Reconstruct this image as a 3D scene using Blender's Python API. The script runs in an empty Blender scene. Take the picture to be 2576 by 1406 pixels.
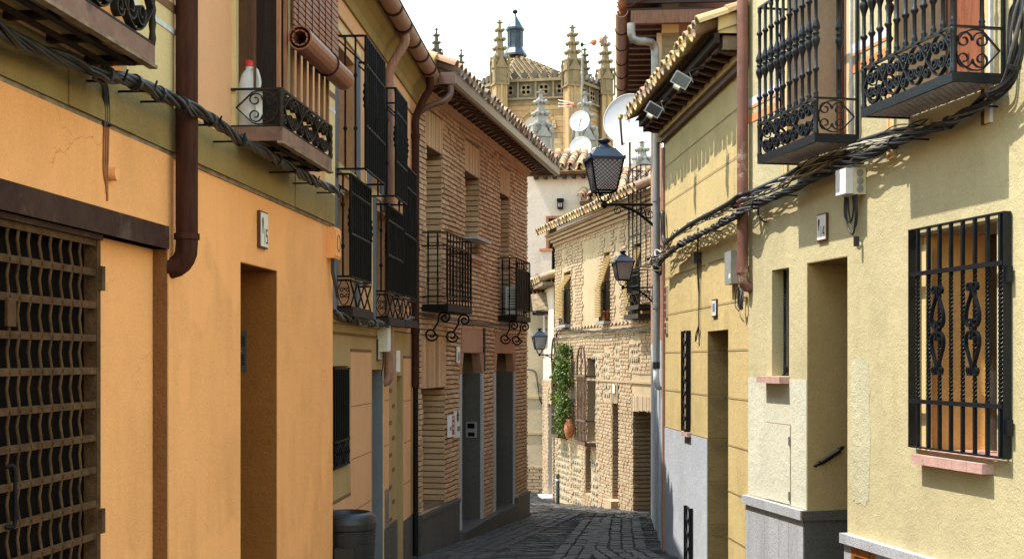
import bpy, bmesh, math, random
from mathutils import Vector, Matrix
random.seed(7)
R = random.random
U = random.uniform
D2R = math.radians
scene = bpy.context.scene
COL = scene.collection

# ---------------------------------------------------------------- camera
# World: X right, Y down the lane, Z up, eye level at z = 0.
F, CX, HY = 3300.0, 1288.0, 906.0          # focal length and principal point of the level, shifted view (2576 px wide)
cam = bpy.data.cameras.new('camera')
cam.sensor_width = 36.0
cam.lens = 36.0 * F / 2576.0
cam.shift_y = (HY - 703.0) / 2576.0
cam.clip_start = 0.1
cam.clip_end = 2000
cam_o = bpy.data.objects.new('camera', cam)
COL.objects.link(cam_o)
cam_o.rotation_euler = (math.pi / 2, 0, 0)
scene.camera = cam_o

# ---------------------------------------------------------------- sky, sun, exposure
SUN_H = Vector((-1.0, -0.10, 0)).normalized()
SUN_EL = D2R(63)
world = bpy.data.worlds.new('World')
scene.world = world
world.use_nodes = True
wn = world.node_tree.nodes
sky = wn.new('ShaderNodeTexSky')
sky.sky_type = 'NISHITA'
sky.sun_disc = False
sky.sun_elevation = SUN_EL
sky.sun_rotation = math.atan2(SUN_H.x, SUN_H.y)
sky.air_density = 2.6
sky.dust_density = 0.6
sky.ozone_density = 1.0
wn['Background'].inputs['Strength'].default_value = 0.15
world.node_tree.links.new(sky.outputs[0], wn['Background'].inputs['Color'])
sun = bpy.data.lights.new('sun', 'SUN')
sun.energy = 2.6
sun.angle = D2R(0.6)
sun.color = (1.0, 0.93, 0.82)
sun_o = bpy.data.objects.new('sun', sun)
COL.objects.link(sun_o)
to_sun = SUN_H * math.cos(SUN_EL) + Vector((0, 0, math.sin(SUN_EL)))
sun_o.rotation_euler = (-to_sun).to_track_quat('-Z', 'Y').to_euler()
sun_o.location = to_sun * 60
vs = scene.view_settings
vs.view_transform = 'Standard'
vs.look = 'None'
vs.exposure = 1.7
vs.gamma = 1.0
vs.use_curve_mapping = False
scene.render.engine = 'CYCLES'
scene.cycles.max_bounces = 8
scene.cycles.diffuse_bounces = 4
scene.cycles.use_denoising = True

# ---------------------------------------------------------------- materials
def _mat(name):
    m = bpy.data.materials.new(name)
    m.use_nodes = True
    nt = m.node_tree
    return m, nt, nt.nodes['Principled BSDF']

def _pos(nt, scale=(1, 1, 1)):
    g = nt.nodes.new('ShaderNodeNewGeometry')
    mp = nt.nodes.new('ShaderNodeMapping')
    mp.inputs['Scale'].default_value = scale
    nt.links.new(g.outputs['Position'], mp.inputs['Vector'])
    return mp.outputs['Vector']

def _noise(nt, vec, scale, detail=4.0, rough=0.6):
    n = nt.nodes.new('ShaderNodeTexNoise')
    n.inputs['Scale'].default_value = scale
    n.inputs['Detail'].default_value = detail
    n.inputs['Roughness'].default_value = rough
    nt.links.new(vec, n.inputs['Vector'])
    return n.outputs['Fac']

def _ramp(nt, fac, stops):
    r = nt.nodes.new('ShaderNodeValToRGB')
    el = r.color_ramp.elements
    while len(el) < len(stops):
        el.new(0.5)
    for e, (p, c) in zip(el, stops):
        e.position = p
        e.color = (*c, 1) if len(c) == 3 else c
    nt.links.new(fac, r.inputs['Fac'])
    return r.outputs['Color']

def _mix(nt, fac, a, b, mode='MIX'):
    m = nt.nodes.new('ShaderNodeMix')
    m.data_type = 'RGBA'
    m.blend_type = mode
    for sock, v in ((m.inputs[0], fac), (m.inputs[6], a), (m.inputs[7], b)):
        if isinstance(v, (int, float)):
            sock.default_value = v
        elif isinstance(v, tuple):
            sock.default_value = (*v, 1)
        else:
            nt.links.new(v, sock)
    return m.outputs[2]

def _math(nt, op, a, b=0.0):
    m = nt.nodes.new('ShaderNodeMath')
    m.operation = op
    for i, v in enumerate((a, b)):
        if isinstance(v, (int, float)):
            m.inputs[i].default_value = v
        else:
            nt.links.new(v, m.inputs[i])
    return m.outputs[0]

def _bump(nt, bsdf, height, strength, dist):
    b = nt.nodes.new('ShaderNodeBump')
    b.inputs['Strength'].default_value = strength
    b.inputs['Distance'].default_value = dist
    nt.links.new(height, b.inputs['Height'])
    nt.links.new(b.outputs['Normal'], bsdf.inputs['Normal'])

def sc(c, k):
    return tuple(min(1.0, max(0.0, x * k)) for x in c)

def plaster(name, c, dark=0.8, light=1.08, grain=90, bump=0.5, streak=0.35, stain=None, pits=0.0, cracks=0.0):
    """lime render: cloudy tone, run-off streaks, sandy relief"""
    m, nt, b = _mat(name)
    v = _pos(nt)
    big = _noise(nt, v, 1.3, 5, 0.65)
    col = _ramp(nt, big, [(0.3, sc(c, dark)), (0.5, c), (0.72, sc(c, light))])
    st = _noise(nt, _pos(nt, (3.6, 3.6, 0.3)), 1.9, 7, 0.7)
    stf = _ramp(nt, st, [(0.47, (0, 0, 0)), (0.68, (1, 1, 1))])
    smk = _ramp(nt, _noise(nt, v, 0.9, 4, 0.6), [(0.45, (0.12,) * 3), (0.68, (1, 1, 1))])
    stf = _math(nt, 'MULTIPLY', stf, smk)
    col = _mix(nt, _math(nt, 'MULTIPLY', stf, streak), col, stain or sc(c, 0.55))
    gr_ = _ramp(nt, _noise(nt, _pos(nt, (1, 1, 0.5)), 2.6, 7, 0.7), [(0.52, (0, 0, 0)), (0.74, (0.30,) * 3)])
    col = _mix(nt, gr_, col, sc(c, 0.6))
    fine = _noise(nt, v, grain, 3, 0.7)
    col = _mix(nt, 0.22, col, _ramp(nt, fine, [(0.35, sc(c, 0.5)), (0.65, sc(c, 1.2))]))
    if pits:
        pf = _noise(nt, v, 26, 3, 0.6)
        col = _mix(nt, _ramp(nt, pf, [(0.70, (0, 0, 0)), (0.74, (pits,) * 3)]), col, sc(c, 0.35))
    # old repairs: soft islands of another tone with their own edge
    rp = _ramp(nt, _noise(nt, _pos(nt, (1, 1, 0.7)), 0.9, 8, 0.55), [(0.56, (0, 0, 0)), (0.585, (0.5,) * 3)])
    col = _mix(nt, rp, col, sc(c, 1.09))
    if cracks:
        wv = nt.nodes.new('ShaderNodeVectorMath'); wv.operation = 'ADD'
        nn = nt.nodes.new('ShaderNodeTexNoise'); nn.inputs['Scale'].default_value = 2.2; nn.inputs['Detail'].default_value = 6
        nt.links.new(v, nn.inputs['Vector']); nt.links.new(v, wv.inputs[0]); nt.links.new(nn.outputs['Color'], wv.inputs[1])
        vo = nt.nodes.new('ShaderNodeTexVoronoi'); vo.feature = 'DISTANCE_TO_EDGE'; vo.inputs['Scale'].default_value = 0.8
        nt.links.new(wv.outputs[0], vo.inputs['Vector'])
        line = _ramp(nt, vo.outputs['Distance'], [(0.0, (cracks,) * 3), (0.004, (0, 0, 0))])
        msk = _ramp(nt, _noise(nt, v, 1.1, 2), [(0.60, (0, 0, 0)), (0.66, (1, 1, 1))])
        col = _mix(nt, _math(nt, 'MULTIPLY', line, msk), col, sc(c, 0.3))
    nt.links.new(col, b.inputs['Base Color'])
    b.inputs['Roughness'].default_value = 0.92
    b.inputs['Specular IOR Level'].default_value = 0.15
    h = _math(nt, 'ADD', fine, _math(nt, 'MULTIPLY', _noise(nt, v, grain * 0.22, 3), 1.2))
    h = _math(nt, 'ADD', h, _math(nt, 'MULTIPLY', _noise(nt, v, 3.0, 3), 2.0))
    _bump(nt, b, h, bump, 0.012)
    return m

def plain(name, c, rough=0.6, metal=0.0, var=0.25, scale=14, bump=0.15, spec=0.4, c2=None, rust=None, streak=False):
    m, nt, b = _mat(name)
    v = _pos(nt, (6, 6, 0.6)) if streak else _pos(nt)
    n = _noise(nt, v, scale, 5, 0.65)
    col = _ramp(nt, n, [(0.3, sc(c, 1 - var)), (0.7, c2 or sc(c, 1 + var))])
    if rust:
        f = _ramp(nt, _noise(nt, _pos(nt), scale * 0.7, 6, 0.7), [(0.56, (0, 0, 0)), (0.66, (1, 1, 1))])
        col = _mix(nt, f, col, rust)
    nt.links.new(col, b.inputs['Base Color'])
    b.inputs['Roughness'].default_value = rough
    b.inputs['Metallic'].default_value = metal
    b.inputs['Specular IOR Level'].default_value = spec
    _bump(nt, b, _noise(nt, _pos(nt), scale * 5, 3), bump, 0.01)
    return m

def pieces(name, cols, rough=0.85, grain=60, bump=0.6, dirt=0.3):
    """bricks, stones, tiles: a tone of its own for each piece, plus grain and dirt"""
    m, nt, b = _mat(name)
    g = nt.nodes.new('ShaderNodeNewGeometry')
    oi = nt.nodes.new('ShaderNodeObjectInfo')
    fr = _math(nt, 'FRACT', _math(nt, 'ADD', _math(nt, 'MULTIPLY', g.outputs['Random Per Island'], 7.31), _math(nt, 'MULTIPLY', oi.outputs['Random'], 5.17)))
    n = len(cols)
    col = _ramp(nt, fr, [((i + 0.5) / n, c) for i, c in enumerate(cols)])
    v = _pos(nt)
    fine = _noise(nt, v, grain, 4, 0.7)
    avg = tuple(sum(c[k] for c in cols) / n for k in range(3))
    col = _mix(nt, 0.3, col, _ramp(nt, fine, [(0.3, sc(avg, 0.45)), (0.7, sc(avg, 1.35))]))
    big = _ramp(nt, _noise(nt, v, 1.7, 5, 0.65), [(0.42, (0, 0, 0)), (0.72, (dirt,) * 3)])
    col = _mix(nt, big, col, sc(avg, 0.4))
    nt.links.new(col, b.inputs['Base Color'])
    b.inputs['Roughness'].default_value = rough
    b.inputs['Specular IOR Level'].default_value = 0.2
    _bump(nt, b, _math(nt, 'ADD', fine, _noise(nt, v, grain * 0.3, 3)), bump, 0.01)
    return m

def granite(name, c, rough=0.6):
    m, nt, b = _mat(name)
    v = _pos(nt)
    sp = _noise(nt, v, 130, 2, 0.8)
    col = _ramp(nt, sp, [(0.36, sc(c, 0.35)), (0.48, c), (0.62, sc(c, 1.45))])
    col = _mix(nt, _ramp(nt, _noise(nt, _pos(nt, (3, 3, 0.6)), 1.5, 5), [(0.45, (0, 0, 0)), (0.75, (0.5,) * 3)]), col, sc(c, 0.5))
    nt.links.new(col, b.inputs['Base Color'])
    b.inputs['Roughness'].default_value = rough
    _bump(nt, b, sp, 0.2, 0.004)
    return m

M = {}
M['orange'] = plaster('orange_plaster', (0.90, 0.41, 0.15), 0.86, 1.05, 120, 0.25, 0.55, (0.66, 0.27, 0.075), pits=0.35, cracks=0.5)
M['salmon'] = plaster('salmon_plaster', (0.68, 0.37, 0.19), 0.88, 1.08, 110, 0.25, 0.35, (0.42, 0.19, 0.08))
M['olive'] = plaster('olive_band', (0.30, 0.205, 0.075), 0.75, 1.15, 90, 0.4, 0.6, (0.14, 0.10, 0.035))
M['olive_wall'] = plaster('olive_wall', (0.42, 0.29, 0.135), 0.8, 1.1, 90, 0.3, 0.5, (0.25, 0.18, 0.08))
M['cream_trim'] = plaster('cream_trim', (0.64, 0.49, 0.24), 0.88, 1.06, 100, 0.2, 0.35)
M['grey_paint'] = plaster('grey_paint', (0.17, 0.175, 0.20), 0.85, 1.1, 90, 0.5, 0.2)
M['yellow'] = plaster('yellow_render', (0.485, 0.425, 0.25), 0.84, 1.1, 75, 0.42, 0.6, (0.32, 0.265, 0.10), cracks=0.35)
M['pale_patch'] = plaster('pale_whitewash', (0.56, 0.545, 0.43), 0.9, 1.06, 75, 0.5, 0.4, (0.46, 0.42, 0.24))
M['yellow_pale'] = plaster('faded_yellow_render', (0.49, 0.455, 0.31), 0.9, 1.06, 75, 0.6, 0.3, (0.46, 0.42, 0.22))
M['ochre'] = plaster('ochre_render', (0.52, 0.40, 0.185), 0.85, 1.1, 75, 0.45, 0.6, (0.33, 0.235, 0.10))
M['pale_blue'] = plaster('pale_blue_paint', (0.42, 0.45, 0.50), 0.85, 1.1, 60, 0.4, 0.6, (0.40, 0.36, 0.22))
M['white_wall'] = plaster('white_wall', (0.50, 0.42, 0.36), 0.9, 1.06, 30, 0.35, 0.3, (0.56, 0.45, 0.36))
M['sand_wall'] = plaster('sand_wall', (0.44, 0.35, 0.235), 0.88, 1.06, 30, 0.3, 0.4)
M['pink_brown'] = plaster('pink_brown_wall', (0.36, 0.20, 0.14), 0.8, 1.1, 60, 0.4, 0.5)
M['sand_panel'] = plaster('sand_plaster_panel', (0.39, 0.295, 0.185), 0.8, 1.1, 40, 0.5, 0.5, (0.34, 0.24, 0.13))
M['plaster_red'] = plaster('reddish_plaster', (0.40, 0.22, 0.14), 0.8, 1.1, 60, 0.35, 0.4)
M['mortar'] = plaster('mortar', (0.19, 0.13, 0.085), 0.7, 1.2, 60, 0.6, 0.3)
M['mortar_pale'] = plaster('pale_mortar', (0.42, 0.31, 0.20), 0.7, 1.2, 60, 0.6, 0.3)
M['brick'] = pieces('brick', [(0.56, 0.345, 0.19), (0.63, 0.41, 0.24), (0.41, 0.235, 0.125), (0.72, 0.50, 0.32), (0.49, 0.285, 0.155)])
M['brick_pale'] = pieces('pale_brick', [(0.38, 0.265, 0.165), (0.43, 0.31, 0.20), (0.34, 0.21, 0.125), (0.46, 0.36, 0.25), (0.37, 0.28, 0.185)])
M['rubble'] = pieces('rubble_stone', [(0.38, 0.31, 0.22), (0.31, 0.25, 0.17), (0.46, 0.40, 0.32), (0.27, 0.21, 0.145)], bump=1.0)
M['tile'] = pieces('clay_tile', [(0.42, 0.30, 0.19), (0.34, 0.20, 0.12), (0.48, 0.39, 0.26), (0.24, 0.20, 0.16), (0.44, 0.22, 0.12), (0.20, 0.18, 0.165)], dirt=0.6)
M['tile_red'] = pieces('red_clay_tile', [(0.34, 0.16, 0.09), (0.28, 0.125, 0.07), (0.40, 0.24, 0.15), (0.24, 0.135, 0.09)], dirt=0.5)
M['tile_gold'] = pieces('lichen_clay_tile', [(0.50, 0.38, 0.16), (0.40, 0.25, 0.12), (0.58, 0.47, 0.26), (0.45, 0.28, 0.13)], dirt=0.5)
M['tile_church'] = pieces('church_roof_tile', [(0.25, 0.19, 0.085), (0.13, 0.075, 0.042), (0.36, 0.30, 0.18), (0.19, 0.11, 0.06)], dirt=0.5)
M['setts'] = pieces('stone_setts', [(0.07, 0.066, 0.063), (0.09, 0.086, 0.082), (0.05, 0.048, 0.047), (0.115, 0.11, 0.105)], rough=0.55, grain=40, bump=0.8)
M['brown_jamb'] = plaster('dark_brown_jamb', (0.25, 0.092, 0.02), 0.8, 1.1, 80, 0.4, 0.4)  # doorway jamb and soffit, toned darker than the orange wall
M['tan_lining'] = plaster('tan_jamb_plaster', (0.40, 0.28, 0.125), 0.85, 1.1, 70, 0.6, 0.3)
M['ochre_jamb'] = plaster('dark_ochre_jamb', (0.30, 0.21, 0.085), 0.8, 1.15, 70, 0.6, 0.4)  # jamb of the ochre doorway, a darker tone than its wall
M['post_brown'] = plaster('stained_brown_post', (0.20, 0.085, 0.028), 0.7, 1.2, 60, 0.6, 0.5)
M['apricot'] = plaster('apricot_window_jamb', (0.86, 0.47, 0.16), 0.9, 1.06, 80, 0.5, 0.2)
M['setts_dark'] = pieces('dark_pebbles', [(0.035, 0.034, 0.033), (0.055, 0.052, 0.05), (0.027, 0.026, 0.026), (0.10, 0.096, 0.092)], rough=0.36, grain=40, bump=0.8)
M['joint'] = plain('joint_dirt', (0.035, 0.032, 0.03), 0.95)
M['earth'] = plain('earth', (0.20, 0.17, 0.13), 0.95, scale=3)
M['ashlar'] = pieces('ashlar', [(0.42, 0.29, 0.145), (0.46, 0.34, 0.185), (0.36, 0.235, 0.12), (0.42, 0.25, 0.125)], grain=8, bump=0.3)
M['stone_warm'] = plaster('carved_stone', (0.235, 0.18, 0.105), 0.6, 1.2, 6, 0.6, 0.6, (0.20, 0.16, 0.11))
M['stone_dark'] = plaster('weathered_stone', (0.11, 0.095, 0.073), 0.6, 1.25, 6, 0.6, 0.6, (0.09, 0.08, 0.065))
M['stone_grey'] = plaster('grey_carved_stone', (0.27, 0.265, 0.25), 0.7, 1.15, 6, 0.6, 0.5, (0.2, 0.2, 0.19))
M['slate'] = plain('blue_slate', (0.016, 0.030, 0.052), 0.45, var=0.5, scale=2)
M['iron'] = plain('black_iron', (0.006, 0.006, 0.006), 0.55, 0.0, 0.3, 20, 0.2, 0.12)
M['iron_blue'] = plain('blue_black_iron', (0.008, 0.010, 0.014), 0.4, 0.0, 0.35, 14, 0.25, 0.28)
M['iron_brown'] = plain('brown_iron', (0.025, 0.016, 0.010), 0.6, 0.0, 0.4, 20, 0.3, 0.2)
M['rust'] = plain('rusty_iron', (0.085, 0.044, 0.019), 0.8, 0.0, 0.5, 12, 0.5, 0.1, rust=(0.085, 0.038, 0.015))
M['grille_brown'] = plain('maroon_iron', (0.07, 0.032, 0.024), 0.5, 0.0, 0.3)
M['lintel'] = plain('brown_steel_beam', (0.045, 0.02, 0.013), 0.75, 0.0, 0.4, 5, 0.4, 0.15, rust=(0.085, 0.05, 0.036))
M['pipe_brown'] = plain('brown_pipe', (0.05, 0.018, 0.011), 0.7, 0.0, 0.45, 6, 0.3, 0.08, streak=True)
M['pipe_worn'] = plain('worn_maroon_pipe', (0.17, 0.075, 0.055), 0.55, 0.0, 0.3, 6, 0.3, 0.35, rust=(0.42, 0.34, 0.27))
M['gutter'] = plain('clay_red_gutter', (0.30, 0.16, 0.11), 0.55, 0.0, 0.35, 7, 0.2, 0.35, streak=True)
M['gutter_brown'] = plain('brown_metal_gutter', (0.125, 0.062, 0.043), 0.4, 0.0, 0.2, 9, 0.1, 0.5)
M['pipe_grey'] = plain('grey_green_pipe', (0.22, 0.24, 0.23), 0.5, 0.0, 0.25, 6, 0.2, 0.4, streak=True)
M['zinc'] = plain('zinc', (0.20, 0.195, 0.185), 0.45, 0.5, 0.3, 9)
M['slab'] = plain('red_fascia', (0.20, 0.105, 0.07), 0.65, 0.0, 0.3, 7, 0.3, 0.3, streak=False, rust=(0.10, 0.055, 0.04))
M['wood_light'] = plain('light_brown_wood', (0.30, 0.14, 0.07), 0.6, 0.0, 0.35, 9, 0.3, 0.35, streak=True)
M['wood'] = plain('brown_wood', (0.10, 0.042, 0.02), 0.6, 0.0, 0.4, 9, 0.3, 0.35, streak=True)
M['wood_dark'] = plain('dark_wood', (0.02, 0.010, 0.007), 0.7, 0.0, 0.4, 9, 0.3, 0.3, streak=True)
M['wood_red'] = plain('red_brown_wood', (0.24, 0.085, 0.045), 0.5, 0.0, 0.35, 9, 0.3, 0.35, streak=True)
M['wood_varnish'] = plain('varnished_wood', (0.30, 0.10, 0.02), 0.3, 0.0, 0.6, 8, 0.2, 0.5, streak=True)
M['wood_old'] = plain('grey_old_wood', (0.22, 0.16, 0.10), 0.85, 0.0, 0.5, 10, 0.5, 0.2)
M['reed'] = plain('yellow_reed', (0.34, 0.225, 0.075), 0.7, 0.0, 0.3, 20)
M['dark'] = plain('dark_interior', (0.006, 0.004, 0.003), 0.95, 0.0, 0.3, spec=0.05)
M['glass'] = plain('dark_window_glass', (0.02, 0.022, 0.026), 0.12, 0.0, 0.2, 3, 0.02, 0.6)
M['white'] = plain('white_paint', (0.76, 0.76, 0.74), 0.5, 0.0, 0.08)
M['dish'] = plain('white_dish', (0.50, 0.51, 0.54), 0.4, 0.0, 0.04, 3, 0.03)
M['tile_white'] = plain('glazed_white_tile', (0.74, 0.72, 0.66), 0.2, 0.0, 0.06, 20, 0.03, 0.5)
M['ink'] = plain('dark_print', (0.03, 0.022, 0.022), 0.5)
M['red'] = plain('red_plastic', (0.55, 0.03, 0.02), 0.4)
M['red_sign'] = plain('crimson_sign', (0.30, 0.03, 0.045), 0.45)
M['green'] = plain('green_sign', (0.02, 0.20, 0.12), 0.45)
M['maroon'] = plain('maroon_tile', (0.14, 0.03, 0.03), 0.35)
M['blue_print'] = plain('blue_print', (0.12, 0.16, 0.32), 0.4)
M['plastic_grey'] = plain('pale_grey_plastic', (0.62, 0.63, 0.62), 0.4, 0.0, 0.08)
M['plastic_mid'] = plain('mid_grey_plastic', (0.24, 0.25, 0.24), 0.5, 0.0, 0.15)
M['plastic_dark'] = plain('dark_grey_plastic', (0.075, 0.068, 0.055), 0.5, 0.0, 0.15, spec=0.2)
M['plastic_cream'] = plain('cream_plastic', (0.56, 0.52, 0.40), 0.45, 0.0, 0.12)
M['plastic_black'] = plain('black_plastic', (0.016, 0.016, 0.017), 0.4, 0.0, 0.2)
M['cable'] = plain('black_cable', (0.012, 0.012, 0.014), 0.45, 0.0, 0.4, 30, 0.1, 0.5)
M['cable_grey'] = plain('grey_cable', (0.09, 0.088, 0.085), 0.5, 0.0, 0.4, 30, 0.1, 0.4)
M['cable_pale'] = plain('pale_cable', (0.50, 0.47, 0.38), 0.5, 0.0, 0.2)
M['cable_orange'] = plain('painted_cable', (0.26, 0.10, 0.03), 0.6, 0.0, 0.4)
M['brass'] = plain('brass', (0.45, 0.30, 0.07), 0.35, 0.7, 0.3)
M['steel'] = plain('polished_steel', (0.6, 0.6, 0.6), 0.2, 0.9, 0.1)
M['terracotta'] = plain('terracotta', (0.36, 0.125, 0.05), 0.75, 0.0, 0.2)
M['pink_stone'] = plain('pink_sill_stone', (0.46, 0.28, 0.24), 0.7, 0.0, 0.2, 16, 0.4)
M['bollard'] = plain('bollard_iron', (0.03, 0.035, 0.035), 0.45)
M['granite'] = granite('granite', (0.36, 0.37, 0.39))
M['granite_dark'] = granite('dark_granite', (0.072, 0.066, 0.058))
M['line_red'] = plain('painted_score_line', (0.24, 0.13, 0.07), 0.9)
M['line_brown'] = plain('brown_painted_line', (0.17, 0.085, 0.035), 0.9)
M['stripe_white'] = plain('white_stripe', (0.55, 0.53, 0.55), 0.9)
M['stripe_orange'] = plain('orange_stripe', (0.62, 0.24, 0.08), 0.9)

def lampglass():
    m, nt, b = _mat('frosted_glass')
    b.inputs['Base Color'].default_value = (0.75, 0.74, 0.78, 1)
    b.inputs['Roughness'].default_value = 0.35
    b.inputs['Subsurface Weight'].default_value = 0.0
    tr = nt.nodes.new('ShaderNodeBsdfTranslucent')
    tr.inputs['Color'].default_value = (0.92, 0.91, 0.94, 1)
    mx = nt.nodes.new('ShaderNodeMixShader')
    mx.inputs[0].default_value = 0.65
    nt.links.new(b.outputs[0], mx.inputs[1])
    nt.links.new(tr.outputs[0], mx.inputs[2])
    nt.links.new(mx.outputs[0], nt.nodes['Material Output'].inputs['Surface'])
    return m
M['lamp_glass'] = lampglass()

def leafmat():
    m, nt, b = _mat('leaf')
    g = nt.nodes.new('ShaderNodeNewGeometry')
    col = _ramp(nt, g.outputs['Random Per Island'], [(0.0, (0.02, 0.045, 0.006)), (0.55, (0.07, 0.125, 0.014)), (1.0, (0.20, 0.25, 0.03))])
    nt.links.new(col, b.inputs['Base Color'])
    b.inputs['Roughness'].default_value = 0.5
    tr = nt.nodes.new('ShaderNodeBsdfTranslucent')
    nt.links.new(col, tr.inputs['Color'])
    mx = nt.nodes.new('ShaderNodeMixShader')
    mx.inputs[0].default_value = 0.35
    nt.links.new(b.outputs[0], mx.inputs[1])
    nt.links.new(tr.outputs[0], mx.inputs[2])
    nt.links.new(mx.outputs[0], nt.nodes['Material Output'].inputs['Surface'])
    return m
M['leaf'] = leafmat()

# ---------------------------------------------------------------- frames and mesh building
class Frame:
    """A facade plane: s runs along it away from the camera, o points out of the wall, z is height above eye level."""
    def __init__(self, x, y, slope, side, flip=False):
        l = math.hypot(slope, 1)
        self.O = (x, y)
        self.u = (slope / l, 1 / l)
        self.n = (1 / l, -slope / l) if side == 'L' else (-1 / l, slope / l)
    def s(self, px, o=0.0):
        k = (px - CX) / F
        return (k * (self.O[1] + o * self.n[1]) - self.O[0] - o * self.n[0]) / (self.u[0] - k * self.u[1])
    def d(self, s, o=0.0):
        return self.O[1] + s * self.u[1] + o * self.n[1]
    def z(self, px, py, o=0.0):
        return (HY - py) / F * self.d(self.s(px, o), o)
    def P(self, s, o, z):
        return Vector((self.O[0] + s * self.u[0] + o * self.n[0], self.O[1] + s * self.u[1] + o * self.n[1], z))

class PlanFrame(Frame):
    """A frame given by an origin, a direction along and the outward normal to its right-hand side when flip is False."""
    def __init__(self, x, y, ux, uy, flip=False):
        l = math.hypot(ux, uy)
        self.O = (x, y)
        self.u = (ux / l, uy / l)
        self.n = (uy / l, -ux / l)
        if flip:
            self.n = (-self.n[0], -self.n[1])

W = PlanFrame(0, 0, 1, 0, True)     # world axes: s = X, o = Y, z = Z

def px3(px, py, d):
    return Vector(((px - CX) / F * d, d, (HY - py) / F * d))

def ground(d):
    if d < 22:
        return -(1.45 + 0.052 * d)
    if d < 30:
        return -(2.594 + 0.083 * (d - 22))
    return -(3.258 + 0.03 * (d - 30))

ORG = {}

def thing(name, label, cat, loc, group=None):
    o = bpy.data.objects.new(name, None)
    o.empty_display_size = 0.1
    COL.objects.link(o)
    o.location = loc
    o['label'] = label
    o['category'] = cat
    if group:
        o['group'] = group
    ORG[o.name] = Vector(loc)
    return o

def part(name, parent, label=None):
    o = bpy.data.objects.new(name, None)
    o.empty_display_size = 0.1
    COL.objects.link(o)
    o.parent = parent
    ORG[o.name] = ORG[parent.name]
    if label:
        o['label'] = label
    return o

def tag(o, label, cat, group=None):
    o['label'] = label
    o['category'] = cat
    if group:
        o['group'] = group
    return o

def inst(mesh, name, parent, pos, rz=None, scale=None):
    o = bpy.data.objects.new(name, mesh)
    COL.objects.link(o)
    if parent is not None:
        o.parent = parent
        o.location = Vector(pos) - ORG[parent.name]
    else:
        o.location = pos
    if rz is not None:
        o.rotation_euler = (0, 0, rz)
    if scale is not None:
        o.scale = scale
    ORG[o.name] = Vector(pos)
    return o

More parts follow.
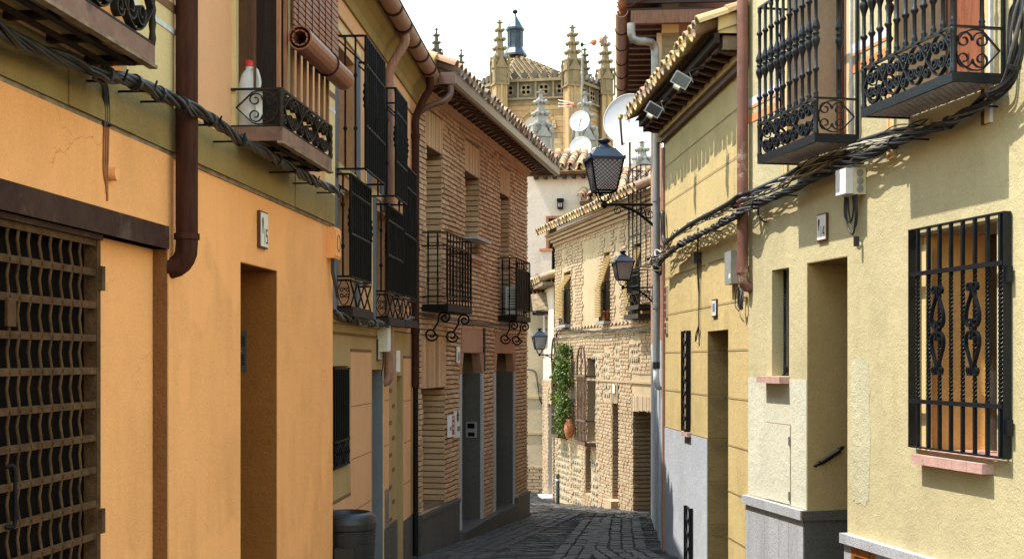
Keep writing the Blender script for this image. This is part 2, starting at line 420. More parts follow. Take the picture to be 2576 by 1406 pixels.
class MB:
    def __init__(self, fr=W):
        self.fr = fr
        self.v = []
        self.f = []
        self.sm = []
    def add(self, pts, faces, smooth=False):
        b = len(self.v)
        P = self.fr.P
        self.v.extend(P(*p) for p in pts)
        self.f.extend(tuple(b + i for i in f) for f in faces)
        self.sm.extend([smooth] * len(faces))
        return self
    def box(self, s0, s1, o0, o1, z0, z1):
        p = [(s0, o0, z0), (s1, o0, z0), (s1, o1, z0), (s0, o1, z0), (s0, o0, z1), (s1, o0, z1), (s1, o1, z1), (s0, o1, z1)]
        return self.add(p, [(0, 3, 2, 1), (4, 5, 6, 7), (0, 1, 5, 4), (1, 2, 6, 5), (2, 3, 7, 6), (3, 0, 4, 7)])
    def slab(self, poly, o0, o1):
        """extrude an (s, z) outline from o0 to o1"""
        n = len(poly)
        p = [(s, o0, z) for s, z in poly] + [(s, o1, z) for s, z in poly]
        fs = [tuple(range(n))[::-1], tuple(range(n, 2 * n))]
        fs += [(i, (i + 1) % n, n + (i + 1) % n, n + i) for i in range(n)]
        return self.add(p, fs)
    def prism(self, poly, s0, s1):
        """extrude an (o, z) outline along s"""
        n = len(poly)
        p = [(s0, o, z) for o, z in poly] + [(s1, o, z) for o, z in poly]
        fs = [tuple(range(n))[::-1], tuple(range(n, 2 * n))]
        fs += [(i, (i + 1) % n, n + (i + 1) % n, n + i) for i in range(n)]
        return self.add(p, fs)
    def quad(self, a, b, c, d):
        return self.add([a, b, c, d], [(0, 1, 2, 3)])
    def tube(self, path, r, seg=8, cap=True, twist=0.0):
        pts = [Vector(p) for p in path]
        n = len(pts)
        rs = r if isinstance(r, (list, tuple)) else [r] * n
        t0 = (pts[1] - pts[0]).normalized()
        up = Vector((0, 0, 1)) if abs(t0.z) < 0.9 else Vector((1, 0, 0))
        a = t0.cross(up).normalized()
        vs_, fs = [], []
        for i in range(n):
            t = (pts[min(i + 1, n - 1)] - pts[max(i - 1, 0)])
            t = t.normalized() if t.length > 1e-9 else t0
            a = (a - t * a.dot(t))
            a = a.normalized() if a.length > 1e-6 else t.orthogonal().normalized()
            b = t.cross(a)
            for k in range(seg):
                an = 2 * math.pi * k / seg + twist * i
                vs_.append(tuple(pts[i] + (a * math.cos(an) + b * math.sin(an)) * rs[i]))
        for i in range(n - 1):
            for k in range(seg):
                k2 = (k + 1) % seg
                fs.append((i * seg + k, i * seg + k2, (i + 1) * seg + k2, (i + 1) * seg + k))
        self.add(vs_, fs, seg > 4)
        if cap:
            self.add(vs_[:seg], [tuple(range(seg))[::-1]])
            self.add(vs_[-seg:], [tuple(range(seg))])
        return self
    def lathe(self, c, prof, seg=10, smooth=True):
        """profile of (radius, z) round the vertical axis through c = (s, o)"""
        vs_, fs = [], []
        n = len(prof)
        for r, z in prof:
            for k in range(seg):
                a = 2 * math.pi * k / seg
                vs_.append((c[0] + r * math.cos(a), c[1] + r * math.sin(a), z))
        for i in range(n - 1):
            for k in range(seg):
                k2 = (k + 1) % seg
                fs.append((i * seg + k, i * seg + k2, (i + 1) * seg + k2, (i + 1) * seg + k))
        self.add(vs_, fs, smooth)
        self.add(vs_[:seg], [tuple(range(seg))[::-1]])
        self.add(vs_[-seg:], [tuple(range(seg))])
        return self
    def strap(self, path, wdir, width, thick):
        """flat bar swept along a planar path; wdir is the direction of its width"""
        pts = [Vector(p) for p in path]
        w = Vector(wdir).normalized() * width / 2
        vs_, fs = [], []
        n = len(pts)
        for i in range(n):
            t = (pts[min(i + 1, n - 1)] - pts[max(i - 1, 0)]).normalized()
            q = t.cross(w).normalized() * thick / 2
            for e in (w + q, w - q, -w - q, -w + q):
                vs_.append(tuple(pts[i] + e))
        for i in range(n - 1):
            for k in range(4):
                k2 = (k + 1) % 4
                fs.append((i * 4 + k, i * 4 + k2, i * 4 + 4 + k2, i * 4 + 4 + k))
        fs.append((3, 2, 1, 0))
        fs.append(tuple(4 * (n - 1) + k for k in range(4)))
        return self.add(vs_, fs)
    def mesh(self, name, mat, origin=(0, 0, 0)):
        me = bpy.data.meshes.new(name)
        o = Vector(origin)
        me.from_pydata([tuple(v - o) for v in self.v], [], self.f)
        if any(self.sm):
            me.polygons.foreach_set('use_smooth', self.sm)
        me.materials.append(M[mat] if isinstance(mat, str) else mat)
        me.update()
        bm = bmesh.new()
        bm.from_mesh(me)
        bmesh.ops.recalc_face_normals(bm, faces=bm.faces)
        bm.to_mesh(me)
        bm.free()
        return me
    def build(self, name, mat, parent=None, origin=None, label=None, kind=None):
        if parent is not None:
            origin = ORG[parent.name]
        elif origin is None:
            xs = [v.x for v in self.v]; ys = [v.y for v in self.v]; zs = [v.z for v in self.v]
            origin = Vector(((min(xs) + max(xs)) / 2, (min(ys) + max(ys)) / 2, min(zs)))
        me = self.mesh(name, mat, origin)
        o = bpy.data.objects.new(name, me)
        COL.objects.link(o)
        if parent is not None:
            o.parent = parent
        else:
            o.location = origin
        ORG[o.name] = Vector(origin)
        if label:
            o['label'] = label
        if kind:
            o['kind'] = kind
        return o

def spiral(cx, cz, r, a0, turns, n=14, inner=0.25):
    """points from the rim of a scroll inwards, in a plane"""
    out = []
    for i in range(n + 1):
        t = i / n
        rr = r * (1 - t * (1 - inner))
        a = a0 + turns * 2 * math.pi * t
        out.append((cx + rr * math.cos(a), cz + rr * math.sin(a)))
    return out

def smooth_path(pts, sub=6):
    """Catmull-Rom through 3D points"""
    P = [Vector(p) for p in pts]
    P = [P[0] * 2 - P[1]] + P + [P[-1] * 2 - P[-2]]
    out = []
    for i in range(1, len(P) - 2):
        a, b, c, d = P[i - 1:i + 3]
        for k in range(sub):
            t = k / sub
            out.append(0.5 * ((2 * b) + (c - a) * t + (2 * a - 5 * b + 4 * c - d) * t * t + (3 * b - a - 3 * c + d) * t ** 3))
    out.append(P[-2])
    return out

def wall_sheet(fr, s0, s1, z0, z1, ops, mat, parent, name='wall', o=0.0, label=None):
    """facade with rectangular openings (sa, sb, za, zb, depth) and their reveals, one mesh"""
    b = MB(fr)
    S = sorted({s0, s1} | {min(max(v, s0), s1) for q in ops for v in q[:2]})
    Z = sorted({z0, z1} | {min(max(v, z0), z1) for q in ops for v in q[2:4]})
    for i in range(len(S) - 1):
        for j in range(len(Z) - 1):
            cs, cz = (S[i] + S[i + 1]) / 2, (Z[j] + Z[j + 1]) / 2
            if any(q[0] < cs < q[1] and q[2] < cz < q[3] for q in ops):
                continue
            b.quad((S[i], o, Z[j]), (S[i + 1], o, Z[j]), (S[i + 1], o, Z[j + 1]), (S[i], o, Z[j + 1]))
    for q in ops:
        sa, sb, za, zb, dp = q[:5]
        b.quad((sa, o, za), (sa, o, zb), (sa, o - dp, zb), (sa, o - dp, za))
        b.quad((sb, o, za), (sb, o, zb), (sb, o - dp, zb), (sb, o - dp, za))
        b.quad((sa, o, zb), (sb, o, zb), (sb, o - dp, zb), (sa, o - dp, zb))
        b.quad((sa, o, za), (sb, o, za), (sb, o - dp, za), (sa, o - dp, za))
    return b.build(name, mat, parent, label=label)

def back_panel(fr, q, mat, parent, name='window', inset=0.0, o=0.0):
    sa, sb, za, zb, dp = q[:5]
    return MB(fr).box(sa, sb, o - dp - 0.03, o - dp + inset, za, zb).build(name, mat, parent)

def solid(fr, s0, s1, z0, z1, depth, mat, parent, name='wall_core', o=-0.9):
    """the rest of the house behind its facade, so that it casts its real shadow"""
    return MB(fr).box(s0, s1, o - depth, o, z0, z1).build(name, mat, parent)

def brick_wall(fr, s0, s1, z0, z1, parent, mat, ops=(), course=0.062, length=0.25, gap=0.012, proud=0.014, o=0.0,
               singles=0, name='brick', rest='brickwork', skip=None, jit=0.006, zfun=None, sag=0.0, tilt=0.0):
    """courses of separate bricks; those that show largest are objects of their own, the rest one part"""
    rows = int((z1 - z0) / course)
    rec = []
    for r in range(rows):
        za = z0 + r * course + gap / 2
        zb = za + course - gap
        off = (r % 2) * length / 2 + U(-0.02, 0.02)
        s = s0 - off
        while s < s1:
            L = length * U(0.82, 1.15)
            a, b = max(s + gap / 2, s0), min(s + L - gap / 2, s1)
            s += L
            cuts = [(a, b)]
            for q in ops:
                if zb > q[2] + 0.01 and za < q[3] - 0.01:
                    nc = []
                    for (x, y) in cuts:
                        if y <= q[0] or x >= q[1]:
                            nc.append((x, y))
                        else:
                            if x < q[0]:
                                nc.append((x, q[0]))
                            if y > q[1]:
                                nc.append((q[1], y))
                    cuts = nc
            for (x, y) in cuts:
                if y - x < 0.03:
                    continue
                if skip and skip((x + y) / 2, (za + zb) / 2):
                    continue
                w = 0.010 * math.sin(x * 2.1 + r * 0.15) + U(-0.003, 0.003)
                rec.append((x, y, za + w, zb + w, o + proud + U(-jit, jit)))
    rec.sort(key=lambda q: fr.d(q[0]) - 2.0 * (q[1] - q[0]))
    one, many = rec[:singles], rec[singles:]
    for (x, y, za, zb, oo) in one:
        b = MB(fr)
        b.box(x, y, o - 0.02, oo, za, zb)
        c = fr.P((x + y) / 2, o, (za + zb) / 2)
        ob = bpy.data.objects.new(name, b.mesh(name, mat, c))
        COL.objects.link(ob)
        ob.parent = parent
        ob.location = c - ORG[parent.name]
    if many:
        b = MB(fr)
        for (x, y, za, zb, oo) in many:
            c = 0.004
            b.add([(x, o - 0.02, za), (y, o - 0.02, za), (y, o - 0.02, zb), (x, o - 0.02, zb),
                   (x + c, oo, za + c), (y - c, oo, za + U(0, 2 * c)), (y - c, oo, zb - c), (x + c, oo, zb - U(0, 2 * c))],
                  [(4, 5, 6, 7), (0, 1, 5, 4), (1, 2, 6, 5), (2, 3, 7, 6), (3, 0, 4, 7)])
        b.build(rest, mat, parent, kind='stuff')

def tile_mesh(name, mat, r=0.075, ln=0.34, taper=0.8, t=0.014, seg=7, up=True):
    """a curved roof tile: half barrel along +Y of its own mesh, wide end at the front (y = 0)"""
    b = MB()
    vs_, fs = [], []
    for j, (y, k) in enumerate(((0, 1.0), (ln, taper))):
        for rr in (r * k, r * k - t):
            for i in range(seg + 1):
                a = math.pi * i / seg
                vs_.append((rr * math.cos(a), y, rr * math.sin(a) * (1 if up else -1)))
    n = seg + 1
    for i in range(seg):
        fs.append((i, i + 1, 2 * n + i + 1, 2 * n + i))
        fs.append((n + i + 1, n + i, 3 * n + i, 3 * n + i + 1))
        fs.append((i + 1, i, n + i, n + i + 1))
        fs.append((2 * n + i, 2 * n + i + 1, 3 * n + i + 1, 3 * n + i))
    b.add(vs_, fs, False)
    return b.mesh(name, mat)

def tile_roof(parent, mats, corner, along, up, cols, rows, pitch, r=0.085, ln=0.36, step=0.27, jit=0.012, name='roof_tile', first_only=False):
    """cover and channel tiles laid from an eave corner; along = eave direction (unit, horizontal), up = upslope direction (unit)"""
    along, up = Vector(along).normalized(), Vector(up).normalized()
    nrm = along.cross(up)
    if nrm.z < 0:
        nrm = -nrm
    xa = up.cross(nrm)
    rot = Matrix((xa, up, nrm)).transposed().to_euler()
    cov = [tile_mesh('roof_tile', m, r, ln, 0.8) for m in mats]
    cha = [tile_mesh('channel_tile', m, r, ln, 0.85, up=False) for m in mats]
    for c in range(cols):
        for k in range(rows):
            for kind in (0, 1):
                p = Vector(corner) + along * ((c + 0.5 * kind) * pitch) + up * (k * step + (0 if kind == 0 else -0.05)) + nrm * (r * 0.9 + U(0, 0.006) if kind == 0 else r + 0.0)
                p += along * U(-jit, jit) + up * U(-jit, jit) * 1.5
                o = bpy.data.objects.new(name if kind == 0 else 'channel_tile', random.choice(cov if kind == 0 else cha))
                COL.objects.link(o)
                o.parent = parent
                o.location = p - ORG[parent.name]
                e = rot.copy()
                o.rotation_euler = e
                o.rotation_euler.rotate_axis('Z', U(-0.03, 0.03))
# ================================================================ the setting: ground and street
b = MB()
ys = [-20, 0, 5, 10, 15, 22, 26, 30, 36, 60, 120, 600]
xs = [-600, -8, 8, 600]
for i in range(len(ys) - 1):
    for j in range(3):
        b.quad((xs[j], ys[i], ground(ys[i]) - 0.06), (xs[j + 1], ys[i], ground(ys[i]) - 0.06),
               (xs[j + 1], ys[i + 1], ground(ys[i + 1]) - 0.06), (xs[j], ys[i + 1], ground(ys[i + 1]) - 0.06))
g = b.build('ground', 'earth', origin=Vector((0, 0, -1.5)))
g['kind'] = 'structure'
b = MB()
ys = [-6 + 1.0 * i for i in range(52)]
for i in range(len(ys) - 1):
    b.quad((-3.2, ys[i], ground(ys[i]) - 0.012), (6, ys[i], ground(ys[i]) - 0.012), (6, ys[i + 1], ground(ys[i + 1]) - 0.012), (-3.2, ys[i + 1], ground(ys[i + 1]) - 0.012))
street = b.build('street', 'joint', origin=Vector((0, 10, ground(10))))
street['kind'] = 'structure'

# frames of the houses
FA = Frame(-1.293, 9.46, 0.0945, 'L')
FB = Frame(-1.09, 14.9, 0.0642, 'L')
FC = Frame(-1.075, 14.9, 0.1945, 'L')
FD = Frame(2.054, 11.39, -0.1958, 'R')
FE = Frame(2.054, 11.39, -0.063, 'R')
FF = Frame(1.786, 15.63, 0.0824, 'R')
FG = Frame(0.994, 30.1, -0.1933, 'R')

def stone(b, x, y, lx, ly, rot, h, ch=0.012):
    ca, sa = math.cos(rot), math.sin(rot)
    pts = []
    for z, k in ((-0.02, 0.0), (h, ch)):
        for dx, dy in ((-lx / 2 + k, -ly / 2 + k), (lx / 2 - k, -ly / 2 + k), (lx / 2 - k, ly / 2 - k), (-lx / 2 + k, ly / 2 - k)):
            X, Y = x + dx * ca - dy * sa, y + dx * sa + dy * ca
            pts.append((X, Y, ground(Y) + z + (U(-0.004, 0.004) if z > 0 else 0)))
    b.add(pts, [(4, 5, 6, 7), (0, 1, 5, 4), (1, 2, 6, 5), (2, 3, 7, 6), (3, 0, 4, 7)])

def xl(d):     # left edge of the lane
    if d < 9.46: return FA.O[0] + 0.0945 * (d - 9.46)
    if d < 14.9: return FB.O[0] + 0.0642 * (d - 14.9)
    if d < 21.7: return FC.O[0] + 0.1945 * (d - 14.9)
    return -0.6
def xr(d):
    if d < 11.39: return 2.054 - 0.1958 * (d - 11.39)
    if d < 15.63: return 2.054 - 0.063 * (d - 11.39)
    if d < 21: return 1.786 + 0.0824 * (d - 15.63)
    return 0.994 - 0.1933 * (d - 30.1) + 0.1
strips = [('L', 0.12, 5), ('C', 0, 3), ('R', 0.06, 5)]
setts, small = [], []
d = 11.0
def strip_x(kind, d):
    if kind == 'L': return max(xl(d), -1.075 + 0.1945 * (d - 14.9)) + 0.15
    if kind == 'C': return 0.55 + 0.112 * (d - 15.0)
    return xr(d) - 0.86
for kind, _, n in strips:
    for k in range(n):
        d = 11.0 + R() * 0.2
        while d < 29:
            ly = U(0.13, 0.26)
            x = strip_x(kind, d) + k * 0.155
            if d < 22.5 or kind != 'L':
                sl = (strip_x(kind, d + 0.5) - strip_x(kind, d)) / 0.5
                if x < xr(d) - 0.05:
                    setts.append((x + U(-.01, .01), d + ly / 2, 0.147, ly - 0.012, -math.atan(sl) + U(-.03, .03), U(0.012, 0.024)))
            d += ly
d = 11.0
while d < 36:
    ly = U(0.055, 0.09)
    x = xl(d) + 0.05
    while x < xr(d):
        lx = U(0.12, 0.34)
        c = x + lx / 2
        ins = False
        for kind, _, n in strips:
            s0 = strip_x(kind, d)
            if s0 - 0.14 < c < s0 + n * 0.155 - 0.05 and (d < 22.5 or kind != 'L') and d < 29:
                ins = True
        if not ins and R() > 0.04:
            small.append((c, d + U(-.015, .015), lx - 0.012, ly - 0.01, U(-.12, .12), U(-0.002, 0.022)))
        x += lx
    d += ly
setts.sort(key=lambda q: abs(q[1] - 17.5))
near = [q for q in setts if q[1] > 14.2]
near.sort(key=lambda q: q[1])
single = set(id(q) for q in near[:300])
for q in near[:300]:
    b = MB(); stone(b, *q)
    c = Vector((q[0], q[1], ground(q[1])))
    o = bpy.data.objects.new('paving_stone', b.mesh('paving_stone', 'setts', c))
    COL.objects.link(o); o.parent = street; o.location = c - ORG['street']
b = MB()
for q in setts:
    if id(q) not in single: stone(b, *q)
b.build('paving_stones', 'setts', street, kind='stuff')
b = MB()
for q in small: stone(b, *q)
b.build('cobbles', 'setts_dark', street, kind='stuff')
for (px, py, w) in ((1480, 1304, 0.10), (1513, 1304, 0.10)):
    p = px3(px, py, 21.4)
    b = MB(); b.lathe((p.x, p.y), [(w, ground(p.y) + 0.0), (w, ground(p.y) + 0.036), (w * 0.8, ground(p.y) + 0.04)], 14)
    b.build('valve_cover', 'rust', street)

# ================================================================ A: the orange house with the iron gate (nearest on the left)
A = FA
hA = thing('orange_house', 'bright orange plastered house nearest on the left, with olive band and latticed gate', 'house', A.P(-3, 0, ground(6)))
zb0, zb1 = 0.975, 1.185
sA0, sA1, sJ = A.s(-260), 0.0, A.s(430)
door = (A.s(605), A.s(697), -3.0, 0.545, 0.55)
w2 = (A.s(590), A.s(585) + 1.02, zb1 + 0.02, 3.3, 0.35)
wall_sheet(A, sJ, sA1, -3, zb0 - 0.02, [door], 'orange', hA, label='smooth orange plaster wall round the narrow doorway')
bay = (A.s(-240), A.s(418), -3.0, 0.515, 0.06)
wall_sheet(A, sA0, sJ - 0.005, -3, zb0 - 0.02, [bay], 'orange', hA, o=0.012, label='orange plaster wall above the gate')
wall_sheet(A, A.s(243, -.06), A.s(425), -3, 0.515, [], 'orange', hA, o=-0.06, label='orange infill wall beside the gate')
back_panel(A, door, 'wood_dark', hA, 'door')
MB(A).box(door[1] - .006, door[1] - .001, -.549, -.002, -3, door[3] - .001).build('door_jamb', 'brown_jamb', hA)
MB(A).box(door[0] + .001, door[1] - .007, -.549, -.002, door[3] - .006, door[3] - .001).build('door_soffit', 'brown_jamb', hA)
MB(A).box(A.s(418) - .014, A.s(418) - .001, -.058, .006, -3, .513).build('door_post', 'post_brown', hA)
# end wall and body
MB(A).box(sA0, sA1 - 0.003, -4.2, -0.7, -3, 4.2).build('house_body', 'salmon', hA)
MB(A).quad((sA1, 0, -3), (sA1, -0.7, -3), (sA1, -0.7, 4.2), (sA1, 0, 4.2)).build('end_wall', 'orange', hA)
MB(A).box(sA0, sA1 + 0.1, -4.2, 0.3, 4.2, 4.32).build('eave', 'wood_dark', hA)
# lintel beam
MB(A).box(sA0, A.s(423, .015), -0.055, 0.02, 0.515, 0.62).build('lintel_beam', 'lintel', hA)
MB(A).box(sA0, A.s(250, -.02), -0.055, -0.004, 0.492, 0.514).build('door_head', 'lintel', hA)
# olive band with its dark drip line, built in lengths with joints
joints = [sA0] + [A.s(p) for p in (160, 330, 431)] + [A.s(p) for p in (590, 735, 790)] + [0.0]
for i in range(len(joints) - 1):
    MB(A).box(joints[i] + 0.002, joints[i + 1] - 0.002, -0.3, 0.018 + 0.004 * (i % 2), zb0, zb1).build('band_block', 'olive', hA)
MB(A).box(sA0, sA1, -0.3, 0.008, zb0 - 0.022, zb0 - 0.001).build('drip_line', 'wood_old', hA)
# upper wall with balcony doors
w1 = (A.s(-200), A.s(305), zb1 + 0.02, 3.3, 0.3)
wall_sheet(A, sA0, sJ - 0.005, zb1, 4.2, [w1], 'orange', hA, o=0.006, label='upper orange wall over the gate')
wall_sheet(A, sJ, sA1, zb1, 4.2, [w2], 'salmon', hA, label='upper salmon wall behind the balcony with the rolled blind')
back_panel(A, w1, 'dark', hA, 'balcony_door')
back_panel(A, w2, 'dark', hA, 'balcony_door')
MB(A).box(w2[0] - 0.05, w2[0], 0.0, 0.022, zb1, 3.4).build('door_surround', 'cream_trim', hA)
MB(A).box(w2[1], w2[1] + 0.10, 0.0, 0.022, zb1, 3.4).build('door_surround', 'cream_trim', hA)
MB(A).box(w1[1], A.s(425), 0.006, 0.026, zb1, 3.4).build('door_surround', 'cream_trim', hA)
MB(A).box(A.s(812), -0.002, 0.0, 0.018, zb1, 4.1).build('corner_quoin', 'cream_trim', hA)
for k, (za, zc) in enumerate(((1.62, 1.66), (1.52, 1.545))):
    MB(A).box(w1[1], A.s(440), 0.027, 0.030, za, zc).build('painted_stripe', ('line_brown', 'stripe_white')[k], hA)
    MB(A).box(A.s(814), -0.001, 0.0185, 0.021, za + .25, zc + .25).build('painted_stripe', ('line_brown', 'stripe_white')[k], hA)
# door leaf opened outward on the balcony
MB(A).box(w2[0] + 0.10, w2[0] + 0.135, 0.04, 0.08, 1.26, 3.2).build('door_frame', 'wood', hA)
MB(A).box(w2[0] + 0.11, w2[0] + 0.145, 0.085, 0.245, 1.26, 3.2).build('open_door_leaf', 'wood_dark', hA)

def scroll_panel(fr, parent, s0, s1, o0, o1, z0, z1, n, mat, wd, th, axis='s', rich=True):
    """a run of n lyre motifs: two crossing waves with a pair of spirals in every bay; each motif a piece"""
    h = z1 - z0
    for i in range(n):
        b = MB(fr)
        a, c = s0 + (s1 - s0) * i / n, s0 + (s1 - s0) * (i + 1) / n
        w = c - a
        def put(pts):
            if axis == 's':
                b.strap([(s, o0, z) for s, z in pts], (0, 1, 0), wd, th)
            else:
                b.strap([(o0, s, z) for s, z in pts], (1, 0, 0), wd, th)
        m = (a + c) / 2
        # diamond-like lens
        for sg in (-1, 1):
            put([(a + w * t, z0 + h * (0.5 + sg * 0.48 * math.sin(math.pi * t))) for t in [k / 12 for k in range(13)]])
        # spirals inside the lens
        r = min(w * 0.15, h * 0.22)
        for sx in (-1, 1):
            for sz in (-1, 1):
                pts = spiral(m + sx * r * 1.02, z0 + h * 0.5 + sz * r * 1.0, r, (math.pi if sx > 0 else 0), 1.35 * sx * sz * -1, 16)
                put(pts)
        # spirals in the corners outside
        if rich:
            r2 = r * 0.8
            for sz in (-1, 1):
                pts = spiral(a + r2 * 0.2, z0 + h * (0.5 + sz * 0.30), r2, 0 if sz > 0 else 0, 1.4 * sz, 14)
                put(pts)
        b.build('scroll', mat, parent)

def side_scroll(fr, parent, s, o0, o1, z0, z1, mat, wd, th):
    """side panel: a big drop-shaped loop holding four spirals"""
    b = MB(fr)
    def put(pts):
        b.strap([(s, o, z) for o, z in pts], (1, 0, 0), wd, th)
    w, h = o1 - o0, z1 - z0
    m = z0 + h / 2
    put([(o0, m)] + [(o0 + w * 0.55 + 0.45 * w * math.cos(a) * 0.98, m + h * 0.48 * math.sin(a)) for a in [math.pi * (0.62 - 1.24 * k / 14) for k in range(15)]] + [(o0, m)])
    r = min(h * 0.22, w * 0.2)
    for so in (-1, 1):
        for sz in (-1, 1):
            put(spiral(o0 + w * 0.62 + so * r, m + sz * r, r, math.pi if so > 0 else 0, -1.3 * so * sz, 16))
    b.build('scroll', mat, parent)

def balcony_old(par, fr, s0, s1, p, zbot, label, reedbars=True, n=3, zrail=None, far_side=True, side=True):
    bal = part('balcony', par, label)
    zt = zbot + 0.075
    # fascia: three outer boards, and an underside of joists with ochre filling
    MB(fr).box(s0, s1, p - 0.02, p, zbot, zt).build('fascia', 'slab', bal)
    MB(fr).box(s0, s0 + 0.02, 0.02, p - 0.02, zbot, zt).build('fascia', 'slab', bal)
    MB(fr).box(s1 - 0.02, s1, 0.02, p - 0.02, zbot, zt).build('fascia', 'slab', bal)
    MB(fr).box(s0 - 0.008, s1 + 0.008, p - 0.026, p + 0.008, zbot - 0.014, zbot - 0.001).build('bead', 'wood_old', bal)
    MB(fr).box(s0 + 0.02, s1 - 0.02, 0.02, p - 0.02, zbot + 0.03, zt - 0.004).build('floor', 'ochre', bal)
    k = 0
    nj = max(3, int((s1 - s0) / 0.3))
    for i in range(nj + 1):
        s = s0 + 0.03 + (s1 - s0 - 0.09) * i / nj
        MB(fr).box(s, s + 0.035, 0.02, p - 0.021, zbot + 0.004, zbot + 0.029).build('joist', 'wood_dark', bal)
    for oo in (0.09, p - 0.1):
        MB(fr).box(s0 + 0.02, s1 - 0.02, oo, oo + 0.03, zbot - 0.006, zbot + 0.003).build('cross_batten', 'wood_dark', bal)
    zr = zrail or zt + 0.215
    for (a, c, oa, ob) in ((s0, s1, p - 0.012, p + 0.0), (s0, s0 + 0.012, 0, p - 0.012), (s1 - 0.012, s1, 0, p - 0.012)):
        MB(fr).box(a, c, oa, ob, zr - 0.012, zr).build('rail', 'iron_brown', bal)
        MB(fr).box(a, c, oa, ob, zt + 0.003, zt + 0.011).build('rail', 'iron_brown', bal)
    for ss in (s0 + 0.008, s1 - 0.008):
        MB(fr).tube([(ss, p - 0.008, zt + 0.28 * k / 10 * (zr - zt) / 0.28) for k in range(11)], [0.012 + 0.004 * (k % 2) for k in range(11)], 6).build('corner_post', 'iron_brown', bal)
    scroll_panel(fr, bal, s0 + 0.03, s1 - 0.03, p - 0.008, 0, zt + 0.012, zr - 0.012, n, 'iron_brown', 0.03, 0.006)
    side_scroll(fr, bal, s0 + 0.006, 0.03, p - 0.02, zt + 0.012, zr - 0.012, 'iron_brown', 0.012, 0.006)
    if reedbars:
        nb = 9
        for i in range(nb):
            s = s0 + 0.02 + (s1 - s0 - 0.04) * i / (nb - 1)
            MB(fr).box(s - 0.011, s + 0.011, p - 0.034, p - 0.014, zr - 0.01, 3.2).build('bar', 'wood_light', bal)
        for oo in (p - 0.16,):
            MB(fr).box(s0 + 0.004, s0 + 0.02, oo, oo + 0.012, zr, 3.2).build('bar', 'wood', bal)
    return bal
p2 = 0.285
sB0, sB1 = A.s(710, p2), A.s(835, p2)
balcony_old(hA, A, sB0, sB1, p2, 1.18, 'small brown balcony with scrollwork and bars under the rolled blind', zrail=1.466)
sB2 = A.s(390, p2)
balcony_old(hA, A, sB2 - 1.75, sB2, p2, 1.165, 'brown balcony at the upper left corner, seen from below', reedbars=False, n=5, zrail=1.52)
# upper part of that balcony is out of view

# woven-slat blind hanging outside the balcony, rolled at its foot
blind = thing('rolled_blind', 'red-brown slatted wooden blind, rolled up at its foot, over the left balcony', 'blind', A.P(sB0 + 0.3, p2, 1.6))
ob = p2 + 0.03
z = 1.80
slat = MB(A).box(sB0 + 0.12, sB1 + 0.02, ob - 0.004, ob + 0.004, 0, 0.030)
k = 0
while z < 3.1:
    b = MB(A); b.box(sB0 + 0.12, sB1 + 0.03, ob - 0.004, ob + 0.004, z, z + 0.024)
    b.build('slat', 'wood_red', blind)
    z += 0.034; k += 1
for i in range(6):
    s = sB0 + 0.2 + i * 0.16
    MB(A).box(s, s + 0.006, ob - 0.007, ob + 0.007, 1.75, 3.1).build('cord', 'wood_dark', blind)
for k in range(16):
    a = 2 * math.pi * k / 16
    for rr in ((0.062, 0.04) if k % 2 else (0.062,)):
        b = MB(A)
        c, s_ = math.cos(a), math.sin(a)
        po = ob + 0.035 + rr * c; pz = 1.76 + rr * s_
        t = (-s_, c)
        b.prism([(po + t[0] * 0.013 + c * 0.004, pz + t[1] * 0.013 + s_ * 0.004), (po - t[0] * 0.013 + c * 0.004, pz - t[1] * 0.013 + s_ * 0.004),
                 (po - t[0] * 0.013 - c * 0.004, pz - t[1] * 0.013 - s_ * 0.004), (po + t[0] * 0.013 - c * 0.004, pz + t[1] * 0.013 - s_ * 0.004)], sB0 + 0.12, sB1 + 0.04)
        b.build('rolled_slat', 'wood_red', blind)
for s in (sB0 + 0.75,):
    MB(A).tube([(s, ob + 0.035 + 0.072 * math.cos(a), 1.76 + 0.072 * math.sin(a)) for a in [2 * math.pi * k / 16 for k in range(17)]], 0.006, 5).build('tie_cord', 'wood_dark', blind)

# jug on the balcony
jp = A.P(sB0 + 0.10, 0.075, 1.24)
jug = thing('water_jug', 'white plastic jug with red cap standing on the left balcony', 'jug', jp)
b = MB(); b.lathe((jp.x, jp.y), [(0.055, 1.235), (0.062, 1.25), (0.063, 1.45), (0.060, 1.50), (0.042, 1.56), (0.022, 1.585), (0.022, 1.60)], 14)
b.build('body', 'plastic_grey', jug)
b = MB(); b.lathe((jp.x, jp.y), [(0.026, 1.60), (0.026, 1.63), (0.02, 1.634)], 12); b.build('cap', 'red', jug)
b = MB(); b.tube(smooth_path([(jp.x + .02, jp.y - .03, 1.585), (jp.x + .05, jp.y - .05, 1.57), (jp.x + .066, jp.y - .05, 1.50), (jp.x + .05, jp.y - .045, 1.46)]), 0.009, 6); b.build('handle', 'plastic_grey', jug)
b = MB(A); b.box(sB0 + 0.03, sB0 + 0.04, 0.13, 0.165, 1.26, 1.47)
tag(b.build('card_panel', 'white'), 'narrow white panel leaning beside the jug on the left balcony', 'panel')

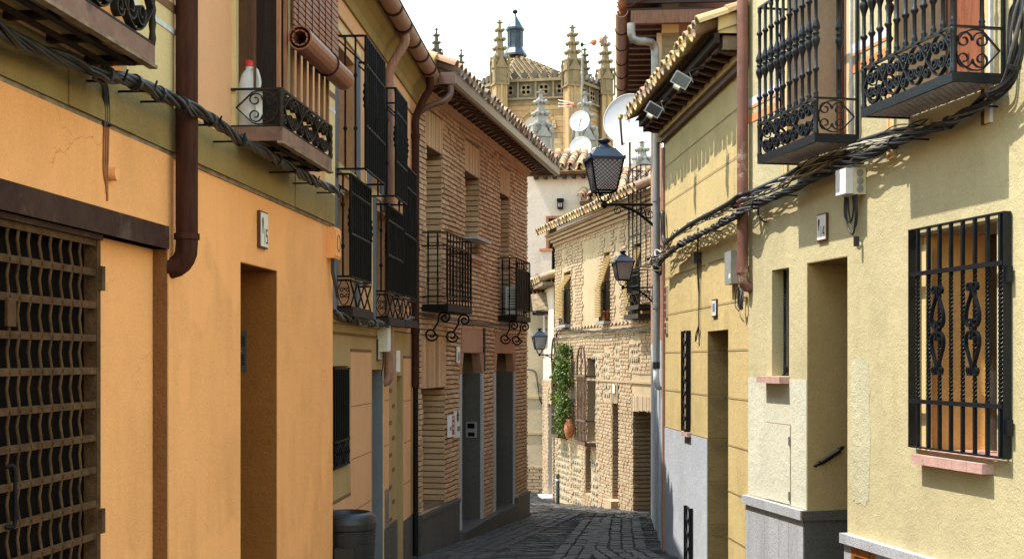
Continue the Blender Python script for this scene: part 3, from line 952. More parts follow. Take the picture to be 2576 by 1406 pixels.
# lattice gate
gate = part('lattice_gate', hA, 'rusty gate of riveted iron straps and bars')
og = -0.03
gs0, gs1 = A.s(-260, og), A.s(240, og)
gz1 = 0.50
MB(A).box(gs0, gs1, og - 0.06, og - 0.05, -3, gz1).build('backing_sheet', 'dark', gate)
zz = A.z(10, 640, og)
dz = 96 / F * A.d(A.s(15, og), og)
z = A.z(15, 650, og)
straps = []
while z > -1.2:
    straps.append(z)
    z -= dz
strapz = [z + U(-.003, .003) for z in straps]
for z in strapz + [gz1 - 0.02]:
    b = MB(A); b.box(gs0, gs1 - 0.012, og + 0.004, og + 0.010, z - 0.014, z + 0.014)
    o = b.build('strap', 'rust', gate)
_b = MB(A); _b.box(-0.006, 0.006, 0.0, 0.008, -0.006, 0.006)
RIVET = _b.mesh('rivet', 'rust', A.P(0, 0, 0))
bars = [A.s(p, og) for p in (-60, -18, 18, 44, 72, 100, 126, 152, 177, 200)]
for i, s in enumerate(bars):
    for lo in (0,):
        path = []
        zz = gz1
        k = 0
        while zz > -1.25:
            path.append((s + 0.0025 * math.sin(k * 1.57 + i * 2.1), og + 0.002 + 0.005 * math.cos(k * 3.14), zz))
            zz -= dz / 2; k += 1
        b = MB(A); b.tube(path, 0.0065, 5)
        b.build('bar', 'rust', gate)
    for z in strapz:
        inst(RIVET, 'rivet', gate, A.P(s, og + 0.0085, z))
for s, w in ((gs1 - 0.014, 0.012), (gs1, 0.02)):
    MB(A).box(s, s + w, og - 0.04, og + 0.014, -3, gz1).build('frame_bar', 'rust', gate)
for py in (700, 1310):
    zc = A.z(240, py, og)
    MB(A).box(gs1 - 0.004, gs1 + 0.03, og + 0.015, og + 0.03, zc - 0.05, zc + 0.05).build('hinge', 'rust', gate)
zc = A.z(14, 785, og)
MB(A).box(A.s(4, og), A.s(26, og), og + 0.012, og + 0.022, zc - 0.05, zc + 0.05).build('lock_plate', 'rust', gate)
ha, hz = A.s(36, og + .035), A.z(36, 1248, og + .035)
MB(A).tube(smooth_path([(ha - .02, og + .012, hz + .105), (ha, og + .035, hz + .10), (ha, og + .038, hz), (ha, og + .035, hz - .10), (ha - .02, og + .012, hz - .105)]), 0.0075, 8).build('pull_handle', 'iron', gate)

# number plate 15
def glyph_box(b, s0, s1, o0, o1, z0, z1): b.box(s0, s1, o0, o1, z0, z1)
SEG = {'1': [(0.4, 0.62, 0, 1)], '5': [(0, 1, .86, 1), (0, .25, .5, 1), (0, 1, .46, .6), (.75, 1, .1, .5), (0, 1, 0, .13)],
       '4': [(.62, .86, 0, 1), (0, 1, .26, .4), (.05, .28, .4, .72), (.25, .45, .66, .95)], '3': [(0, 1, .87, 1), (.3, 1, .45, .58), (0, 1, 0, .13), (.76, 1, 0, 1)],
       '2': [(0, 1, .87, 1), (.76, 1, .5, 1), (0, 1, .44, .57), (0, .24, .06, .5), (0, 1, 0, .13)],
       '0': [(0, .24, 0, 1), (.76, 1, 0, 1), (0, 1, 0, .13), (0, 1, .87, 1)]}
def number_plate(fr, sc_, zc, w, h, digits, label, rev):
    t = thing('number_plate', label, 'number plate', fr.P(sc_, 0, zc - h / 2))
    o0 = 0.008
    MB(fr).box(sc_ - w / 2, sc_ + w / 2, 0.001, o0 + 0.012, zc - h / 2, zc + h / 2).build('frame', 'wood', t)
    MB(fr).box(sc_ - w / 2 + .008, sc_ + w / 2 - .008, o0 + 0.0125, o0 + 0.016, zc - h / 2 + .01, zc + h / 2 - .01).build('tile', 'tile_white', t)
    sg = -1 if rev else 1          # direction of reading along s
    b = MB(fr)
    dw = w * 0.2
    for i, ch in enumerate(digits):
        x0 = sc_ + sg * (-w * 0.10 + i * dw * 1.35)
        for (a, c, e, f) in SEG[ch]:
            xa, xb = x0 + sg * a * dw, x0 + sg * c * dw
            b.box(min(xa, xb), max(xa, xb), o0 + 0.0163, o0 + 0.0175, zc - h * 0.36 + e * h * 0.40, zc - h * 0.36 + f * h * 0.40)
    b.build('digits', 'ink', t)
    # small drop-shaped ornament over the number
    b = MB(fr)
    x = sc_ - sg * w * 0.24
    b.slab([(x + w * 0.07 * q * (1 if k < 4 else -1), zc + zz * h) for k, (q, zz) in enumerate(((0.3, -.12), (0.9, .1), (1.3, .22), (.7, .32), (.7, .32), (1.3, .22), (.9, .1), (.3, -.12)))], o0 + 0.0163, o0 + 0.0172)
    b.build('ornament', 'wood_dark', t)
    return t
sp = A.s(656); number_plate(A, sp, A.z(656, 579), 0.16, 0.215, '15', 'white house number plate 15 on the orange wall beside the doorway', False)

# intercom on the jamb of the doorway
ic = thing('intercom', 'slim grey intercom plate on the shaded jamb of the orange doorway', 'intercom', A.P(door[1], -.25, 0))
s = door[1]
oA, oB = -0.60, -0.33
def jamb_o(px):
    k = (px - CX) / F
    return (k * (A.O[1] + s * A.u[1]) - A.O[0] - s * A.u[0]) / (A.n[0] - k * A.n[1])
oA, oB = jamb_o(605), jamb_o(622)
dd = A.d(s, oB); za, zb_ = (HY - 935) / F * dd, (HY - 832) / F * dd
MB(A).box(s - 0.012, s - 0.001, oA - 0.04, oB, za, zb_).build('plate', 'plastic_dark', ic)
for (f0, f1) in ((0.16, 0.40), (0.62, 0.84)):
    for k in range(7):
        zz = za + (zb_ - za) * (f0 + (f1 - f0) * k / 6)
        MB(A).box(s - 0.014, s - 0.0122, oA - .03, oB - 0.012, zz, zz + 0.004).build('slot', 'dark', ic)
zz = za + (zb_ - za) * 0.5
MB(A).box(s - 0.018, s - 0.0122, oA - .01, oA + 0.012, zz - .008, zz + .008).build('button', 'steel', ic)

# orange meter box at the corner
mb = thing('meter_box', 'orange painted meter box at the far corner of the orange house', 'box', A.P(-0.12, 0, 0.7))
zt, zz = A.z(850, 575, .055), A.z(850, 652, .055)
MB(A).box(-0.20, -0.02, 0.001, 0.06, zz, zt).build('case', 'orange', mb)
MB(A).box(-0.19, -0.03, 0.061, 0.068, zz + .015, zt - .015).build('cover', 'orange', mb)
MB(A).tube([(-0.11 + .045 * math.cos(a), 0.07, (zz + zt) / 2 + .06 * math.sin(a)) for a in [2 * math.pi * k / 20 for k in range(21)]], 0.003, 4, False).build('embossed_ring', 'line_brown', mb)
for k in range(2):
    MB(A).tube(smooth_path([(-0.15 + .05 * k, 0.03, zz), (-0.15 + .05 * k, 0.03, zz - .1), (-.12 + .05 * k, 0.05, zz - .22), (-.05 + .04 * k, .04, zz - .27), (0.02, .02, zz - .2)]), 0.007, 6).build('cable_tail', 'cable', mb)

# brown downpipe of the orange house
def pipe_run(name, fr, path, r, mat, label, collars=(), cat='drainpipe', seg=12, brackets=()):
    t = thing(name, label, cat, fr.P(*path[-1]))
    MB(fr).tube(path, r, seg).build('pipe', mat, t)
    for (p, q) in collars:
        MB(fr).tube([p, q], r * 1.16, seg).build('collar', mat, t)
    for (s, o, z) in brackets:
        MB(fr).box(s - r * 1.2, s + r * 1.2, 0, o + r * 1.15, z - 0.012, z + 0.012).build('bracket', mat, t)
    return t
po = 0.085
ps = A.s(470, po)
zE = A.z(470, 600, po)
pipe_run('drainpipe', A, [(ps, po, 4.2), (ps, po, 2), (ps, po, zE - 0.02)] + [(ps, po - 0.075 + 0.075 * math.cos(a), zE - 0.04 - 0.095 * math.sin(a)) for a in [0.3, 0.6, 0.9, 1.2, 1.5]] + [(ps, 0.0, zE - 0.135)],
         0.052, 'pipe_brown', 'thick dark brown drainpipe with an elbow on the orange house', [((ps, po, zE - .005), (ps, po, zE + .022))])
# ================================================================ B: the salmon house with iron cages (second on the left)
B = FB
sb = lambda d: (d - B.O[1]) / B.u[1]          # s of a given depth
hB = thing('salmon_house', 'salmon and olive house with black iron cage balconies, second on the left', 'house', B.P(sb(12.5), 0, ground(12.5)))
up1 = (sb(10.33), sb(11.1), 1.52, 2.50, 0.22)
lo1 = (sb(10.33), sb(11.1), 0.44, 1.40, 0.22)
up2 = (sb(11.85), sb(12.4), 1.52, 2.45, 0.22)
lo2 = (sb(12.15), sb(13.0), 0.42, 1.40, 0.22)
wall_sheet(B, sb(9.46), 0, 0.30, 3.0, [up1, lo1, up2, lo2], 'salmon', hB, label='salmon upper wall behind the iron cages')
smallw = (B.s(836), B.s(875), -0.86, -0.045, 0.12)
doorB = (B.s(936), B.s(962), -3.2, -0.087, 0.42)
door2 = (B.s(998), B.s(1012), -3.2, -0.16, 0.35)
wall_sheet(B, sb(9.46), B.s(935), -3.2, 0.29, [smallw], 'olive_wall', hB, label='olive ground floor wall')
wall_sheet(B, B.s(935), B.s(963), -3.2, 0.29, [doorB], 'olive_wall', hB)
wall_sheet(B, B.s(963), 0, -3.2, 0.29, [door2], 'olive_wall', hB)
for q, m in ((up1, 'glass'), (lo1, 'glass'), (up2, 'glass'), (lo2, 'glass')):
    back_panel(B, q, m, hB, 'window')
    dd = 0.2
    for (a, c) in ((q[0] - dd, q[0]), (q[1], q[1] + dd)):
        MB(B).box(a, c, 0.002, 0.018, q[2] - 0.1, q[3] + 0.1).build('window_surround', 'grey_paint', hB)
    for (a, c) in ((q[0] - dd - 0.05, q[0] - dd), (q[1] + dd, q[1] + dd + 0.05)):
        MB(B).box(a, c, 0.002, 0.012, q[2] - 0.1, q[3] + 0.12).build('window_trim', 'cream_trim', hB)
    MB(B).box(q[0] - dd, q[1] + dd, 0.002, 0.018, q[3] + 0.1, q[3] + 0.16).build('window_surround', 'cream_trim', hB)
MB(B).box(sb(9.46), 0, -4.2, -0.6, -3.2, 3.3).build('house_body', 'salmon', hB)
back_panel(B, smallw, 'dark', hB, 'cellar_window'); back_panel(B, doorB, 'wood_dark', hB, 'door'); back_panel(B, door2, 'wood_dark', hB, 'door')
# string course, salmon panels with olive borders and scored courses
MB(B).box(sb(9.46), B.s(963), 0.001, 0.03, 0.29, 0.31).build('string_course', 'olive', hB)
MB(B).box(B.s(837), B.s(962), 0.001, 0.010, 0.205, 0.225).build('painted_line', 'line_brown', hB)
def panel(s0, s1, z0, z1, courses=0):
    MB(B).box(s0, s1, 0.001, 0.007, z0, z1).build('plaster_panel', 'salmon', hB)
    MB(B).box(s0, s1, 0.002, 0.009, z1, z1 + 0.025).build('painted_line', 'line_brown', hB)
    for k in range(courses):
        z = z1 - 0.46 - k * 0.44
        if z > z0:
            MB(B).box(s0, s1, 0.0075, 0.0085, z, z + 0.008).build('score_line', 'line_red', hB)
panel(B.s(881), B.s(932), -2.2, 0.07, 5)
panel(B.s(836), B.s(880), -2.2, -1.12, 2)
panel(B.s(965), B.s(977), -2.2, 0.07, 5)
panel(B.s(1014), B.s(1032), -2.2, 0.02, 5)
for k in range(6):
    z = -0.28 - k * 0.32
    for j, p0 in enumerate((979, 986)):
        MB(B).box(B.s(p0), B.s(p0 + 6), 0.001, 0.006, z - j * 0.16 - .04, z - j * 0.16).build('painted_quoin', 'line_brown', hB)
# grey jamb of the doorway and its lining
MB(B).box(doorB[1] - 0.03, doorB[1] - 0.004, -0.42, 0.004, -3.2, -0.09).build('door_jamb', 'grey_paint', hB)
MB(B).box(doorB[1], doorB[1] + 0.012, -0.1, 0.012, -3.2, -0.06).build('jamb_edge', 'cream_trim', hB)
MB(B).box(B.s(965), B.s(995), 0.001, 0.02, -3.2, -1.62).build('plinth', 'granite_dark', hB)
MB(B).box(B.s(1014), 0, 0.001, 0.02, -3.2, -1.7).build('plinth', 'granite_dark', hB)
MB(B).box(B.s(966), B.s(975), 0.0075, 0.014, -1.62, -1.25).build('hatch', 'zinc', hB)
# cellar window grille
gr = part('window_grille', hB, 'black barred grille of the low window beside the bin')
for i in range(7):
    s = smallw[0] + 0.04 + (smallw[1] - smallw[0] - 0.08) * i / 6
    MB(B).tube([(s, 0.012, smallw[2] + 0.02), (s, 0.012, smallw[3] - 0.02)], 0.010, 6).build('bar', 'iron', gr)
for z in (smallw[2] + 0.02, smallw[2] + 0.22, smallw[3] - 0.02):
    MB(B).box(smallw[0], smallw[1], 0.004, 0.022, z - 0.008, z + 0.008).build('rail', 'iron', gr)
scroll_panel(B, gr, smallw[0] + .02, smallw[1] - .02, 0.015, 0, smallw[2] + 0.03, smallw[2] + 0.21, 2, 'iron', 0.015, 0.008, rich=False)

def cage(fr, par, s0, s1, p, z0, z1, label, foot=False, n=11):
    c = part('cage_balcony' if foot else 'window_cage', par, label)
    t = 0.011
    for z in ([z0, z1] + ([z0 + 0.21, z0 + 0.24] if foot else [])):
        MB(fr).box(s0, s1, p - 0.012, p + 0.004, z - t, z + t * 0.4).build('rail', 'iron', c)
        for s in (s0, s1):
            MB(fr).box(s - 0.008, s + 0.008, 0, p - 0.012, z - t, z + t * 0.4).build('side_rail', 'iron', c)
    for f in ((0.32, 0.78) if not foot else (0.55, 0.86)):
        z = z0 + (z1 - z0) * f
        MB(fr).tube([(s0 + (s1 - s0) * k / 16, p - 0.004, z) for k in range(17)], [0.012 + 0.004 * (k % 2) for k in range(17)], 6).build('twisted_rail', 'iron', c)
    zb_ = z0 + (0.23 if foot else 0)
    for i in range(n):
        s = s0 + 0.01 + (s1 - s0 - 0.02) * i / (n - 1)
        b = MB(fr)
        if i in (0, n - 1, n // 2):
            zm = zb_ + (z1 - zb_) * 0.55
            h = 0.1
            prof = [(0.012, zb_), (0.012, zm - h), (0.022, zm - h * .8), (0.013, zm - h * .6), (0.026, zm - h * .25), (0.014, zm), (0.026, zm + h * .25), (0.013, zm + h * .6), (0.022, zm + h * .8), (0.012, zm + h), (0.012, z1)]
            b.lathe((s, p - 0.004), prof, 8)
        else:
            b.tube([(s, p - 0.004, zb_), (s, p - 0.004, z1)], 0.0105, 6)
        b.build('bar', 'iron', c)
    # side bars with knops
    for oo in (p * 0.33, p * 0.66) if not foot else (p * 0.5,):
        prof = [(0.008, zb_)]
        for f in (0.3, 0.7):
            zk = zb_ + (z1 - zb_) * f
            prof += [(0.008, zk - 0.02), (0.018, zk), (0.008, zk + 0.02)]
        prof += [(0.008, z1)]
        MB(fr).lathe((s0, oo), prof, 8).build('side_bar', 'iron', c)
    for s in (s0, s1):
        MB(fr).strap([(s, 0, z1 - 0.01), (s, p, z1 - 0.24)] if not foot else [(s, 0, z0 + .0), (s, p, z0 + 0.005)], (1, 0, 0), 0.02, 0.012).build('stay', 'iron', c)
    if foot:
        MB(fr).box(s0 - 0.02, s1 + 0.02, 0, p + 0.02, z0 - 0.075, z0 - 0.011).build('slab', 'wood_dark', c)
        side_scroll(fr, c, s0, 0.01, p - 0.01, z0 + 0.01, z0 + 0.21, 'iron', 0.01, 0.007)
        for i in range(3):
            a = s0 + (s1 - s0) * i / 3; e = s0 + (s1 - s0) * (i + 1) / 3
            b = MB(fr)
            b.strap([(a, p, z0 + .01), (e, p, z0 + .21)], (0, 1, 0), 0.012, 0.008)
            b.strap([(a, p - .006, z0 + .21), (e, p - .006, z0 + .01)], (0, 1, 0), 0.012, 0.008)
            b.build('lattice', 'iron', c)
    return c
cage(B, hB, sb(10.28), sb(11.2), 0.245, 1.50, 2.54, 'upper black cage window nearest the orange house')
cage(B, hB, sb(10.28), sb(11.2), 0.125, 0.42, 1.46, 'lower black cage balcony nearest the orange house', True)
cage(B, hB, sb(11.82), sb(12.5), 0.245, 1.48, 2.45, 'upper black cage window between the two drainpipes')
cage(B, hB, sb(12.1), sb(13.05), 0.125, 0.40, 1.44, 'lower black cage balcony beside the second drainpipe', True)
cage(B, hB, sb(13.3), sb(14.2), 0.10, 0.42, 2.0, 'dark bay of bars next to the brick house', True, 9)
# cornice and eave
z0 = 2.98
prof = [(0, 2.9), (0.02, 2.9), (0.03, 2.98), (0.07, 3.05), (0.12, 3.10), (0.13, 3.2), (-0.3, 3.2), (-0.3, 2.9)]
MB(B).prism(prof, sb(9.46), 0.0).build('cornice', 'olive', hB)
MB(B).box(sb(9.46), 0.0, 0.002, 0.012, 2.72, 2.735).build('cornice_line', 'line_brown', hB)
roofB = MB(B); roofB.add([(sb(9.46), 0.22, 3.28), (0.1, 0.22, 3.28), (0.1, -3.5, 4.4), (sb(9.46), -3.5, 4.4)], [(0, 1, 2, 3)])
roofB.build('roof', 'tile_red', hB)
# half-round gutter in lengths
go, gz, gr_ = 0.21, 3.20, 0.085
gut = part('gutter', hB, 'reddish half-round gutter')
sA_, sE_ = sb(9.4), sb(14.95)
n = 9
for i in range(n):
    a, c = sA_ + (sE_ - sA_) * i / n, sA_ + (sE_ - sA_) * (i + 1) / n
    b = MB(B)
    arc = [math.pi + math.pi * k / 10 for k in range(11)]
    out = [(go + gr_ * math.cos(x), gz + gr_ * math.sin(x)) for x in arc]
    inn = [(go + (gr_ - .006) * math.cos(x), gz + (gr_ - .006) * math.sin(x)) for x in arc[::-1]]
    b.prism(out + inn, a, c)
    b.build('gutter_length', 'gutter', gut)
    b = MB(B)
    out = [(go + (gr_ + .008) * math.cos(x), gz + (gr_ + .008) * math.sin(x)) for x in arc]
    inn = [(go + (gr_ + .001) * math.cos(x), gz + (gr_ + .001) * math.sin(x)) for x in arc[::-1]]
    b.prism(out + inn, c - 0.03, c + 0.03)
    b.build('gutter_joint', 'pipe_brown', gut)
MB(B).tube([(sA_, go + gr_, gz + 0.004), (sE_, go + gr_, gz + 0.004)], 0.008, 6).build('gutter_bead', 'pipe_brown', gut)
s = sb(12.6)
pipe_run('drainpipe', B, smooth_path([(s, go, gz - .07), (s, go, gz - .16), (s, go - .05, gz - .24), (s, .09, gz - .36), (s, .06, gz - .46), (s, .06, gz - .6)], 5) + [(s, .06, 1), (s, .06, 0.0), (s, 0.06, -0.13)] + [(s, 0.06 - .06 + .06 * math.cos(a), -0.15 - .06 * math.sin(a)) for a in (.4, .8, 1.2, 1.57)],
         0.045, 'gutter', 'red-brown drainpipe running down between the iron cages', [((s, .06, z), (s, .06, z + .05)) for z in (2.6, 1.5, 0.6, -0.12)])
s = sb(14.5)
pipe_run('drainpipe', B, smooth_path([(s, go, gz - .07), (s, go, gz - .2), (s, go - .06, gz - .3), (s, .08, gz - .45), (s, .05, gz - .55), (s, .05, gz - .7)], 5) + [(s, .05, 1), (s, .05, 0.0), (s, 0.05, -0.3)],
         0.042, 'pipe_brown', 'long brown drainpipe between the salmon house and the brick house', [((s, .05, z), (s, .05, z + .05)) for z in (2.45, 1.2, 0.3)])
MB(B).tube([(s, .05, -0.3), (s, .05, ground(14.5) + .05)], 0.03, 10).build('pipe_foot', 'iron', bpy.data.objects['drainpipe.002'] if 'drainpipe.002' in bpy.data.objects else hB)
number_plate(B, B.s(951), B.z(951, 880), 0.20, 0.20, '13', 'white house number plate over the grey door jamb of the salmon house', False)
b = MB(B); b.box(B.s(996), B.s(1004), 0.002, 0.012, -0.12, 0.10)
tag(b.build('wall_plaque', 'white'), 'small white plaque near the foot of the middle drainpipe', 'plaque')
# cream meter box beneath the second cage
c0 = B.s(975, .1)
mb = thing('meter_box', 'cream metal meter box under the second cage balcony, below the cables', 'box', B.P(c0, 0, 0.05))
MB(B).box(c0 - 0.02, c0 + 0.16, 0.002, 0.10, 0.08, 0.36).build('case', 'plastic_cream', mb)
MB(B).box(c0 - 0.01, c0 + 0.15, 0.101, 0.106, 0.09, 0.35).build('lid', 'plastic_grey', mb)
MB(B).tube(smooth_path([(c0 + .05, .05, .08), (c0 + .05, .05, -.05), (c0 + .04, .03, -.15)]), 0.006, 5).build('cable_tail', 'cable', mb)

# litter bin
bx, by = -1.22, 9.72
gz_ = ground(by)
bin_ = thing('litter_bin', 'ribbed black plastic litter bin at the corner of the orange house', 'bin', (bx, by, gz_))
prof = [(0.165, gz_), (0.172, gz_ + 0.03)]
for k in range(8):
    z = gz_ + 0.05 + k * 0.082
    rr = 0.178 + k * .0042
    prof += [(rr, z), (rr + .0035, z + .068), (rr - .004, z + .070), (rr - .004, z + .080)]
prof += [(0.214, gz_ + 0.715), (0.216, gz_ + 0.76)]
MB().lathe((bx, by), prof, 28, False).build('body', 'plastic_black', bin_)
MB().lathe((bx, by), [(0.218, gz_ + 0.758), (0.215, gz_ + 0.80), (0.17, gz_ + 0.835), (0.155, gz_ + 0.835), (0.15, gz_ + .80), (0.15, gz_ + .55)], 28).build('rim', 'plastic_black', bin_)
MB().box(bx - 0.06, bx + 0.08, by - 0.27, by - 0.20, gz_ + .42, gz_ + .60).build('ash_tray', 'plastic_black', bin_)

# ================================================================ C: the brick house with the deep eave
C = FC
s_ = C.s
sC1 = C.s(1325)
hC = thing('brick_house', 'two-storey brown brick house with deep wooden eave and black balconies', 'house', C.P(3.3, 0, ground(18)))
W1 = (s_(1069), s_(1109), 0.64, 2.50, 0.32)
W2 = (s_(1168), s_(1203), 1.40, 2.49, 0.32)
W3 = (s_(1257), s_(1279), 0.66, 2.49, 0.32)
W4 = (s_(1060), s_(1117), -1.72, -0.33, 0.42)
D1 = (s_(1158), s_(1208), -2.30, 0.12, 0.40)
D2_ = (s_(1244), s_(1290), -2.40, 0.125, 0.40)
opsC = [W1, W2, W3, W4, D1, D2_]
zt = 3.10
wall_sheet(C, 0, sC1, -3.4, zt + .1, opsC, 'mortar', hC, o=0.0, label='mortar bed of the brick wall')
MB(C).box(0, sC1, -4.5, -0.45, -3.4, zt).build('house_body', 'mortar', hC)
MB(C).quad((sC1, 0, -3.4), (sC1, -4.5, -3.4), (sC1, -4.5, zt), (sC1, 0, zt)).build('end_wall', 'brick', hC)
# soldier-course panels and plaster stay free of bricks
panels = []
for (q, h, m) in ((W1, 0.42, 'brick'), (W2, 0.40, 'brick'), (W3, 0.40, 'brick'), (W4, 0.62, 'brick')):
    w = (q[0] - 0.04, q[1] + 0.02, q[3], q[3] + h)
    panels.append((*w, 0))
    n = int((w[1] - w[0]) / 0.055)
    for i in range(n):
        a = w[0] + (w[1] - w[0]) * i / n; c = w[0] + (w[1] - w[0]) * (i + 1) / n
        MB(C).box(a + .004, c - .004, -0.02, 0.016 + U(-.004, .004), w[2] + .005, w[3] - .005).build('lintel_brick', 'brick', hC)
lint = [(D1[0] - 0.02, D1[1] + 0.02, D1[3] - .02, D1[3] + 0.30), (D2_[0] - 0.02, D2_[1] + 0.02, D2_[3] - .02, D2_[3] + 0.28)]
for w in lint:
    panels.append((*w, 0))
    MB(C).box(w[0], w[1], -0.1, 0.03, w[2], w[3]).build('lintel_block', 'plaster_red', hC)
jw = 0.13
jam = [(D1[0] - jw, D1[0], -2.4, D1[3] - 0.02), (D1[1], D1[1] + jw, -2.4, D1[3] - 0.02), (D2_[0] - jw, D2_[0], -2.5, D2_[3] - .02), (D2_[1], D2_[1] + jw * .6, -2.5, D2_[3] - .02)]
for w in jam:
    panels.append((*w, 0))
    MB(C).box(w[0] + .002, w[1] - .002, -0.38, 0.025, w[2], w[3] - 0.28).build('granite_jamb', 'granite', hC)
    MB(C).box(w[0] + .002, w[1] - .002, -0.1, 0.028, w[3] - 0.277, w[3]).build('corbel_block', 'plaster_red', hC)
for w in (D1, D2_):
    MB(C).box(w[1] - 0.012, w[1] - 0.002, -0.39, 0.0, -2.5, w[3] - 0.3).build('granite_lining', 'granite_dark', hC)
    for (a, c) in ((w[0], w[0] + .10), (w[1] - .10, w[1])):
        sg = 1 if a == w[0] else -1
        e = w[0] if sg > 0 else w[1]
        MB(C).slab([(e, w[3] - .021), (e + sg * .12, w[3] - .021), (e + sg * .06, w[3] - .16), (e, w[3] - .30)], -0.1, 0.02).build('corbel', 'plaster_red', hC)
brick_wall(C, 0.0, sC1, -2.35, zt, hC, 'brick', opsC + panels, course=0.060, length=0.175, gap=0.014, proud=0.018, singles=300)
# bricks lining the far jambs of the openings
for q in (W1, W2, W3, W4):
    n = int((q[3] - q[2]) / 0.072)
    b = MB(C)
    for k in range(n):
        z = q[2] + k * 0.072
        b.box(q[1] - 0.012 - U(0, .006), q[1] - 0.001, -0.31, 0.012, z + .006, z + .062)
    b.build('jamb_bricks', 'brick', hC, kind='stuff')
for q, m in ((W1, 'wood_dark'), (W2, 'wood_dark'), (W3, 'wood_dark'), (W4, 'wood_dark'), (D1, 'dark'), (D2_, 'dark')):
    back_panel(C, q, m, hC, 'door' if q in (D1, D2_) else 'window')
# ochre shutters set in the near side of the upper openings
for q in (W1, W2):
    MB(C).box(q[0] + .10, q[0] + .30, -0.30, -0.27, q[2], q[3] - .02).build('shutter', 'reed', hC)
    for k in range(int((q[3] - q[2]) / 0.07)):
        MB(C).box(q[0] + .12, q[0] + .28, -0.269, -0.262, q[2] + .03 + k * .07, q[2] + .05 + k * .07).build('shutter_slat', 'wood', hC)
MB(C).box(W4[0] + 0.02, W4[0] + 0.10, -0.36, -0.30, W4[2], W4[3]).build('window_frame', 'wood_red', hC)
MB(C).box(W2[0] + .05, W2[1] + .12, -0.03, 0.16, W2[2] + .20, W2[2] + .225).build('stone_shelf', 'granite', hC)
MB(C).box(W2[0] - .02, W2[1] + .06, -0.03, 0.07, W2[2] - .05, W2[2] - .005).build('stone_sill', 'pink_stone', hC)
# granite plinth stepping down with the lane
for (a, c, z, oo) in ((-0.02, s_(1147), -1.76, 0.05), (s_(1147) + .003, s_(1246), -2.19, 0.10), (s_(1246) + .003, s_(1290), -2.24, 0.06), (s_(1290) + .003, sC1 + .02, -2.15, 0.05)):
    n = max(1, round((c - a) / 0.75))
    for i in range(n):
        MB(C).box(a + (c - a) * i / n + .002, a + (c - a) * (i + 1) / n - .002, -0.02, oo, -3.4, z - .04).build('plinth_slab', 'granite_dark', hC)
    MB(C).box(a, c, -0.4, oo + 0.02, z - .039, z).build('plinth_cap', 'granite_dark', hC)
# eave: soffit boards on rafters, fascia gutter
ez, eo = 3.10, 0.42
sE0, sE1 = -0.12, sC1 + 0.42
MB(C).add([(sE0, 0.0, ez + .13), (sE1, 0.0, ez + .13), (sE1, eo, ez + .04), (sE0, eo, ez + .04)], [(0, 1, 2, 3)]).build('soffit', 'wood_dark', hC)
MB(C).box(0, sC1, 0.001, 0.045, ez - 0.06, ez + 0.0).build('wall_plate', 'brick', hC)
MB(C).box(0, sC1, 0.001, 0.075, ez + 0.003, ez + 0.035).build('wall_plate', 'brick', hC)
n = 30
for i in range(n):
    s = sE0 + 0.06 + (sE1 - sE0 - .1) * i / (n - 1)
    MB(C).prism([(0.0, ez + .03), (0.13, ez + .015), (0.2, ez + .045), (0.36, ez + .0), (0.37, ez + .05), (0.0, ez + .128)], s - .035, s + .035).build('rafter', 'wood', hC)
MB(C).prism([(eo - .02, ez - .01), (eo + .03, ez - .02), (eo + .06, ez + .0), (eo + .07, ez + .09), (eo + .06, ez + .10), (eo - .02, ez + .09)], sE0 - .06, sE1).build('eave_gutter', 'gutter_brown', hC)
MB(C).tube([(sE0 - .06, eo + .065, ez + .1), (sE1, eo + .065, ez + .1)], 0.012, 6).build('gutter_bead', 'gutter_brown', hC)
MB(C).box(sE0 - .075, sE0 - .062, 0.30, eo + .07, ez - .02, ez + .11).build('gutter_end', 'gutter_brown', hC)
MB(C).box(sE1 - .02, sE1, -0.2, eo - .021, ez - .01, ez + .1).build('bargeboard', 'gutter_brown', hC)
MB(C).tube(smooth_path([(sE0 - .02, eo, ez - .02), (sE0 - .02, eo, ez - .12), (sE0 - .05, eo - .06, ez - .20), (sE0 - .08, .2, ez - .26), (sE0 - .1, .06, ez - .34)], 6), 0.036, 10).build('gutter_outlet', 'gutter_brown', hC)
up = (C.P(0, -1, 0.38) - C.P(0, 0, 0)).normalized()
MB(C).add([(sE0, eo + .02, ez + .11), (sE1, eo + .02, ez + .11), (sE1, -3.6, ez + 1.64), (sE0, -3.6, ez + 1.64)], [(0, 1, 2, 3)]).build('roof_deck', 'tile', hC)
al = C.P(1, 0, 0) - C.P(0, 0, 0)
tile_roof(hC, ['tile'], C.P(sE0 + .05, eo + .03, ez + .12), al, up, int((sE1 - sE0) / 0.2), 2, 0.2, r=0.08)
# ridge cap and verge over the near gable
MB(C).tube([C_ for C_ in [(sE0 - .02, 0.25, ez + .26), (sE0 - .02, -0.3, ez + .46), (sE0 - .02, -1.2, ez + .80)]], 0.07, 8).build('verge_cap', 'olive_wall', hC)

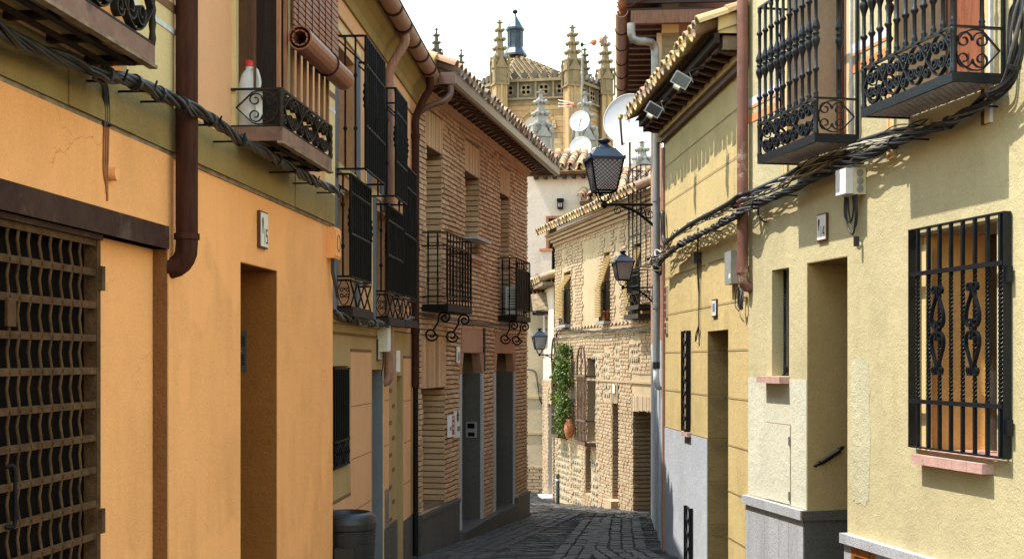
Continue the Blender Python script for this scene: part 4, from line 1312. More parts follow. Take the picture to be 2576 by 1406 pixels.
def iron_balcony(fr, par, s0, s1, p, zs, zr, label, screen=False):
    c = part('balcony', par, label)
    MB(fr).box(s0, s1, 0, p, zs - 0.075, zs).build('slab', 'iron', c)
    for z in (zr, zr - 0.15, zs + 0.09):
        MB(fr).box(s0, s1, p - 0.02, p - 0.006, z - .008, z + .008).build('rail', 'iron', c)
        for s in (s0 + .007, s1 - .007):
            MB(fr).box(s - .007, s + .007, 0, p - .02, z - .008, z + .008).build('side_rail', 'iron', c)
    n = 9
    for i in range(n):
        s = s0 + .012 + (s1 - s0 - .024) * i / (n - 1)
        MB(fr).tube([(s, p - .013, zs), (s, p - .013, zr)], 0.010 if i in (0, n - 1) else 0.0075, 6).build('bar', 'iron', c)
    for o in (p * .28, p * .62):
        for s in (s0 + .007, s1 - .007):
            MB(fr).lathe((s, o), [(.009, zs), (.009, zs + .25), (.017, zs + .28), (.009, zs + .31), (.009, zr - .18), (.015, zr - .15), (.009, zr)], 6).build('bar', 'iron', c)
    if screen:
        MB(fr).box(s0 + .02, s1 - .01, p - .028, p - .022, zs + .09, zr - .16).build('screen', 'plastic_black', c)
    else:
        b = MB(fr)
        for i in range(18):
            s = s0 + .02 + (s1 - s0 - .04) * i / 17
            b.tube([(s, p - .025, zs + .09), (s, p - .025, zr - .15)], .0045, 4)
        for k in range(9):
            z = zs + .12 + k * (zr - zs - .3) / 8
            b.tube([(s0 + .01, p - .026, z), (s1 - .01, p - .026, z)], .004, 4)
        b.build('mesh_screen', 'iron', c, kind='stuff')
    for s in (s0 + .12, s1 - .12):
        path = [(o, z) for o, z in spiral(p - .07, zs - .15, .075, math.pi * .9, -1.4, 16)][::-1]
        path += [(p * .55, zs - .20), (p * .36, zs - .30)]
        path += [(o, z) for o, z in spiral(0.10, zs - .34, .085, -0.3, -1.35, 16)]
        MB(fr).tube([(s, o, z) for o, z in path], .012, 6).build('scroll_bracket', 'iron', c)
    return c
iron_balcony(C, hC, s_(1057), s_(1188, .33), .33, .64, 1.46, 'black iron balcony with mesh screen, nearer one on the brick house')
iron_balcony(C, hC, s_(1250), s_(1335, .30), .30, .66, 1.50, 'black iron balcony with solid dark screen at the far end of the brick house', True)
ac = thing('air_conditioner', 'white air conditioner standing on the far balcony of the brick house', 'air conditioner', C.P(s_(1262), .15, .70))
a0 = s_(1262)
MB(C).box(a0, a0 + .5, .06, .24, .69, 1.1).build('case', 'plastic_grey', ac)
for k in range(8):
    MB(C).box(a0 - .006, a0 - .001, .08, .22, .74 + k * .042, .755 + k * .042).build('vent_slat', 'plastic_mid', ac)
# signs on the brick house
sg = thing('wall_sign', 'white and crimson sign by the first granite doorway of the brick house', 'sign', C.P(s_(1133), 0, -.95))
a, c = s_(1133, .07), s_(1145, .07)
z0, z1 = C.z(1138, 1098, .06), C.z(1138, 1044, .06)
MB(C).box(a, c, .03, .06, z0, z1).build('panel', 'white', sg)
MB(C).box((a + c) / 2, c - .004, .0605, .063, z0 + .02, z1 - .01).build('crimson_field', 'red_sign', sg)
for k in range(3):
    MB(C).box((a + c) / 2 + .03, c - .05, .0635, .065, z0 + .09 + k * .06, z0 + .115 + k * .06).build('lettering', 'white', sg)
MB(C).box(a + .03, (a + c) / 2 - .04, .0605, .062, z0 + .08, z0 + .13).build('lettering', 'ink', sg)
sg = thing('wall_sign', 'white sign with dark diamond emblem and green patch beside the crimson sign', 'sign', C.P(s_(1150), 0, -.95))
a, c = s_(1147, .06), s_(1158, .06)
z0, z1 = C.z(1152, 1100, .06), C.z(1152, 1033, .06)
MB(C).box(a, c, .03, .055, z0, z1).build('panel', 'plastic_grey', sg)
m_, q_ = (a + c) / 2, (z0 + z1) / 2 + .06
for k in range(2):
    MB(C).slab([(m_ - .07, q_ + k * .05), (m_, q_ + .08 + k * .05), (m_ + .07, q_ + k * .05), (m_, q_ - .04 + k * .05)], .0555, .057 + k * .002).build('emblem', 'ink', sg)
MB(C).box(m_ - .03, c - .01, .0555, .058, z0 + .08, z0 + .14).build('green_patch', 'green', sg)
b = MB(C); b.box(s_(1142), s_(1149), .03, .045, C.z(1145, 912), C.z(1145, 872))
pl = tag(b.build('street_plaque', 'tile_white'), 'white and blue tile plaque left of the first granite doorway', 'plaque')
MB(C).box(s_(1142) + .03, s_(1149) - .02, .0455, .047, C.z(1145, 908), C.z(1145, 886)).build('print', 'blue_print', pl)
ic = thing('intercom', 'grey intercom panel with two dark windows inside the granite doorway', 'intercom', C.P(D1[1], -.2, -.9))
ss = D1[1] - 0.0125
def jo(px, s):
    k = (px - CX) / F
    return (k * (C.O[1] + s * C.u[1]) - C.O[0] - s * C.u[0]) / (C.n[0] - k * C.n[1])
oa, ob_ = jo(1173, ss), jo(1200, ss)
dd = C.d(ss)
z0, z1 = (HY - 1100) / F * dd, (HY - 1061) / F * dd
MB(C).box(ss - .02, ss, oa, ob_, z0, z1).build('frame', 'plastic_mid', ic)
MB(C).box(ss - .023, ss - .0205, oa + .02, ob_ - .03, z1 - .09, z1 - .02).build('window', 'dark', ic)
MB(C).box(ss - .023, ss - .0205, oa + .03, ob_ - .03, z0 + .015, z0 + .07).build('window', 'dark', ic)
# ================================================================ D: the yellow house, no. 14 (nearest on the right)
Dd = FD
sD = Dd.s
hD = thing('yellow_house', 'pale yellow rendered house no. 14, nearest on the right, with black balconies', 'house', Dd.P(-2, 0, ground(9)))
s_near, s_far = sD(2760), sD(1883)
capz0 = -1.16
doorD = (sD(2132), sD(2030), -3, 0.755, 0.62)
winS = (sD(1985), sD(1942), -0.13, 0.745, 0.16)
winL = (sD(2508), sD(2312), -0.585, 0.80, 0.40)
bdo1 = (sD(2130), sD(1985), 1.62, 3.6, 0.45)
bdo2 = (sD(2475), sD(2255), 1.66, 3.6, 0.40)
wall_sheet(Dd, s_near, s_far, -3, 4.4, [doorD, winS, winL, bdo1, bdo2], 'yellow', hD, label='rough pale yellow render')
MB(Dd).box(s_near, s_far, -6, -0.75, -3, 4.4).build('house_body', 'yellow', hD)
MB(Dd).quad((s_far, 0, -3), (s_far, -0.75, -3), (s_far, -0.75, 4.4), (s_far, 0, 4.4)).build('end_wall', 'yellow', hD)
back_panel(Dd, doorD, 'wood_dark', hD, 'door')
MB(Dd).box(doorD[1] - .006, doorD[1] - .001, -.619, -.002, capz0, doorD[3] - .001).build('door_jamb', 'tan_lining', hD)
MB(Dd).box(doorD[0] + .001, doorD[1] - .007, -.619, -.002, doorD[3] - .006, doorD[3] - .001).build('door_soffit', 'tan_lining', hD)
for q in (winS, winL):
    back_panel(Dd, q, 'glass', hD, 'window')
# inner jambs of the large window, orange, and its wooden casement
MB(Dd).add([(winL[1] - .004, -.03, winL[2]), (winL[1] - .16, -.399, winL[2]), (winL[1] - .16, -.399, winL[3]), (winL[1] - .004, -.03, winL[3])], [(0, 1, 2, 3)]).build('splayed_jamb', 'apricot', hD)
MB(Dd).box(winL[0] + .2, winL[0] + .5, -0.395, -0.34, winL[2], winL[3]).build('casement', 'wood_dark', hD)
MB(Dd).box(winL[0] + .05, winL[1] - .007, -0.39, 0.0, winL[2] + .001, winL[2] + .012).build('window_board', 'pink_stone', hD)
MB(Dd).box(winL[1] - .11, winL[1] - .012, -0.03, -0.012, winL[2], winL[3] - .06).build('inner_trim', 'cream_trim', hD)
for q in (bdo1, bdo2):
    back_panel(Dd, q, 'wood_red', hD, 'balcony_door')
    MB(Dd).box(q[1] - .012, q[1] - .001, -q[4] + .001, -.003, q[2], q[3]).build('inner_jamb', 'sand_wall', hD)
    MB(Dd).box(q[1] - .07, q[1] - .013, -q[4] + .001, -q[4] + .05, q[2], q[3]).build('door_frame', 'wood', hD)
    MB(Dd).box(q[0] + .001, q[0] + .05, -q[4] + .001, -.02, q[2], q[3]).build('door_frame', 'wood_red', hD)
    for (a, c, m) in ((q[1], q[1] + .055, 'cream_trim'), (q[1] + .058, q[1] + .075, 'stripe_orange'), (q[1] + .078, q[1] + .10, 'cream_trim'), (q[0] - .035, q[0], 'wood'), (q[0] - .075, q[0] - .038, 'cream_trim'), (q[0] - .10, q[0] - .078, 'stripe_white')):
        MB(Dd).box(a, c, .001, .02, 1.35 if c > q[1] else 1.38, 3.7).build('door_surround', m, hD)
    nsl = 26
    for k in range(nsl):
        z = q[2] + (q[3] - q[2]) * k / nsl
        MB(Dd).box(q[0] + .06, q[1] - .42 if q is bdo2 else q[0] + .12, -q[4] + .001, -q[4] + .02, z, z + .03).build('shutter_slat', 'wood_red', hD)
# painted bands between the balcony doors
for (a, c) in ((bdo1[1] + .105, s_far - .002), (bdo2[1] + .105, bdo1[0] - .105)):
    for (z0, z1, m) in ((2.19, 2.26, 'stripe_white'), (2.17, 2.187, 'stripe_orange'), (2.05, 2.12, 'stripe_orange')):
        MB(Dd).box(a, c, .001, .005, z0, z1).build('painted_stripe', m, hD)
# whitewashed lower part beside the door, meter hatch
MB(Dd).box(sD(2030) + .001, s_far - .001, .0005, .004, -1.16, -0.15).build('whitewash_patch', 'pale_patch', hD)
pc, pz0, pz1 = sD(2164), -1.02, .03
rp = random.Random(3)
pout = []
for k in range(40):
    a = 2 * math.pi * k / 40
    ca, sa = math.cos(a), math.sin(a)
    pout.append((pc + .15 * math.copysign(abs(ca) ** .5, ca) * (1 + rp.uniform(-.1, .1)), (pz0 + pz1) / 2 + (pz1 - pz0) / 2 * math.copysign(abs(sa) ** .5, sa) * (1 + rp.uniform(-.04, .04))))
MB(Dd).slab(pout, .0005, .0025).build('repair_patch', 'yellow_pale', hD)
ha, hb, hz0, hz1 = sD(1990), sD(1930), -1.15, Dd.z(1960, 1066)
ht = part('meter_hatch', hD, 'flush whitewashed metal hatch below the small window')
MB(Dd).box(ha, hb, .0045, .010, hz0, hz1).build('leaf', 'pale_patch', ht)
for (a, c, z0, z1) in ((ha - .006, ha - .001, hz0, hz1), (hb + .001, hb + .006, hz0, hz1), (ha, hb, hz1 + .001, hz1 + .006)):
    MB(Dd).box(a, c, .004, .0055, z0, z1).build('gap', 'line_brown', ht)
for z in (hz1 - .16, -1.12):
    MB(Dd).box(ha - .006, ha + .012, .0105, .02, z, z + .07).build('hinge', 'zinc', ht)
# granite plinth: cap in lengths and slabs
capz = -1.165
segs = [sD(2030), sD(1992), sD(1930), s_far + .02]
for i in range(3):
    MB(Dd).box(segs[i] + .002, segs[i + 1] - .002, -.05, .055, capz - .075, capz).build('plinth_cap', 'granite', hD)
slabs = [sD(2030) + .01, sD(1992), sD(1967), sD(1930), sD(1912), s_far]
for i in range(5):
    MB(Dd).box(slabs[i] + .002, slabs[i + 1] - .002, -.02, .028, -3, capz - .076).build('plinth_slab', 'granite', hD)
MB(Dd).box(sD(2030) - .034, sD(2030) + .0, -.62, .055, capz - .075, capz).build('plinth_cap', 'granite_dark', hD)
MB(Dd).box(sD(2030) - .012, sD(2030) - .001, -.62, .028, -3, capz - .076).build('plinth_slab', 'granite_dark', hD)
cz2 = -1.245
n = 3
ends = [s_near, sD(2330), sD(2132)]
for i in range(2):
    MB(Dd).box(ends[i] + .002, ends[i + 1] + (.01 if i == 1 else -.002), -.05, .06, cz2 - .07, cz2).build('plinth_cap', 'granite', hD)
cel = (sD(2212), sD(2150))
for (a, c) in ((s_near, cel[0]), (cel[1], sD(2132))):
    MB(Dd).box(a, c - .002, -.02, .028, -3, cz2 - .071).build('plinth_slab', 'granite', hD)
cd = part('cellar_door', hD, 'small varnished wooden door in the plinth')
MB(Dd).box(cel[0], cel[1], -.02, .012, -3, cz2 - .08).build('panel', 'wood_varnish', cd)
for s in (cel[0], cel[1] - .05):
    MB(Dd).box(s, s + .05, .0125, .03, -3, cz2 - .08).build('stile', 'wood_varnish', cd)
MB(Dd).box(cel[0] + .051, cel[1] - .051, .0125, .03, cz2 - .14, cz2 - .08).build('rail', 'wood_varnish', cd)
# sills
def sill(a, c, z, h=.055, p=.09):
    n = max(1, round((c - a) / .16))
    for i in range(n):
        MB(Dd).box(a + (c - a) * i / n + .001, a + (c - a) * (i + 1) / n - .001, -.1, p, z - h, z).build('sill_tile', 'pink_stone', hD)
sill(sD(1987), sD(1928), -0.132)
sill(sD(2500), sD(2318), -0.60, .06, .075)

# twisted bars and scroll ornaments
def twisted(fr, s, o, z0, z1, r, parent, mat='iron_blue', tz0=None, tz1=None, name='bar'):
    tz0 = z0 if tz0 is None else tz0
    tz1 = z1 if tz1 is None else tz1
    b = MB(fr)
    def sq(za, zb, steps, tw):
        pts, fs = [], []
        for i in range(steps + 1):
            z = za + (zb - za) * i / steps
            a0 = math.pi / 4 + tw * i / steps
            for k in range(4):
                a = a0 + k * math.pi / 2
                pts.append((s + r * 1.35 * math.cos(a), o + r * 1.35 * math.sin(a), z))
        for i in range(steps):
            for k in range(4):
                k2 = (k + 1) % 4
                fs.append((i * 4 + k, i * 4 + k2, i * 4 + 4 + k2, i * 4 + 4 + k))
        b.add(pts, fs)
    if tz0 > z0: sq(z0, tz0, 1, 0)
    sq(tz0, tz1, max(4, int((tz1 - tz0) / .012)), (tz1 - tz0) * 62)
    if tz1 < z1: sq(tz1, z1, 1, 0)
    return b.build(name, mat, parent)

def lyre(fr, s, o, zc, h, w, parent, mat='iron_blue'):
    """two hearts tip to tip round a bar, every end curled into a scroll"""
    half = [(.26, .085), (.15, .105), (.08, .07), (.14, .035), (.32, .03), (.50, .075), (.54, .14), (.46, .215), (.28, .30), (.12, .37), (.07, .425), (.14, .475), (.30, .485), (.40, .445), (.34, .41), (.24, .42), (.25, .45)]
    for sx in (-1, 1):
        for sz in (-1, 1):
            pts = smooth_path([(s + sx * w * x, o, zc + sz * h * z) for x, z in half], 4)
            MB(fr).strap([tuple(q) for q in pts], (0, 1, 0), .024, .008).build('scroll', mat, parent)
    MB(fr).box(s - .018, s + .018, o - .014, o + .014, zc - .012, zc + .012).build('collar', mat, parent)

# big hinged grille standing proud of the wall
gr = part('window_grille', hD, 'large black grille of twisted bars with heart scrolls')
og = .048
g0, g1 = sD(2527, og), sD(2288, og)
gz0, gz1 = -0.555, 0.838
for s in (g0, g1):
    MB(Dd).box(s - .004, s + .004, .005, og + .008, gz0, gz1).build('side_plate', 'iron_blue', gr)
for z in (gz0, gz1):
    MB(Dd).box(g0 - .006, g1 + .006, .012, og + .008, z - .005, z + .005).build('end_plate', 'iron_blue', gr)
zr = (Dd.z(2500, 664, og), Dd.z(2500, 1021, og))
for z in zr:
    MB(Dd).box(g0 + .005, g1 - .02, og - .014, og + .014, z - .013, z + .013).build('cross_bar', 'iron_blue', gr)
nb = 8
bs = [g0 + .045 + (g1 - g0 - .15) * i / (nb - 1) for i in range(nb)]
for i, s in enumerate(bs):
    twisted(Dd, s, og - .003, gz0 + .005, gz1 - .005, .0105, gr, tz0=zr[1] + .02, tz1=zr[0] - .02)
for i in (2, 5):
    lyre(Dd, bs[i], og + .012, (zr[0] + zr[1]) / 2 + .04, .56, .135, gr)
for py in (690, 1075):
    z = Dd.z(2527, py, og)
    MB(Dd).box(g0 - .03, g0 - .005, .012, .045, z - .045, z + .045).build('hinge', 'iron_blue', gr)
# small grille inside the narrow window
gr = part('window_grille', hD, 'small twisted grille inside the narrow window')
gs = [winS[0] + .03 + (winS[1] - winS[0] - .06) * i / 3 for i in range(4)]
for s in gs:
    twisted(Dd, s, -.10, winS[2], winS[3], .009, gr)
lyre(Dd, gs[1], -.085, .32, .34, .09, gr)
for i in range(4):
    s = winS[0] + .04 + i * .075
    pts = spiral(s, winS[2] + .05, .032, 0, 1.6, 14)
    MB(Dd).strap([(x, -.085, z) for x, z in pts], (0, 1, 0), .02, .006).build('scroll', 'iron_blue', gr)
MB(Dd).box(winS[0], winS[1], -.115, -.09, winS[2] + .002, winS[2] + .014).build('rail', 'iron_blue', gr)

def lathe_baluster(fr, z0, z1):
    zm = z0 + (z1 - z0) * .50
    k = .95
    r = .0125
    prof = [(.018, z0), (.02, z0 + .01), (.015, z0 + .02), (.02, z0 + .032), (.014, z0 + .045), (r, z0 + .06)]
    zq = z0 + (z1 - z0) * .22
    prof += [(r, zq - .02), (.024, zq), (.024, zq + .008), (r * 1.1, zq + .022)]
    prof += [(r, zm - .12), (.015, zm - .10), (.030, zm - .055), (.030, zm - .035), (.016, zm - .014), (.025, zm - .006), (.025, zm + .006), (.016, zm + .014), (.030, zm + .035), (.030, zm + .055), (.015, zm + .10), (r, zm + .12)]
    zq = z0 + (z1 - z0) * .78
    prof += [(r * 1.1, zq - .022), (.024, zq - .008), (.024, zq), (r, zq + .02), (r, z1 - .05), (.018, z1 - .03), (.014, z1)]
    b = MB(fr); b.lathe((0, 0), prof, 10)
    return b.mesh('baluster', 'iron_blue', fr.P(0, 0, 0))

def expanded_metal(fr, s0, s1, o0, o1, z, par):
    """the expanded-metal underside: wavy strips that meet as lozenges"""
    b = MB(fr)
    no = int((o1 - o0) / .026)
    ns = int((s1 - s0) / .03)
    for j in range(no):
        oc = o0 + (o1 - o0) * (j + .5) / no
        a = (o1 - o0) / no / 2
        for sg in (-1, 1):
            b.strap([(s0 + (s1 - s0) * i / ns, oc + sg * a * (1 if (i + j) % 2 else 0) * .95, z) for i in range(ns + 1)], (0, 0, 1), .005, .008)
    b.build('expanded_metal', 'stripe_white', par, kind='stuff')

def cage_balcony_D(s0, s1, p, zb, zt_, zp, ztop, label, nbal, nscroll):
    c = part('balcony', hD, label)
    MB(Dd).box(s0, s1, p - .02, p, zb, zt_).build('fascia', 'iron_blue', c)
    for s in (s0, s1 - .02):
        MB(Dd).box(s, s + .02, .0, p - .02, zb, zt_).build('fascia', 'iron_blue', c)
    MB(Dd).box(s0 + .02, s1 - .02, .01, p - .021, zb + .022, zb + .03).build('floor_plate', 'mortar_pale', c)
    expanded_metal(Dd, s0 + .02, s1 - .02, .01, p - .02, zb + .012, c)
    for z in (zp, ztop):
        MB(Dd).box(s0, s1, p - .028, p + .0, z - .007, z + .006).build('rail', 'iron_blue', c)
        for s in (s0, s1 - .028):
            MB(Dd).box(s, s + .028, 0, p - .028, z - .007, z + .006).build('side_rail', 'iron_blue', c)
    me = lathe_baluster(Dd, zp, ztop)
    for i in range(nbal):
        s = s0 + .014 + (s1 - s0 - .028) * i / (nbal - 1)
        inst(me, 'baluster', c, Dd.P(s, p - .014, 0))
    for s in (s0 + .014, s1 - .014):
        inst(me, 'baluster', c, Dd.P(s, p * .42, 0))
        MB(Dd).lathe((s, p - .014), [(.02, zt_), (.02, zt_ + .02), (.016, zt_ + .03), (.018, zp - .03), (.022, zp - .015), (.018, zp - .007)], 10).build('corner_post', 'iron_blue', c)
    scroll_panel(Dd, c, s0 + .03, s1 - .03, p - .014, 0, zt_ + .008, zp - .008, nscroll, 'iron_blue', .026, .009)
    for s in (s0 + .014,):
        side_scroll(Dd, c, s, .03, p - .03, zt_ + .008, zp - .008, 'iron_blue', .014, .008)
    side_scroll(Dd, c, s1 - .014, .03, p - .03, zt_ + .008, zp - .008, 'iron_blue', .014, .008)
    MB(Dd).box(s0 - .002, s0 + .02, .001, .02, zt_, ztop).build('wall_plate', 'iron_blue', c)
pD = .334
cage_balcony_D(sD(2395, pD), sD(2166, pD), pD, 1.577, 1.634, 1.893, 2.80, 'larger black balcony with turned balusters at the upper right', 11, 4)
cage_balcony_D(sD(2050, pD), sD(1905, pD), pD, 1.538, 1.60, 1.85, 2.76, 'smaller black cage balcony beside the maroon drainpipe', 10, 3)
number_plate(Dd, sD(2073), Dd.z(2073, 572), .165, .205, '14', 'white house number plate 14 above the yellow doorway', True)
# handrail on the door jamb
hr = thing('grab_handle', 'black iron grab handle with pointed ends on the yellow door jamb', 'handle', Dd.P(doorD[1], -.3, -.75))
ss = doorD[1] - .006
def joD(px, s):
    k = (px - CX) / F
    return (k * (Dd.O[1] + s * Dd.u[1]) - Dd.O[0] - s * Dd.u[0]) / (Dd.n[0] - k * Dd.n[1])
o_a, o_b = joD(2045, ss), joD(2122, ss)
za_, zb_ = (HY - 1173) / F * Dd.d(ss, o_a), (HY - 1122) / F * Dd.d(ss, o_b)
va = Vector((ss - .03, o_a, za_)); vb = Vector((ss - .03, o_b, zb_))
MB(Dd).tube([tuple(va.lerp(vb, t)) for t in (.2, .5, .8)], [.019, .021, .019], 10).build('grip', 'iron', hr)
for (t0, t1) in ((.0, .24), (1.0, .76)):
    pts = [va.lerp(vb, t0 + (t1 - t0) * k / 6) for k in range(7)]
    MB(Dd).tube([(ss - .012, p.y, p.z) for p in pts], [.002, .010, .016, .008, .022, .012, .016], 8).build('spearhead', 'iron', hr)
    MB(Dd).box(ss - .03, ss - .001, pts[5].y - .008, pts[5].y + .008, pts[5].z - .008, pts[5].z + .008).build('standoff', 'iron', hr)

# grey box with three round holes under the cables
bs0, bs1 = sD(2180, .1), sD(2150, .1)
zb0_, zb1_ = Dd.z(2150, 487, .1), Dd.z(2150, 420, .1)
jb = thing('junction_box', 'pale grey cable box with three round outlets hanging under the cables by door 14', 'box', Dd.P(bs0, 0, zb0_))
bo0, bo1 = .0, .135
sb0 = sD(2180); sb1 = sb0 + .17
MB(Dd).box(sb0, sb1, .004, .10, zb0_, zb1_).build('base', 'plastic_cream', jb)
MB(Dd).box(sb0 + .003, sb1 - .003, .101, .155, zb0_ + .004, zb1_ - .004).build('cover', 'plastic_grey', jb)
for k in range(3):
    z = zb0_ + (zb1_ - zb0_) * (.2 + .3 * k)
    MB(Dd).tube([(sb0 - .006, .05, z), (sb0 - .0005, .05, z)], .026, 14).build('outlet', 'plastic_mid', jb)
for k, (dx, dz) in enumerate(((.02, .22), (.06, .27), (.10, .18))):
    MB(Dd).tube(smooth_path([(sb0 + .03 + k * .03, .06, zb0_), (sb0 + .02 + k * .03, .06, zb0_ - dz * .6), (sb0 + .05 + dx, .05, zb0_ - dz), (sb0 + .14 + dx, .05, zb0_ - dz * .7), (sb0 + .20 + dx * .5, .04, zb0_ + .05), (sb0 + .2, .03, zb1_ + .05)]), .007, 6).build('cable_tail', 'cable', jb)
MB(Dd).box(sb0 + .05, sb0 + .08, .03, .06, zb0_ - .36, zb0_ - .29).build('clip', 'cable', jb)

# ================================================================ E: the ochre house
E = FE
sE = E.s
hE = thing('ochre_house', 'ochre rendered house with red scored lines and tiled wooden eave, right of the lane', 'house', E.P(2, 0, ground(13)))
s0E, s1E = 0.0, E.s(1672)
doorE = (sE(1832), sE(1780), -3, .287, .55)
winE = (sE(1738), sE(1725), -.76, .315, .10)
winE2 = (sE(1745), sE(1732), -2.3, -1.55, .10)
wall_sheet(E, s0E, s1E, -3.2, 2.95, [doorE, winE, winE2], 'ochre', hE, label='ochre render')
MB(E).box(s0E, s1E, -6, -.65, -3.2, 2.95).build('house_body', 'ochre', hE)
MB(E).quad((s1E, 0, -3.2), (s1E, -.65, -3.2), (s1E, -.65, 2.95), (s1E, 0, 2.95)).build('end_wall', 'pink_brown', hE)
back_panel(E, doorE, 'wood_dark', hE, 'door')
MB(E).box(doorE[1] - .004, doorE[1] - .001, -.549, -.002, -3, doorE[3] - .001).build('door_jamb', 'ochre_jamb', hE)
back_panel(E, winE, 'dark', hE, 'window'); back_panel(E, winE2, 'dark', hE, 'window')
MB(E).box(doorE[1] + .001, s1E - .002, .0005, .006, -3.2, -.775).build('blue_dado', 'pale_blue', hE)
for z in (2.26, 1.83, .96, .537, .098, -.34, -.775, -1.2, -1.63):
    for (a, c) in ((s0E, doorE[0]), (doorE[1], s1E)):
        if z > .287:
            if a == s0E: a, c = s0E, s1E
            else: continue
        if z < -.78 and a != s0E: continue
        if abs(z + .34) < .01 or abs(z - .098) < .01:
            if a > 0.1:
                MB(E).box(a, winE[0] - .01, .0065, .0085, z - .0025, z + .0025).build('score_line', 'line_red', hE); a = winE[1] + .01
        MB(E).box(a, c, .0065, .0085, z - .0025, z + .0025).build('score_line', 'line_red', hE)
    if z < .28:
        MB(E).box(doorE[1] - .007, doorE[1] - .0045, -.55, -.001, z - .0025, z + .0025).build('score_line', 'line_brown', hE)
for k, q in enumerate((winE, winE2)):
    gr = part('window_grille', hE, 'narrow black grille with a chain of loops')
    a, c = q[0] - .01, q[1] + .01
    for s in (a, c):
        MB(E).box(s - .006, s + .006, .01, .05, q[2], q[3]).build('bar', 'iron', gr)
    n = 8 if k == 0 else 5
    for i in range(n):
        z0 = q[2] + (q[3] - q[2]) * i / n; z1 = q[2] + (q[3] - q[2]) * (i + 1) / n
        m = (a + c) / 2
        MB(E).strap([(m + .09 * math.sin(x), .035, (z0 + z1) / 2 + (z1 - z0) * .5 * math.cos(x)) for x in [2 * math.pi * j / 14 for j in range(15)]], (0, 1, 0), .02, .012).build('loop', 'iron_blue', gr)
MB(E).box(winE[0] - .05, winE[1] + .03, .001, .05, -.81, -.765).build('sill', 'pink_stone', hE)
# eave: stepped brackets, soffit, boards, tiles
ez, eo = 2.72, .31
MB(E).box(s0E, s1E, .001, .05, ez - .16, ez - .10).build('eave_moulding', 'wood', hE)
MB(E).box(s0E, s1E, .001, .08, ez - .098, ez - .03).build('eave_moulding', 'ochre', hE)
MB(E).add([(s0E, 0, ez + .12), (s1E + .05, 0, ez + .12), (s1E + .05, eo + .04, ez + .10), (s0E, eo + .04, ez + .10)], [(0, 1, 2, 3)]).build('soffit', 'wood_dark', hE)
n = 15
for i in range(n):
    s = s0E + .12 + (s1E - s0E - .15) * i / (n - 1)
    b = MB(E); b.box(s - .045, s + .045, .0, eo - .06, ez - .02, ez + .10); b.build('rafter', 'wood_dark', hE)
    b = MB(E); b.prism([(eo - .20, ez - .021), (eo - .07, ez - .021), (eo - .07, ez - .0215), (.14, ez - .05), (.0, ez - .05), (.0, ez - .0215)], s - .03, s + .03); b.build('bracket', 'wood', hE)
    if i < n - 1:
        MB(E).box(s + .05, s + (s1E - s0E - .15) / (n - 1) - .05, eo - .10, eo - .06, ez + .0, ez + .09).build('infill_board', 'wood', hE)
MB(E).box(s0E, s1E + .06, eo - .055, eo - .01, ez + .03, ez + .115).build('fascia', 'wood_dark', hE)
MB(E).box(s1E, s1E + .05, 0.0, eo - .06, ez - .03, ez + .098).build('end_beam', 'wood', hE)
MB(E).box(s0E + .02, s0E + .06, .05, eo - .05, ez + .12, ez + .3).build('end_board', 'cream_trim', hE)
MB(E).box(s0E + .03, s0E + .08, .05, .22, ez - .02, ez + .10).build('near_beam_end', 'wood_old', hE)
alE = E.P(1, 0, 0) - E.P(0, 0, 0)
upE = (E.P(0, -1, .36) - E.P(0, 0, 0)).normalized()
tile_roof(hE, ['tile_gold', 'tile_gold', 'tile'], E.P(s0E + .05, eo + .08, ez + .125), alE, upE, int((s1E - s0E) / .19) + 1, 3, .19, r=.085)
MB(E).add([(s0E, eo - .02, ez + .13), (s1E + .05, eo - .02, ez + .13), (s1E + .05, -5, ez + 2.0), (s0E, -5, ez + 2.0)], [(0, 1, 2, 3)]).build('roof_deck', 'tile_red', hE)
# rubble corner strip at the far end
MB(E).box(s1E - .035, s1E + .02, .006, .03, -3.0, 2.5).build('corner_strip', 'pink_brown', hE)

def floodlight(px, py, label):
    d = E.d(E.s(px, eo + .13), eo + .13)
    c = px3(px, py, d)
    t = thing('floodlight', label, 'floodlight', c + Vector((0, 0, -.1)), 'floodlights under the tiled eave')
    fr = PlanFrame(c.x, c.y, 1, -.25)
    th = D2R(32)
    def tr(x, y, z):  # tilt in the (s, z) plane
        return (x * math.cos(th) + z * math.sin(th), y, -x * math.sin(th) + z * math.cos(th) + c.z)
    b = MB(fr)
    P8 = [tr(x, y, z) for (x, z) in ((-.085, -.062), (.085, -.062), (.085, .062), (-.085, .062)) for y in (.02,)] + [tr(x * .6, -.09, z * .6) for (x, z) in ((-.085, -.062), (.085, -.062), (.085, .062), (-.085, .062))]
    b.add(P8, [(0, 1, 2, 3), (7, 6, 5, 4), (0, 4, 5, 1), (1, 5, 6, 2), (2, 6, 7, 3), (3, 7, 4, 0)])
    b.build('housing', 'plastic_mid', t)
    b = MB(fr); b.add([tr(x, .021, z) for (x, z) in ((-.072, -.05), (.072, -.05), (.072, .05), (-.072, .05))], [(0, 1, 2, 3)]); b.build('glass', 'glass', t)
    b = MB(fr)
    b.strap([tr(-.092, 0, 0), tr(-.098, -.04, .04), tr(-.0, -.1, .115), tr(.098, -.04, .04), tr(.092, 0, 0)], (0, 1, 0), .02, .006); b.build('yoke', 'plastic_black', t)
    b = MB(fr); b.tube([tr(0, -.1, .115), (.14, -.1, c.z + .13), (.26, -.08, c.z + .14)], .009, 6); b.build('arm', 'plastic_black', t)
    b = MB(fr); b.tube([tr(-.03, .025, -.078), tr(.03, .025, -.078)], .022, 10); b.build('sensor', 'plastic_cream', t)
    return t
floodlight(1714, 203, 'square floodlight under the eave, nearer to the maroon drainpipe')
floodlight(1645, 277, 'square floodlight at the far corner of the eave, in front of the big dish')

